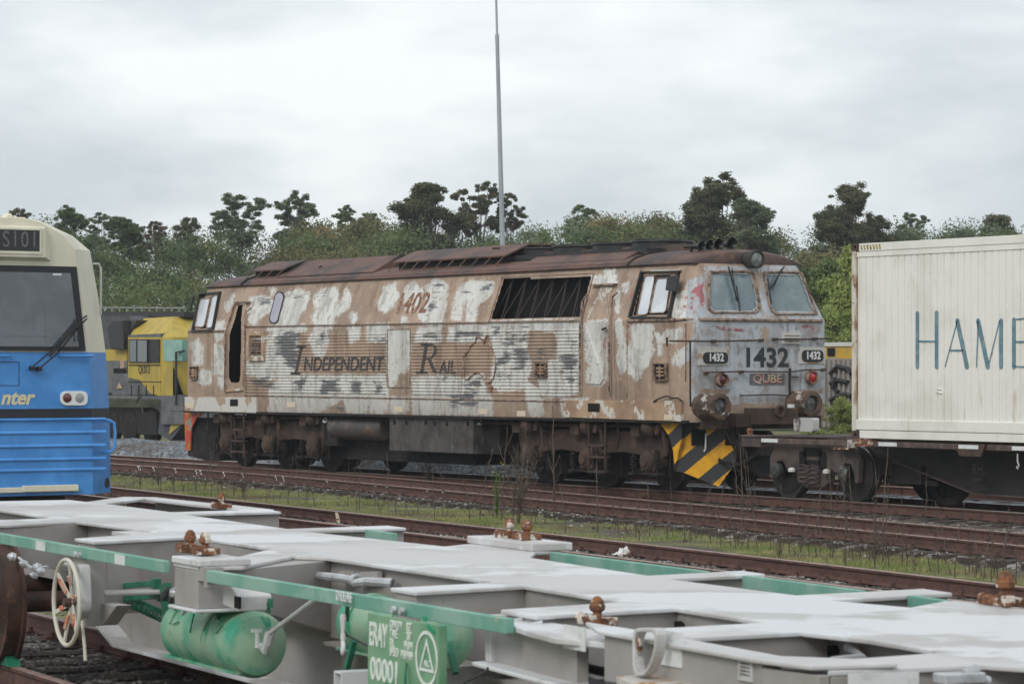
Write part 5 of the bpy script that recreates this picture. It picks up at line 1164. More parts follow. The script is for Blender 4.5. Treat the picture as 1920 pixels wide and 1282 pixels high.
# ================= CONTAINER WAGON AND CONTAINER =================
YS=30.58;Q=lambda u,v,Y=YS:aty(u,v,Y)
X0=Q(1596,820).x
cw=thing('container_wagon','dark brown grimy container wagon coupled behind the peeling locomotive','container wagon',(X0+4,31.8,-.11))
M['wagon']=mat('grimy_wagon_brown',(.1,.076,.067),.75,(.055,.044,.04),3,.4,.62,bump=.2,c3=(.11,.075,.06),scale3=8,lo3=.6,hi3=.75)
ex=Q(1390,828).x
m=MB();a=Q(1390,819);b=Q(1425,838);m.box(a.x,b.x,YS,33.0,b.z,a.z);m.box(a.x,b.x+.02,YS-.02,33.0,a.z,a.z+.03);m.build('end_sill',M['wagon'],cw,bevel=.008)
zt_=Q(1390,818).z
m=MB();m.box(b.x,-22,31.35,32.25,.3,zt_-.03);m.box(a.x,-22,31.2,32.4,zt_-.03,zt_);m.prism([(b.x,31.0,zt_-.01),(b.x+1.2,31.2,zt_),(b.x+1.2,32.4,zt_),(b.x,32.6,zt_-.01)],(0,0,.02));m.build('centre_sill',M['wagon'],cw)
m=MB();a=Q(1425,826,YS+.02);a2=Q(1600,838,YS+.02);m.box(a.x,-22,YS+.02,YS+.08,.80,.885);m.build('side_rail',mat('rail_brown',(.14,.10,.085),.7,(.07,.05,.045),5,.4,.6),cw,bevel=.005)
m=MB()
for u0,u1 in ((1426,1457),(1646,1680),(1801,1838),(1896,1935)):
    x0=Q(u0,835).x;x1=Q(u1,835).x;yy=YS-.045 if u0==1801 else YS+.012;m.box(x0,x1,yy,yy+.006,.815,.875)
m.build('reflector',M['white_mark'],cw)
m=MB();a=Q(1792,833);b=Q(1850,833);m.prism([(a.x,YS-.035,.89),(b.x,YS-.035,.89),(b.x-.1,YS-.035,.70),(a.x+.12,YS-.035,.70)],(0,.05,0));m.build('rail_bracket',M['spring'],cw,bevel=.004)
# deep side web with a sloping lower edge
m=MB();P=[Q(u,v,31.3) for u,v in ((1650,842),(1700,870),(1835,925),(1930,932))]
m.prism([P[0],P[1],P[2],P[3],(-22,31.3,P[3].z),(-22,31.3,.8),(P[0].x,31.3,.8)],(0,.04,0));m.build('side_web',mat('web_dark',(.035,.03,.03),.7,(.022,.02,.02),3,.4,.6),cw)
m=MB()
for a,b in zip(P,P[1:]): m.bar(a+Vector((0,-.06,0)),b+Vector((0,-.06,0)),.12,.02)
m.build('web_flange',M['wagon'],cw)
p=Q(1833,880,31.295);text('RH',plane_mat(p,(1,0,0),(0,0,1)),.26,mat('dim_lettering',(.12,.11,.11),.7),cw,width=.75)
m=MB();p=Q(1836,897,31.29);m.box(p.x-.13,p.x+.12,31.28,31.3,p.z-.03,p.z);m.build('ledge',M['wagon'],cw)
m=MB();p=Q(1908,850,30.65);m.tube([p,p+Vector((0,0,-.12)),p+Vector((.03,0,-.18)),p+Vector((0,0,-.23)),p+Vector((-.02,0,-.19))],.012,6);m.build('hanging_hook',M['wtop'],cw,smooth=True)
tl=MB();p=Q(1406,818,30.7);tl.lathe(p,(0,0,1),[(0,.09),(.02,.09),(.03,.05),(.07,.045),(.1,.06),(.14,.03),(.145,0)],10);tl.box(p.x-.12,p.x+.12,30.6,30.85,p.z,p.z+.025);tl.build('twistlock',M['rusty'],cw)
m=MB();p=Q(1598,832,YS-.03);m.box(p.x-.12,p.x+.05,YS-.04,YS+.1,.77,.9);m.cyl((p.x-.04,YS-.06,.84),(p.x-.04,YS-.03,.84),.04,10);m.build('corner_lock',mat('pale_lock',(.4,.37,.34),.6,(.15,.1,.08),10,.5,.6),cw,bevel=.006)
m=MB();m.box(p.x-.5,p.x-.1,YS-.02,YS+.12,.74,.77);m.box(p.x+.05,p.x+.45,YS-.02,YS+.2,.8,.92);m.build('lock_bracket',M['rusty'],cw)
p0=atx(1487,782,-39.2);
m=MB();a=aty(1488,808,31.9);b=aty(1524,808,31.9);h=aty(1505,783,31.9).z;P=rounded([(a.x,31.9,a.z),(b.x,31.9,a.z),(b.x,31.9,h),(a.x,31.9,h)],.05);m.prism(P,(0,.14,0));m.build('draft_cover',mat('worn_pale_steel',(.12,.09,.08),.5,(.5,.5,.49),2.2,.47,.53),cw,smooth=True)
m=MB();m.box(a.x-1.1,a.x,31.5,32.1,.55,.8);m.tube([(a.x-1.3,31.2,.75),(a.x-.9,31.0,.45),(a.x-.3,30.95,.4),(a.x+.1,31.1,.6)],.03,6);m.build('coupler',M['under_dark'],cw)
# bogie
A1=Q(1457,897,30.72);A2=Q(1583,901,30.72)
def cbogie(xa,xb,det=True,lab=None):
    m=MB();zc=.36
    for s in (1,-1):
        y=CY-s*1.02
        out=[(xa-.28,.55),(xa-.12,.78),(xa+.35,.82),(xb-.35,.82),(xb+.12,.76),(xb+.28,.55),(xb+.26,.2),(xb+.18,.2),(xb+.16,.36),(xb+.08,.5),(xb-.08,.5),(xb-.18,.36),(xb-.32,.34),(xb-.42,.42),(xb-.46,.18),(xb-.66,.08),(xa+.66,.08),(xa+.46,.18),(xa+.42,.42),(xa+.32,.34),(xa+.18,.36),(xa+.08,.5),(xa-.08,.5),(xa-.16,.36),(xa-.18,.2),(xa-.26,.2)]
        m.prism([(x,y,z) for x,z in out],(0,s*.12,0))
    fr=m.build('bogie_frame',M['wagon'],cw,bevel=.015,label=lab)
    xm=(xa+xb)/2;m=MB()
    for s in (1,): 
        y=CY-s*1.025
        for x_ in (xa+.62,xb-.62): m.prism(rounded([(x_-.1,y,.68),(x_+.1,y,.68),(x_+.09,y,.38),(x_-.09,y,.38)],.06),(0,-.006,0))
        m.box(xm-.24,xm+.24,y-.006,y,.6,.74)
        m.box(xm-.2,xm+.2,y-.006,y,.46,.54)
    m.build('frame_hole',M['void'],fr)
    m=MB()
    for x_ in (xm-.13,xm+.13):
        pts=[(x_+.085*math.cos(t),CY-1.1+.085*math.sin(t),.12+t/(2*math.pi)*.075) for t in np.linspace(0,2*math.pi*4.5,90)];m.tube(pts,.017,5)
    m.build('coil_spring',M['wagon'],fr,smooth=True)
    for x in (xa,xb):
        m=MB()
        for s in (1,-1): wheel(m,(x,CY-s*.78,.34),.45,axis=(0,s,0))
        m.cyl((x,CY-.7,.34),(x,CY+.7,.34),.08,14);m.build('wheelset',mat('wheel_dark',(.02,.017,.016),.5) if x==xa else M['under_dark'],fr,smooth=True)
        m=MB()
        for s in (1,-1):
            m.lathe((x,CY-s*1.05,.35),(0,-s,0),[(0,.12),(.07,.12),(.08,.09),(.095,.08),(.095,0)],18)
        m.build('axle_bearing',mat('bearing_grey',(.06,.062,.062),.45,(.22,.23,.22),9,.56,.66,metal=.3),fr,smooth=True)
    m=MB()
    for x in (xb,): m.torus((x,CY-.80,.34),(0,1,0),.432,.022,60,6)
    for x in (xa,): m.torus((x,CY-.80,.34),(0,1,0),.432,.018,60,6)
    m.build('worn_tyre',mat('polished_tyre',(.42,.43,.45),.3,(.1,.09,.09),2.5,.42,.55,metal=.5),fr,smooth=True)
    m=MB()
    for x_ in (xa+.42,xb-.42): m.lathe((x_,CY-1.1,.34),(0,0,1),[(0,.065),(.04,.065),(.065,.04),(.07,0)],10)
    m.build('wear_cap',M['ivory'],fr,smooth=True)
    return fr
cbogie(A1.x,A2.x,lab='bogie beside the locomotive plough')
m=MB();a=aty(1760,915,31.3)
for x in (a.x-.1,):
    for s in (-1,): wheel(m,(x,CY-s*.1-.25,.34),.45,axis=(0,s,0))
    m.cyl((x,CY-.3,.34),(x,CY+.7,.34),.08,14)
m.build('wheelset',M['under_dark'],cw,smooth=True)
m=MB();m.box(A2.x+.6,a.x-.3,31.2,32.4,.2,.5);m.bar((A2.x+.3,31.3,.25),(a.x,31.3,.22),.05,.08);m.build('brake_gear',M['under_dark'],cw)
# container
ct=thing('shipping_container','off white refrigerated shipping container lettered HAMB in blue','container',(X0+5.5,31.8,.92))
CZ0,CZ1=.925,4.03;CX0,CX1=Q(1597,820).x,Q(1597,820).x+12.1
CM=mat('container_white',(.80,.785,.73),.5,(.71,.69,.62),1.2,.42,.66,c3=(.55,.46,.34),scale3=5,lo3=.6,hi3=.78,stretch3=(1,1,.22),detail=9,bump=.03,bscale=3)
m=MB();vs=[];fs=[];xs=[]
x=CX0+.12;k=0
while x<CX1-.1:
    xs+=[(x,0),(x+.035,.0),(x+.041,.018),(x+.054,.018),(x+.060,0)];x+=.155 if k%2 else .155;k+=1
for i,(x,d) in enumerate(xs): vs+=[(x,YS+.035+d,CZ0+.3),(x,YS+.035+d,CZ1-.2)]
for i in range(len(xs)-1): fs.append((2*i,2*i+2,2*i+3,2*i+1))
m.add(vs,fs);m.box(CX0+.05,CX1-.02,YS+.06,YS+2.4,CZ0+.12,CZ1-.03);m.build('side_panel',CM,ct)
m=MB();m.box(CX0+.1,CX1-.1,YS+.004,YS+.1,CZ0+.14,CZ0+.30);m.box(CX0+.17,CX1-.17,YS+.012,YS+.1,CZ0+.005,CZ0+.13);m.build('bottom_rail',CM,ct,bevel=.005)
m=MB();m.box(CX0+.17,CX1-.17,YS+.008,YS+.1,CZ1-.13,CZ1-.005);m.box(CX0+.1,CX1-.1,YS+.02,YS+.1,CZ1-.22,CZ1-.13);m.build('top_rail',CM,ct,bevel=.006)
RP=mat('rust_streaked_white',(.62,.58,.5),.55,(.3,.17,.09),5,.45,.6,stretch=(1,1,.35),c3=(.14,.07,.04),scale3=7,lo3=.58,hi3=.68,detail=9)
for xx in (CX0,CX1-.1):
    for yy in (YS,YS+2.31): m=MB();m.box(xx,xx+.1,yy,yy+.12,CZ0+.12,CZ1-.12);m.build('corner_post',RP,ct,bevel=.005)
for xx in (CX0,CX1-.178):
    for yy in (YS-.005,YS+2.28):
        for zz in (CZ0,CZ1-.118):
            m=MB();m.frame([Vector((xx,yy,zz)),Vector((xx+.178,yy,zz)),Vector((xx+.178,yy,zz+.118)),Vector((xx,yy,zz+.118))],[Vector((xx+.06,yy,zz+.035)),Vector((xx+.12,yy,zz+.035)),Vector((xx+.12,yy,zz+.085)),Vector((xx+.06,yy,zz+.085))],(0,.16,0));m.box(xx+.01,xx+.17,yy+.05,yy+.155,zz+.003,zz+.115);m.build('corner_casting',M['spring'] if xx==CX0 else RP,ct)
m=MB();x=CX0+.23
for k in range(7):
    m.prism([(x+k*.075,YS+.006,CZ1-.105),(x+k*.075+.04,YS+.006,CZ1-.105),(x+k*.075+.02,YS+.006,CZ1-.03),(x+k*.075-.02,YS+.006,CZ1-.03)],(0,-.002,0))
m.build('hazard_marking',mat('faded_yellow_black',(.1,.08,.03),.6,(.45,.36,.1),20,.4,.6),ct)
# HAMB lettering: thick and thin strokes
BL=mat('container_blue',(.12,.21,.255),.6,(.2,.3,.34),9,.45,.66)
lt=MB()
yl=YS+.031
def seg(u0,v0,u1,v1,w_):
    a=Q(u0,v0,yl);b=Q(u1,v1,yl);w_=w_*(1.5 if w_>.04 else 1.1);lt.bar(a,b,w_,.004,upv=(0,1,0));
    lt.cyl(a+Vector((0,.001,0)),a+Vector((0,-.0014,0)),w_/2,10);lt.cyl(b+Vector((0,.001,0)),b+Vector((0,-.0014,0)),w_/2,10)
seg(1720,588,1720,687,.055);seg(1756,587,1756,687,.055);seg(1722,640,1754,640,.028)
seg(1795,602,1772,687,.022);seg(1795,602,1813,687,.06);seg(1781,657,1806,657,.028)
seg(1834,602,1831,688,.022);seg(1834,602,1852,687,.06);seg(1853,687,1874,602,.022);seg(1877,602,1877,687,.055)
seg(1901,600,1901,687,.055);seg(1901,599,1925,597,.025);seg(1901,687,1925,688,.025);seg(1903,641,1926,641,.03)
for a,b in (((1925,597),(1938,606)),((1938,606),(1938,632)),((1938,632),(1926,641)),((1926,641),(1942,652)),((1942,652),(1942,678)),((1942,678),(1925,688))): seg(*a,*b,.05)
for a,b,w_ in (((1962,596),(1962,672),.055),((1962,672),(1972,689),.045),((1972,689),(1990,689),.03),((1990,689),(2000,672),.03),((2000,672),(2000,594),.024),((2024,594),(2024,690),.055),((2024,594),(2050,594),.025),((2050,594),(2060,606),.05),((2060,606),(2060,630),.05),((2060,630),(2046,641),.05),((2046,641),(2024,641),.025),((2042,641),(2066,690),.055),((2128,604),(2112,592),.03),((2112,592),(2094,604),.04),((2094,604),(2088,642),.055),((2088,642),(2094,678),.055),((2094,678),(2112,692),.04),((2112,692),(2130,684),.03),((2130,684),(2130,648),.04),((2130,648),(2114,648),.025)): seg(*a,*b,w_)
lt.build('lettering',BL,ct)
m=MB();p=Q(1760,738);m.bar(Q(1755,735,YS+.03),Q(1767,737,YS+.03),.03,.012);m.bar(Q(1765,744,YS+.03),Q(1765,750,YS+.03),.03,.01);m.bar(Q(1756,730,YS+.03),Q(1766,730,YS+.03),.02,.01);m.build('dent',CM,ct,bevel=.004)

# ================= BLUE AND CREAM RAILCAR =================
XR=-36.5;RX=lambda u,v,o=0:atx(u,v,XR+o)
rc=thing('blue_railcar','blue and cream diesel railcar with dark windscreen and ribbed blue front','railcar',(XR-9,15.85,-.1))
BLU=mat('railcar_blue',(.07,.28,.67),.34,(.05,.23,.58),2,.4,.6,c3=(.12,.3,.55),scale3=6,lo3=.6,hi3=.8,spec=.5,stretch3=(1,1,.3));CRM=mat('railcar_cream',(.70,.67,.535),.42,(.62,.59,.47),2,.4,.65,spec=.5,stretch=(1,1,.4))
e_=[RX(155,600),RX(195,660)]
ycen=15.85
# half outline of the nose: distance right of centre against height, for the flat front and for the swept-back flank
def hw(v,u): return RX(u,v).y-ycen
lv=[(930,207,180),(790,206,178),(660,198,172),(560,185,160),(468,169,146),(440,137,122),(418,90,82),(410,60,55)]
pro=[(RX(u,v).z,atx(u,v,XR-.42).y-ycen,atx(u2,v,XR-.12).y-ycen) for v,u,u2 in lv]
def shell(z0,z1,name,mt,parent=rc,back=-20):
    zs_=sorted(set([z0,z1]+[p[0] for p in pro if z0<p[0]<z1]))
    a=[p[0] for p in pro];m=MB();rows=[]
    for z in zs_:
        wo=float(np.interp(z,a,[p[1] for p in pro]));wi=float(np.interp(z,a,[p[2] for p in pro]));rows.append([(XR+back,-wo),(XR-.42,-wo),(XR-.12,-wi-.05),(XR,-wi+.1),(XR,wi-.1),(XR-.12,wi+.05),(XR-.42,wo),(XR+back,wo)])
    vs=[(x,ycen+y,z) for z,r in zip(zs_,rows) for x,y in r];fs=[]
    for i in range(len(zs_)-1):
        for j in range(8): k=(j+1)%8;fs.append((i*8+j,i*8+k,(i+1)*8+k,(i+1)*8+j))
    fs+=[tuple(range(8))[::-1],tuple(range((len(zs_)-1)*8,len(zs_)*8))];m.add(vs,fs);return m.build(name,mt,parent)
zb_=RX(100,928).z;zm=RX(100,660).z;zt=RX(60,410).z
zk=RX(100,786).z;zk2=RX(100,766).z
shell(zb_,zk,'lower_front',BLU);shell(zk,zk2,'black_band',mat('band_black',(.02,.022,.03),.45,spec=.4));shell(zk2,zm,'blue_front',BLU);shell(zm,zt,'cream_upper_body',CRM)
m=MB()
for v in (811,836,861,881): # pressed ribs
    z=RX(100,v).z;m.prism([(XR,ycen-1.39,z-.012),(XR+.02,ycen-1.39,z-.01),(XR+.02,ycen-1.39,z+.002),(XR,ycen-1.39,z+.03)],(0,2.78,0))
m.prism([(XR,ycen-1.38,zk-.02),(XR+.03,ycen-1.38,zk-.01),(XR+.03,ycen-1.38,zk+.0),(XR,ycen-1.38,zk+.02)],(0,2.76,0))
m.build('front_rib',BLU,rc,bevel=.003)
m=MB();yR=RX(72,930).y;m.box(XR,XR+.05,ycen-1.3,RX(145,920).y,RX(0,924).z,RX(0,914).z);m.box(XR,XR+.08,RX(40,920).y,RX(143,920).y,RX(0,923).z,RX(0,911).z);m.build('bumper_strip',CRM,rc,bevel=.01)
WS=[(-40,498),(143,500),(160,658),(-40,658)]
P=[RX(u,v,.012) for u,v in [(143,500),(160,658)]];yl_=2*ycen-P[1].y;yu=2*ycen-P[0].y
loop=[Vector((XR+.012,P[0].y,P[0].z)),Vector((XR+.012,P[1].y,P[1].z)),Vector((XR+.012,yl_,P[1].z)),Vector((XR+.012,yu,P[0].z))]
WG=mat('railcar_glass',(.05,.065,.08),.08,(.085,.105,.125),1.5,.4,.6,spec=1.0)
m=MB();m.prism(loop,(.014,0,0));ws=m.build('windscreen',mat('seal_black',(.02,.022,.028),.5),rc)
a_=RX(132,512,.03);b_=RX(148,650,.03);lp=[Vector((XR+.027,a_.y,a_.z)),Vector((XR+.027,b_.y,b_.z)),Vector((XR+.027,2*ycen-b_.y,b_.z)),Vector((XR+.027,2*ycen-a_.y,a_.z))]
m=MB();m.prism(lp,(.01,0,0));m.build('glass',WG,ws)
m=MB();m.box(XR+.037,XR+.039,RX(97,512).y,RX(113,512).y,RX(0,514.5).z,RX(0,511).z);m.build('sticker',M['white_mark'],ws)
m=MB();m.box(XR+.0372,XR+.0385,RX(60,560).y,RX(62,560).y,RX(0,620).z,RX(0,565).z);m.box(XR+.0372,XR+.0385,RX(82,560).y,RX(83.5,560).y,RX(0,640).z,RX(0,560).z);m.box(XR+.0372,XR+.0385,ycen-1,RX(146,630).y,RX(0,631).z,RX(0,629).z);m.build('interior_edge',mat('inside_grey',(.13,.155,.17),.4),ws)
# destination box
m=MB();A=RX(76,428,.0);B=RX(95,488,0)
za,zb2=RX(0,426).z,RX(0,486).z
bxp=[(XR,ycen-1.02,zb2),(XR,RX(97,486).y,zb2),(XR,RX(88,426).y,za),(XR,ycen-1.0,za)]
vs=[(XR-.01,ycen-1.1,zb2-.02),(XR-.01,RX(97,486).y,zb2-.02),(XR-.01,RX(84,420).y,za+.03),(XR-.01,ycen-1.0,za+.03),(XR+.10,ycen-1.0,zb2+.03),(XR+.10,RX(80,480).y,zb2+.03),(XR+.10,RX(80,428).y,za),(XR+.10,ycen-1.0,za)]
m.add(vs,[(0,1,5,4),(1,2,6,5),(2,3,7,6),(3,0,4,7),(4,5,6,7)]);db=m.build('destination_box',CRM,rc,bevel=.01)
m=MB();m.box(XR+.095,XR+.106,ycen-.85,RX(74,450,.1).y,RX(0,470,.1).z,RX(0,429,.1).z);ds=m.build('destination_display',mat('display_black',(.012,.013,.015),.3,spec=.6),db)
m=MB();m.frame([Vector((XR+.1,ycen-.9,RX(0,475,.1).z)),Vector((XR+.1,RX(77.5,450,.1).y,RX(0,475,.1).z)),Vector((XR+.1,RX(77.5,450,.1).y,RX(0,427.5,.1).z)),Vector((XR+.1,ycen-.9,RX(0,427.5,.1).z))],[Vector((XR+.1,ycen-.86,RX(0,470,.1).z)),Vector((XR+.1,RX(74,450,.1).y,RX(0,470,.1).z)),Vector((XR+.1,RX(74,450,.1).y,RX(0,430,.1).z)),Vector((XR+.1,ycen-.86,RX(0,430,.1).z))],(.014,0,0));m.build('display_rim',CRM,db)
p=RX(72,451,.108);text('S101',plane_mat(p,(0,1,0),(0,0,1)),.30,mat('unlit_segments',(.17,.18,.19),.5,(.1,.105,.11),40,.4,.6),ds,align='RIGHT',width=.78,name='lettering',spacing=1.15)
p=RX(61,746,.004);text('nter',plane_mat(p,(0,1,0),(0,0,1)),.265,mat('cream_lettering',(.66,.6,.38),.5),rc,align='RIGHT',shear=.28,bold=.008,width=1.0)
# lamps
P=[RX(u,v,.0) for u,v in ((112,733),(163,733),(163,760),(112,760))];m=MB();m.prism(rounded(P,.095,6),(.035,0,0));lp_=m.build('lamp_cluster',mat('lamp_white',(.72,.73,.72),.4),rc,bevel=.006)
for u,cc in ((126,(.10,.02,.025)),(149,(.28,.3,.31))):
    p=RX(u,745.5,.036);m=MB();m.lathe(p,(1,0,0),[(-.002,.062),(.006,.062),(.012,.04),(.014,0)],22);m.build('lamp_lens',mat('lens',cc,.15,spec=1),lp_,smooth=True)
m=MB()
for a,b in ((160,560),): pass
m.tube([RX(163,592,.08),RX(148,600,.09),RX(100,655,.09),RX(58,690,.07)],.011,6);m.tube([RX(163,597,.08),RX(150,610,.09),RX(108,662,.09),RX(72,692,.07)],.011,6)
m.bar(RX(152,603,.12),RX(93,668,.12),.022,.03);m.bar(RX(146,598,.1),RX(147,640,.1),.012,.02)
m.lathe(RX(58,690,.0),(1,0,0),[(0,.035),(.08,.03),(.09,0)],12);m.lathe(RX(71,691,.0),(1,0,0),[(0,.035),(.08,.03),(.09,0)],12)
m.build('wiper',M['black'],rc,smooth=True)
m=MB();m.tube([RX(110,666,.02),RX(112,667,.06),RX(172,667,.06),RX(174,666,.02)],.018,8);m.tube([RX(-10,667,.06),RX(17,667,.06),RX(18,666,.02)],.018,8);m.build('front_grab_rail',BLU,rc,smooth=True)
m=MB();m.tube([RX(188,788,-.1),RX(205,788,.0),RX(214,793,.0),RX(216,810,.0),RX(215,838,0),RX(208,847,0),RX(189,847,-.1)],.022,8);m.build('corner_grab_rail',BLU,rc,smooth=True)
m=MB();m.tube([RX(174,495,-.3),RX(185,495,-.3),RX(189,503,-.3),RX(189,580,-.3),RX(189,590,-.3)],.016,8);m.build('mirror_rail',mat('silver',(.5,.5,.48),.35,metal=.4),rc,smooth=True)
m=MB();m.frame([RX(u,v,.003) for u,v in ((-30,678),(36,678),(36,723),(-30,723))],[RX(u,v,.003) for u,v in ((-30,679),(35,679),(35,722),(-30,722))],(.002,0,0));m.build('hatch_line',M['black'],rc)
m=MB();p=RX(200,905,-.05);m.lathe(p,(.6,.5,0),[(0,.07),(.01,.07),(.012,0)],16);m.build('hole_cover',M['black'],rc)
m=MB();p=RX(18,408,-.3);m.prism([(p.x,p.y-.1,p.z-.03),(p.x,p.y+.3,p.z-.04),(p.x,p.y+.22,p.z+.01),(p.x,p.y+.06,p.z+.01),(p.x,p.y+.02,p.z+.06),(p.x,p.y-.0,p.z+.06),(p.x,p.y-.06,p.z+.0)],(-.2,0,0));m.build('roof_aerial',CRM,rc,bevel=.01)
m=MB();m.box(XR-19.8,XR-.9,ycen-1.2,ycen+1.2,-.05,.35)
m.build('underframe',M['under_dark'],rc)
for bxx in (-3.2,-16.5):
    m=MB()
    for d in (-1.1,1.1):
        for s in (1,-1): wheel(m,(XR+bxx+d,15.75-s*.78,.33),.44,axis=(0,s,0))
    m.build('wheelset',M['under_dark'],rc,smooth=True)
m=MB()
for k in range(7): m.box(XR-3.2-k*2.2,XR-1.8-k*2.2,ycen-1.395,ycen-1.385,2.1,3.0);m.box(XR-3.2-k*2.2,XR-1.8-k*2.2,ycen+1.385,ycen+1.395,2.1,3.0)
m.build('side_window',WG,rc)

# ================= YELLOW LOCOMOTIVE BEHIND =================
YY=37.3
yl=thing('yellow_locomotive','yellow and grey diesel locomotive numbered QL012 on the far track','locomotive',aty(300,830,38.5)[:2]+(-.1,))
G=lambda u,v,Y=YY:aty(u,v,Y)
YEL=mat('loco_yellow',(.47,.34,.05),.55,(.37,.28,.06),3,.42,.62,stretch=(1,1,.3));GRY=mat('loco_grey',(.14,.145,.145),.6,(.09,.095,.1),3,.4,.62);DGR=mat('loco_dark_grey',(.075,.082,.09),.6,(.05,.055,.06),3,.4,.62)
def slab(pts,mt,name,d=2.9,Y=YY,par=yl,bev=0):
    m=MB();m.prism([G(u,v,Y) for u,v in pts],(0,d,0));return m.build(name,mt,par,bevel=bev)
slab([(240,650),(240,628),(302,625),(302,795),(344,795),(344,740),(210,740),(210,700),(240,700)],GRY,'cab_lower')
slab([(240,632),(301,632),(301,742),(282,738),(262,712),(240,708)],YEL,'cab_side',.02,YY-.03)
m=MB();a=G(302,632);b=G(302,742);m.box(a.x,a.x+.75,YY-.02,YY+2.9,b.z,a.z);m.build('cab_nose',YEL,yl,bevel=.02)
m=MB();A=[G(240,634),G(302,632)];tp=[G(262,597,YY+.7),G(308,594,YY+.7)];back=[Vector((p.x,YY+2.2,p.z)) for p in tp];bb=[Vector((p.x,YY+2.9,p.z)) for p in A]
vs=[A[0],A[1]+Vector((.6,0,0)),tp[1]+Vector((.5,0,0)),tp[0],back[0],back[1]+Vector((.5,0,0)),bb[0],bb[1]+Vector((.6,0,0))];m.add(vs,[(0,1,2,3),(3,2,5,4),(4,5,7,6),(1,7,5,2),(0,3,4,6),(0,6,7,1)]);m.build('cab_roof',YEL,yl,bevel=.02)
slab([(241,636),(299,636),(299,680),(241,680)],M['black'],'cab_window',.02,YY-.055)
slab([(243,638),(255,638),(255,678),(243,678)],mat('pane_a',(.1,.12,.13),.15,spec=.8),'cab_pane',.01,YY-.065);slab([(258,638),(276,638),(276,678),(258,678)],mat('pane_b',(.13,.14,.15),.15,spec=.8),'cab_pane',.01,YY-.065)
p=G(302,640);zz=(G(302,637).z,G(302,677).z);m=MB();m.box(a.x+.752,a.x+.77,YY+.12,YY+2.7,zz[1],zz[0]);m.build('windscreen',mat('teal_glass',(.16,.33,.27),.2,spec=.8),yl)
slab([(305,637),(341,637),(341,676),(307,677)],mat('teal_glass_side',(.16,.33,.27),.2,(.22,.4,.33),1,.4,.6,spec=.8),'quarter_light',.01,YY-.035)
p=G(270,693,YY-.045);text('QL012',plane_mat(p,(1,0,0),(0,0,1)),.33,M['number_paint'],yl,width=.8,name='lettering')
slab([(-60,590),(240,592),(246,600),(256,600),(240,632),(240,655),(-60,655)],DGR,'engine_hood',2.4,YY+.25);slab([(-60,655),(238,655),(238,676),(-60,676)],YEL,'hood_band',2.3,YY+.2);slab([(-60,676),(238,676),(238,735),(-60,735)],GRY,'hood_lower',2.6,YY+.1)
slab([(-60,583),(345,585),(345,594),(-60,592)],M['black'],'roof_walk',1.6,YY+.9)
m=MB()
for u in range(140,345,14): m.bar(G(u,584,YY+.9),G(u,576,YY+.9),.03,.03)
m.bar(G(130,576,YY+.9),G(346,577,YY+.9),.03,.03);m.build('roof_railing',mat('railing_grey',(.3,.3,.3),.6),yl)
slab([(200,612),(212,600),(230,600),(232,655),(208,655)],M['black'],'exhaust_box',.6,YY-.0,bev=.02)
slab([(-60,738),(344,742),(344,770),(318,770),(300,748),(-60,744)],GRY,'footplate',2.9,YY-.02)
slab([(222,742),(226,676),(232,676),(236,742)],M['tan'],'hood_door',.05,YY+.08)
slab([(302,760),(344,760),(344,795),(320,826),(296,812)],DGR,'front_skirt',2.6,YY+.1);slab([(318,765),(340,765),(340,795),(316,815),(322,790)],YEL,'skirt_stripe',.02,YY+.07);slab([(270,772),(292,772),(295,815),(258,815),(256,785)],M['under_dark'],'fuel_box',1,YY+.15)
slab([(-60,760),(270,764),(270,812),(-60,806)],M['under_dark'],'bogie_frame',.3,YY+.4)
m=MB()
for u in (212,246,286,150,100,60): p=G(u,812,YY+.45);wheel(m,(p.x,YY+.45,.4),.5,axis=(0,1,0))
m.build('wheelset',M['under_dark'],yl,smooth=True)
m=MB()
for k in range(9): m.bar(G(214+k*2.6,690,YY+.06),G(214+k*2.6,712,YY+.06),.03,.03)
for k in range(4): m.bar(G(246+k*14,742,YY-.04),G(246+k*14,722,YY-.04),.025,.02)
m.bar(G(241,684,YY-.05),G(300,684,YY-.05),.02,.02);m.bar(G(277,636,YY-.07),G(277,680,YY-.07),.05,.03);m.bar(G(240,715,YY-.03),G(302,716,YY-.03),.02,.02)
m.build('body_trim',M['under_dark'],yl)
m=MB();m.tube([G(330,760,YY-.1),G(330,660,YY-.1),G(345,658,YY-.1)],.035,6);m.tube([G(255,756,YY-.05),G(262,742,YY-.05),G(266,760,YY-.05),G(268,775,YY-.05)],.02,5);m.build('handrail',M['black'],yl)
p=G(245,727,YY-.04);m=MB();m.prism([G(u,v,YY-.045) for u,v in ((218,728),(229,728),(223.5,717))],(0,.01,0));m.build('emblem',M['tan'],yl)

# yellow and graffiti wagon beyond the container gap
gw=thing('graffiti_wagon','yellow topped grey wagon with black spray paint seen between locomotive and container','wagon',aty(1575,800,42)[:2]+(-.2,))
H=lambda u,v,Y=42.:aty(u,v,Y)
def slab2(pts,mt,name,d=2.6,Y=42.):
    m=MB();m.prism([H(u,v,Y) for u,v in pts],(0,d,0));return m.build(name,mt,gw)
slab2([(1440,643),(1700,640),(1700,648),(1440,650)],M['ivory'],'top_edge',2.7,41.97)
slab2([(1440,650),(1700,648),(1700,672),(1440,672)],mat('wagon_yellow',(.55,.33,.03),.6,(.4,.3,.12),3,.45,.6),'yellow_band')
slab2([(1440,672),(1700,672),(1700,800),(1440,800)],mat('wagon_grey_side',(.25,.22,.2),.7,(.33,.31,.29),3,.4,.6,stretch=(1,1,.2)),'side_panel')
m=MB()
for k in range(14): m.box(H(1540+k*9,700).x,H(1542.5+k*9,700).x,41.93,42,H(1575,800).z,H(1575,674).z)
m.build('side_rib',mat('rib_grey',(.3,.28,.26),.7),gw)
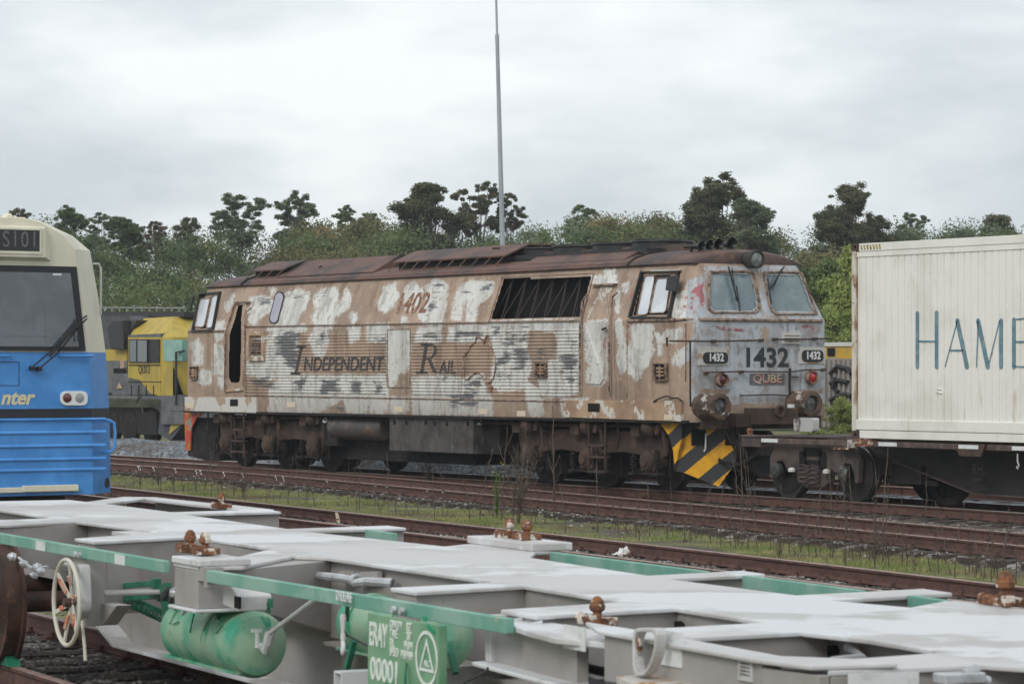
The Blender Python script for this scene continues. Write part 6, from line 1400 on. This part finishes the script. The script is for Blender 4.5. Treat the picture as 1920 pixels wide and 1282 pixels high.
slab2([(1551,652),(1564,652),(1564,667),(1551,667)],M['void'],'gap',.02,41.97)
m=MB()
sq=[[(1556,700),(1570,686),(1588,690),(1596,700)],[(1556,718),(1572,712),(1590,716)],[(1556,750),(1570,742),(1585,738),(1596,742)],[(1560,765),(1574,752),(1590,756),(1596,768)],[(1566,708),(1562,728),(1572,735)]]
for s_ in sq: m.tube([H(u,v,41.9) for u,v in s_],.05,5)
m.build('spray_paint',M['black'],gw)

# ================= LIGHT MAST =================
b=atd(944,700,92);b.z=-.34
ms=thing('light_mast','tall slim grey steel light mast rising behind the locomotive roof','light mast',tuple(b))
t0=atd(942.5,465,92);t1=atd(932,66,92);t2=atd(929.3,-40,92);MG=mat('mast_grey',(.28,.31,.33),.45,(.36,.38,.4),1.2,.4,.6,metal=.2,stretch=(1,1,.3))
m=MB();d_=(t1-t0);m.tube([b,t0,t1],.105,14,r2=.058);m.build('mast_pole',MG,ms,smooth=True)
m=MB();m.tube([t1-d_.normalized()*.02,t2,t2+(t2-t1)*2.2],.036,10);m.cyl(t1-d_.normalized()*.25,t1+d_.normalized()*.02,.064,14);m.build('mast_top_section',MG,ms,smooth=True)
m=MB();e=t2+(t2-t1)*2.2;m.bar(e-Vector((.8,0,0)),e+Vector((.8,0,0)),.08,.08)
for k in (-.6,0,.6): m.box(e.x+k-.2,e.x+k+.2,e.y-.35,e.y+.1,e.z-.2,e.z+.02)
m.build('floodlight',MG,ms,bevel=.02)
# ================= TREES AND PLANTS =================
def leafmesh(name,blobs,n,s,trunk=None,seed=0,flat=.8,mats=None):
    """crown of many small leaf faces in clumps; blobs: (x,y,z,rx,rz)"""
    g=np.random.default_rng(seed);B=np.array(blobs);wt=B[:,3]**1.6;wt/=wt.sum();k=g.choice(len(B),n,p=wt)
    d=g.normal(size=(n,3));d/=np.linalg.norm(d,axis=1)[:,None];r=np.minimum(np.abs(g.normal(0,.6,n))+.1,1.1+.15*g.random(n))
    sub=g.normal(size=(n,3))*.10
    c=B[k,:3]+(d*r[:,None]+sub*.8)*np.stack([B[k,3],B[k,3],B[k,4]],1)
    # orientation: loosely outward and drooping
    u=g.normal(size=(n,3));u/=np.linalg.norm(u,axis=1)[:,None];w=np.cross(u,g.normal(size=(n,3)));w/=np.linalg.norm(w,axis=1)[:,None]
    sz=s*g.uniform(.6,1.3,n)[:,None];a=u*sz;b=w*sz*.55
    V=np.stack([c-a,c+b*.9,c+a,c-b*.9],1).reshape(-1,3)
    me=bpy.data.meshes.new(name);me.vertices.add(len(V));me.vertices.foreach_set('co',V.astype(np.float32).ravel())
    me.loops.add(4*n);me.loops.foreach_set('vertex_index',np.arange(4*n,dtype=np.int32));me.polygons.add(n);me.polygons.foreach_set('loop_start',np.arange(0,4*n,4,dtype=np.int32))
    me.update(calc_edges=True)
    at=me.attributes.new('tone','FLOAT','POINT');tone=g.uniform(0,1,len(B))[k]*.6+g.uniform(0,1,n)*.4;at.data.foreach_set('value',np.repeat(tone,4).astype(np.float32))
    return me
def leafmat(name,a,b,c=None):
    m=bpy.data.materials.new(name);m.use_nodes=True;t=m.node_tree;bs=t.nodes['Principled BSDF'];L=t.links.new
    bs.inputs['Roughness'].default_value=.65;bs.inputs['Specular IOR Level'].default_value=.25
    at=N(t,'ShaderNodeAttribute',attribute_name='tone');r=N(t,'ShaderNodeValToRGB');e=r.color_ramp.elements;e[0].color=(*a,1);e[1].color=(*b,1);e[0].position=.1;e[1].position=.75
    if c: q=e.new(.95);q.color=(*c,1)
    L(at.outputs['Fac'],r.inputs[0]);L(r.outputs[0],bs.inputs['Base Color'])
    tr=N(t,'ShaderNodeBsdfTranslucent');L(r.outputs[0],tr.inputs[0]);mx=N(t,'ShaderNodeMixShader');mx.inputs[0].default_value=.25;L(bs.outputs[0],mx.inputs[1]);L(tr.outputs[0],mx.inputs[2]);L(mx.outputs[0],t.nodes['Material Output'].inputs[0])
    return m
LM=dict(dark=leafmat('leaves_dark_brown_green',(0.067,0.083,0.044),(0.146,0.159,0.083),(0.220,0.146,0.085)),
 grey=leafmat('leaves_grey_green',(0.085,0.116,0.067),(0.183,0.226,0.128),(0.268,0.293,0.183)),
 green=leafmat('leaves_mid_green',(0.067,0.104,0.043),(0.152,0.201,0.079),(0.256,0.244,0.110)),
 olive=leafmat('leaves_olive_brown',(0.098,0.098,0.043),(0.213,0.201,0.085),(0.342,0.232,0.098)),
 russet=leafmat('leaves_russet_tips',(0.085,0.079,0.043),(0.183,0.134,0.085),(0.342,0.134,0.073)),
 lime=leafmat('leaves_yellow_green',(0.146,0.195,0.061),(0.329,0.390,0.122),(0.464,0.451,0.195)))
BARK=mat('pale_bark',(.2,.18,.16),.8,(.1,.08,.07),3,.4,.6,stretch=(1,1,.3))
def crownblobs(kind,seed):
    """clumps of a crown 1 wide whose top is at z = 0, gathered round the ends of a few limbs"""
    r=random.Random(seed*7+1);B=[]
    if kind=='bush':
        for i in range(60):
            a=r.uniform(0,6.28);rad=.5*r.uniform(.0,1)**.6;z=-1.1*r.random()-.35*(2*rad)**2;q=r.uniform(.07,.13);B.append((rad*math.cos(a),rad*math.sin(a),z-q*.5,q,q*.8))
        return B
    dense=kind=='dense';lobes=[];nl=5 if dense else 7
    for k in range(nl):
        t=k/(nl-1);a=k*2.4+r.uniform(-.6,.6);R_=(r.uniform(.19,.27) if dense else r.uniform(.13,.2));rad=r.uniform(.0,.10) if k==0 else r.uniform(.12,.27);z=-R_*.8-t*(.75 if dense else .7)
        lobes.append((rad*math.cos(a),rad*math.sin(a),z,R_))
    for i in range(150 if dense else 105):
        lx,ly,lz,R_=r.choice(lobes);d=Vector((r.gauss(0,1),r.gauss(0,1),r.gauss(0,1))).normalized()*R_*r.uniform(.35,1.)**.7;q=r.uniform(.035,.075) if dense else r.uniform(.028,.06)
        B.append((lx+d.x,ly+d.y,min(lz+d.z*.85,-q*.7),q,q*r.uniform(.7,1.)))
    for lx,ly,lz,R_ in lobes:
        if dense: B.append((lx,ly,lz,R_*.7,R_*.6))
    return B
PROTO={}
def treemesh(kind,seed,n,s):
    B=crownblobs(kind,seed);me=leafmesh('crown',B,n,s,seed=seed)
    r=random.Random(seed+5);m=MB()
    m.tube([(0,0,-3.2),(r.uniform(-.03,.03),0,-1.8),(r.uniform(-.05,.05),r.uniform(-.05,.05),-.55)],.03,7,r2=.014)
    for b in B[::3]: m.tube([(0,0,-1.6+r.random()*.4),((b[0])*.5,b[1]*.5,(b[2]-1.2)/2),(b[0],b[1],b[2])],.011,4,r2=.004)
    tm=bpy.data.meshes.new('trunk');tm.from_pydata(m.v,[],m.f);tm.materials.append(BARK);me.materials.append(LM['green'])
    return me,tm
for kd,sds,n in (('dense',(1,2,3,11,12),56000),('open',(4,5,6,13,14),38000),('bush',(7,8,9),38000)):
    PROTO[kd]=[treemesh(kd,s,n,.015 if kd!='bush' else .02) for s in sds]
def tree(u,vtop,Z,wpx,kind,k,leaf,label,group,cat='tree',name='tree'):
    top=atd(u,vtop,Z);H=top.z+.35;W=wpx*Z/F
    cm,tm=PROTO[kind][(k+int(u/37))%len(PROTO[kind])]
    base=Vector((top.x,top.y,-.35));rz=random.uniform(0,6.28);Mx=Matrix.Translation(base)@Matrix.Rotation(rz,4,'Z');zr=1 if kind!='bush' else max(1,(H*.8)/W/1.5)
    t=thing(name,label,cat,M=Mx,group=group);S=Matrix.Translation((0,0,H))@Matrix.Diagonal((W*1.42,W*1.42,W*zr*random.Random(int(u)).uniform(.88,1.2),1))
    c=link('crown',cm,t,Mx@S);c.material_slots[0].link='OBJECT';c.material_slots[0].material=LM[leaf]
    link('trunk',tm,t,Mx@Matrix.Translation((0,0,H))@Matrix.Diagonal((W,W,max(W*.95,H/3.2) if kind!='bush' else H/3.2,1)));return t
GT='gum trees standing out above the woodland edge'
T_=[ # u, vtop, Z, width px, kind, proto, leaf, label
(30,392,150,90,'open',0,'dark','small dark tree tip showing above the blue railcar roof'),
(125,385,148,75,'dense',1,'green','dark green rounded tree just right of the railcar roof'),
(192,398,146,70,'open',1,'grey','thin grey green tree second right of the railcar roof'),
(232,406,147,80,'dense',2,'green','mid green tree with a rounded top left of the russet one'),
(292,415,150,62,'open',2,'russet','small tree with red brown leaves at its top'),
(352,408,152,90,'open',0,'dark','spreading airy tree just right of the russet tipped one'),
(450,362,150,110,'open',1,'grey','tall loose grey green gum tree above the far cab roof'),
(560,357,150,95,'open',2,'grey','tall airy gum tree left of the olive brown trees'),
(650,384,154,70,'open',0,'green','low dark topped tree above the olive brown thicket'),
(690,400,158,90,'open',1,'grey','pale distant tree at the left foot of the big dark tree'),
(808,343,140,128,'dense',0,'dark','broad dark brown green tree left of the light mast'),
(900,341,142,90,'open',2,'dark','tall dark tree with sky gaps directly left of the mast'),
(955,362,143,72,'open',0,'dark','dark drooping tree half behind the light mast'),
(1090,385,160,80,'open',1,'green','arched light green tree right of the light mast'),
(1180,400,150,90,'bush',2,'olive','low tree with orange brown patches above the roof fans'),
(1350,323,138,150,'open',1,'dark','tallest dark tree above the locomotive front cab'),
(1330,345,137,120,'dense',2,'dark','dark lower crown joined to the tallest tree'),
(1405,372,134,95,'dense',1,'grey','grey green tree at the right foot of the tallest dark tree'),
(1592,342,140,100,'dense',2,'dark','pointed dark brown tree above the container left end'),
(1560,385,139,110,'dense',0,'dark','low dark spreading tree before the pointed one'),
(1640,400,142,90,'dense',1,'dark','dark shoulder tree on the right of the pointed one'),
(1712,398,150,60,'open',2,'grey','thin open tree with a leaning tip above the container'),
(1790,412,150,110,'bush',0,'green','low green rounded tree above the container top'),
(1880,404,150,110,'dense',1,'dark','dark tree at the right end above the container')]
for q in T_: tree(*q[:7],q[7],GT)
# nearer bushes at the right of the locomotive
tree(1520,470,82,150,'bush',1,'green','large mid green bush right of the locomotive cab','bushes between cab and container','bush','bush')
tree(1580,462,74,120,'bush',2,'lime','bright yellow green bush against the container left end','bushes between cab and container','bush','bush')
tree(1570,560,68,90,'bush',0,'lime','lower yellow green bush beneath the bright one','bushes between cab and container','bush','bush')
tree(1578,738,64,60,'bush',1,'lime','small leafy shrub at the foot of the container','bushes between cab and container','bush','bush')
# the woodland mass behind: crowns too many and too merged to count
prof=[(-100,430),(60,425),(110,430),(200,435),(300,440),(380,440),(480,425),(600,420),(700,418),(760,420),(860,430),(960,430),(1020,428),(1080,412),(1150,415),(1200,405),(1240,408),(1300,425),(1400,415),(1480,440),(1560,430),(1640,425),(1700,430),(1760,432),(1840,425),(1920,430),(2040,430)]
for row,(Z,dv,leaf,nb,n,se) in enumerate([(150,-4,'grey',280,210000,1),(138,14,'green',230,180000,2),(128,46,'olive',170,90000,3),(120,85,'green',160,80000,4),(146,2,'olive',170,90000,5)]):
    r=random.Random(se);B=[]
    for i in range(nb):
        u=r.uniform(-120,2060);v0=np.interp(u,[p[0] for p in prof],[p[1] for p in prof])+dv-9+6*mnoise.noise((u*.02,row,3))
        if leaf=='olive' and row==2 and not (500<u<760 or 1080<u<1260): 
            if r.random()<.75: continue
        if row==4 and not (520<u<740 or 1100<u<1280 or r.random()<.15): continue
        if u<520 and leaf=='olive' and r.random()<.9: continue
        v=v0+(620-v0)*r.random()**1.9;q=r.uniform(.45,1.3)
        p=atd(u,v,Z+r.uniform(-4,4));B.append((p.x,p.y,max(p.z-q*.8,0),q*1.25,q*.9))
    me=leafmesh('woodland',B,n,.078,seed=se);me.materials.append(LM[leaf]);o=link('woodland',me,None,Matrix.Identity(4))
    tag(o,['grey green woodland behind the railway yard','mid green woodland in front of it','olive brown thicket of the woodland edge','dark green lower edge of the woodland','olive tops mixed into the woodland'][row],'woodland',kind='stuff')
# trunks that show pale inside the wood
tk=MB();r=random.Random(3)
for i in range(46):
    u=r.uniform(200,1920);Z=r.uniform(118,135);b=atd(u,600,Z);b.z=-.3;h=r.uniform(3.5,7);l=r.uniform(-.8,.8);tk.tube([b,b+Vector((l*.3,l*.2,h*.5)),b+Vector((l,l*.4,h))],.07,5,r2=.03)
tk.build('woodland_stems',BARK,None,label='thin pale stems inside the woodland edge',cat='woodland',kind='stuff')
# dark undergrowth bank at the foot of the wood
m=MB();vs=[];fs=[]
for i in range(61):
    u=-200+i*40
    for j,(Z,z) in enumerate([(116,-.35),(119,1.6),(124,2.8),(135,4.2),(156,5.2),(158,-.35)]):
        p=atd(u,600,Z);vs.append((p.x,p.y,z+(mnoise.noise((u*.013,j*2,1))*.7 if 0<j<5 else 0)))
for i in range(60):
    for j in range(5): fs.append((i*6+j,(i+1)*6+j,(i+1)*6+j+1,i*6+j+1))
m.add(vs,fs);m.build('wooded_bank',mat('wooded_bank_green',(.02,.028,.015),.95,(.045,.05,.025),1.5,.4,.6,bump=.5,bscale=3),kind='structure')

# --- dry stalks
ST=mat('dry_stalk',(.06,.042,.032),.8,(.13,.1,.075),6,.4,.6)
def stalkmesh(seed,h=1.,tw=8,lean=.1,bush=False):
    r=random.Random(seed);m=MB();n=7;P=[(0,0,0)];a=r.uniform(0,6.28)
    for k in range(1,n+1): P.append((math.cos(a)*lean*h*(k/n)**1.5+r.uniform(-.012,.012),math.sin(a)*lean*h*(k/n)**1.5+r.uniform(-.012,.012),h*k/n))
    m.tube(P,.0075,5,r2=.003)
    for k in range(tw):
        f=r.uniform(.15,.95);i=min(int(f*n),n-1);b=Vector(P[i]).lerp(Vector(P[i+1]),f*n-i);t=r.uniform(0,6.28);l=r.uniform(.03,.13)*(3 if bush else 1)*(1.1-f)
        e=b+Vector((math.cos(t)*l,math.sin(t)*l,l*r.uniform(.6,1.8)));m.tube([b,b.lerp(e,.5)+Vector((0,0,-.01)),e],.0035,4,r2=.002)
        if not bush and r.random()<.6: m.lathe(e,(0,0,1),[(0,.002),(.008,.008),(.016,.002)],5)
    me=bpy.data.meshes.new('stalk');me.from_pydata(m.v,[],m.f);me.materials.append(ST);return me
SM=[stalkmesh(s,1,6+s*2,.04+.03*s) for s in range(6)]
r=random.Random(12)
def stalk(u,v,vt,gauge=None,lab='thin dry brown weed stalk standing among the rusty tracks',w_=1):
    p=atz(u,v,-.33);Z=(p-O).dot(fwd);h=(v-vt)*Z/F;sc=max(h,.1)
    o=bpy.data.objects.new('dry_stalk',SM[r.randrange(6)]);col.objects.link(o);o.location=p;o.rotation_euler=(0,0,r.uniform(0,6.28));o.scale=(sc*.9,sc*.9,sc);tag(o,lab,'weed stalk','dry weed stalks among the tracks')
    k=1.35/max(sc,.3)*.6;o.scale=(max(.95,sc*1.1),max(.95,sc*1.1),sc)
key=[(287,912,835),(453,935,868),(560,930,850),(1121,998,838),(1218,1005,903),(1060,998,905),(1008,973,888),(900,975,838),(880,972,880),(1040,975,812),(1038,960,760),(940,975,798),(728,940,850),(660,935,858),(812,950,872),(1300,1000,905),(1315,1010,895),(1330,1010,912),(1345,1005,880),(1392,985,812),(1404,985,838),(1412,990,845),(1386,960,850),(1370,1025,925),(1395,1020,960),(1445,1030,945),(1480,1035,905),(1500,1030,925),(1530,1045,915),(1560,1050,900),(1585,1060,850),(1600,1055,870),(1640,1065,890),(1655,1060,840),(1660,1050,905),(1700,1070,930),(1760,1075,940),(1790,1085,930),(1845,1085,985),(1858,1090,960),(1880,1092,950),(1905,1095,985),(1560,1010,860),(1735,1000,880),(1690,960,860),(1755,950,870),(1420,955,900),(840,960,870),(1160,1000,930),(1250,1012,940),(600,925,890),(505,930,896)]
for u,v,vt in key: stalk(u,v,vt)
for k in range(110):
    u=r.choice([r.uniform(1290,1920),r.uniform(1290,1920),r.uniform(700,1290),r.uniform(230,700)]);yv=np.interp(u,[230,700,1290,1920],[915,955,1015,1085])+r.uniform(-12,8);stalk(u,yv,yv-r.uniform(25,105))
# bare twiggy bush beside the green weed, and a few more
BM=[stalkmesh(20+s,1,30,.35+.1*s,True) for s in range(3)]
def twiggy(u,v,vt,lab):
    p=atz(u,v,-.33);h=(v-vt)*((p-O).dot(fwd))/F;t=thing('bare_bush',lab,'bush',tuple(p),group='bare twiggy bushes between the tracks')
    for k in range(5): o=link('branch',BM[k%3],t,Matrix.Translation(p)@Matrix.Rotation(k*1.3,4,'Z')@Matrix.Diagonal((h*.85,h*.85,h*r.uniform(.6,1),1)))
twiggy(972,985,795,'tall bare twiggy bush right beside the green weed');twiggy(800,915,838,'bare twiggy bush standing below the fuel tank');twiggy(296,912,860,'small bare bush at the left end of the grass strip');twiggy(456,930,872,'small bare bush below the left cab steps');twiggy(1460,1050,985,'low bare tangle right of centre in the grass strip');twiggy(1640,1060,965,'dense bare tangle at the right of the grass strip');twiggy(1830,1085,1020,'low bare tangle near the right edge of the photo')
# green weed
p=atz(932,972,-.33);gwd=thing('green_weed','leafy green weed with tiny yellow flowers between the tracks','weed',tuple(p));Z=(p-O).dot(fwd);h=(972-866)*Z/F
m=MB();r=random.Random(9);lv=MB()
for k in range(9):
    a=r.uniform(0,6.28);l=r.uniform(.04,.18)*1.0;hh=h*r.uniform(.6,1);e=p+Vector((math.cos(a)*l,math.sin(a)*l,hh));m.tube([p,p.lerp(e,.5)+Vector((0,0,.03)),e],.005,5,r2=.002)
    for j in range(46):
        f=r.uniform(.12,1);b=p.lerp(e,f);t=r.uniform(0,6.28);s=r.uniform(.018,.045)*(1.25-f*.6);d=Vector((math.cos(t),math.sin(t),r.uniform(-.2,.8)))*s;q=Vector((-math.sin(t),math.cos(t),0))*s*.3
        lv.add([b,b+d*.5+q,b+d,b+d*.5-q],[(0,1,2,3)])
m.build('stem',mat('weed_stem',(.08,.13,.03),.7),gwd);lv.build('leaves',mat('weed_leaf',(.1,.22,.03),.6,(.17,.3,.06),20,.4,.6),gwd)
m=MB()
for k in range(12): a=r.uniform(0,6.28);c=p+Vector((math.cos(a)*.12,math.sin(a)*.12,h*r.uniform(.5,1)));m.lathe(c,(0,-.5,1),[(0,.004),(.006,.012),(.012,0)],6)
m.build('flower',mat('weed_flower',(.7,.55,.03),.6),gwd)
# litter
LT=mat('white_plastic',(.7,.7,.7),.5,(.5,.47,.44),12,.5,.62)
def litter(u,v,wpx,lab,red=False):
    p=atz(u,v,-.26);Z=(p-O).dot(fwd);s=wpx*Z/F/2;m=MB();n=14;vs=[];fs=[]
    for i in range(n):
        for j in range(n):
            x=(i/(n-1)-.5)*2;y=(j/(n-1)-.5)*2;h_=max(0,1-x*x)*max(0,1-y*y);vs.append((p.x+x*s*.55,p.y+y*s,p.z+.01+h_*(.06+.12*abs(mnoise.noise((x*2.5,y*2.5,u))))+.04*mnoise.noise((x*5,y*5,u*2))))
    for i in range(n-1):
        for j in range(n-1): fs.append((i*n+j,(i+1)*n+j,(i+1)*n+j+1,i*n+j+1))
    m.add(vs,fs);m.build('plastic_litter',LT,None,label=lab,cat='litter',group='white plastic litter on the ballast')
litter(1553,1006,42,'white crumpled plastic lying at the foot of the second rail');litter(1752,999,30,'smaller white crumpled plastic between the rails at right');litter(1182,1040,64,'flattened white plastic on the ballast just beyond the flat wagon')
p=atz(636,985,-.3);m=MB();m.bar(p,p+Vector((-.25,.1,.18)),.05,.015);m.build('stick',mat('pale_wood',(.45,.38,.28),.7),None,label='pale broken stick lying on the ballast beyond the flat wagon',cat='stick')
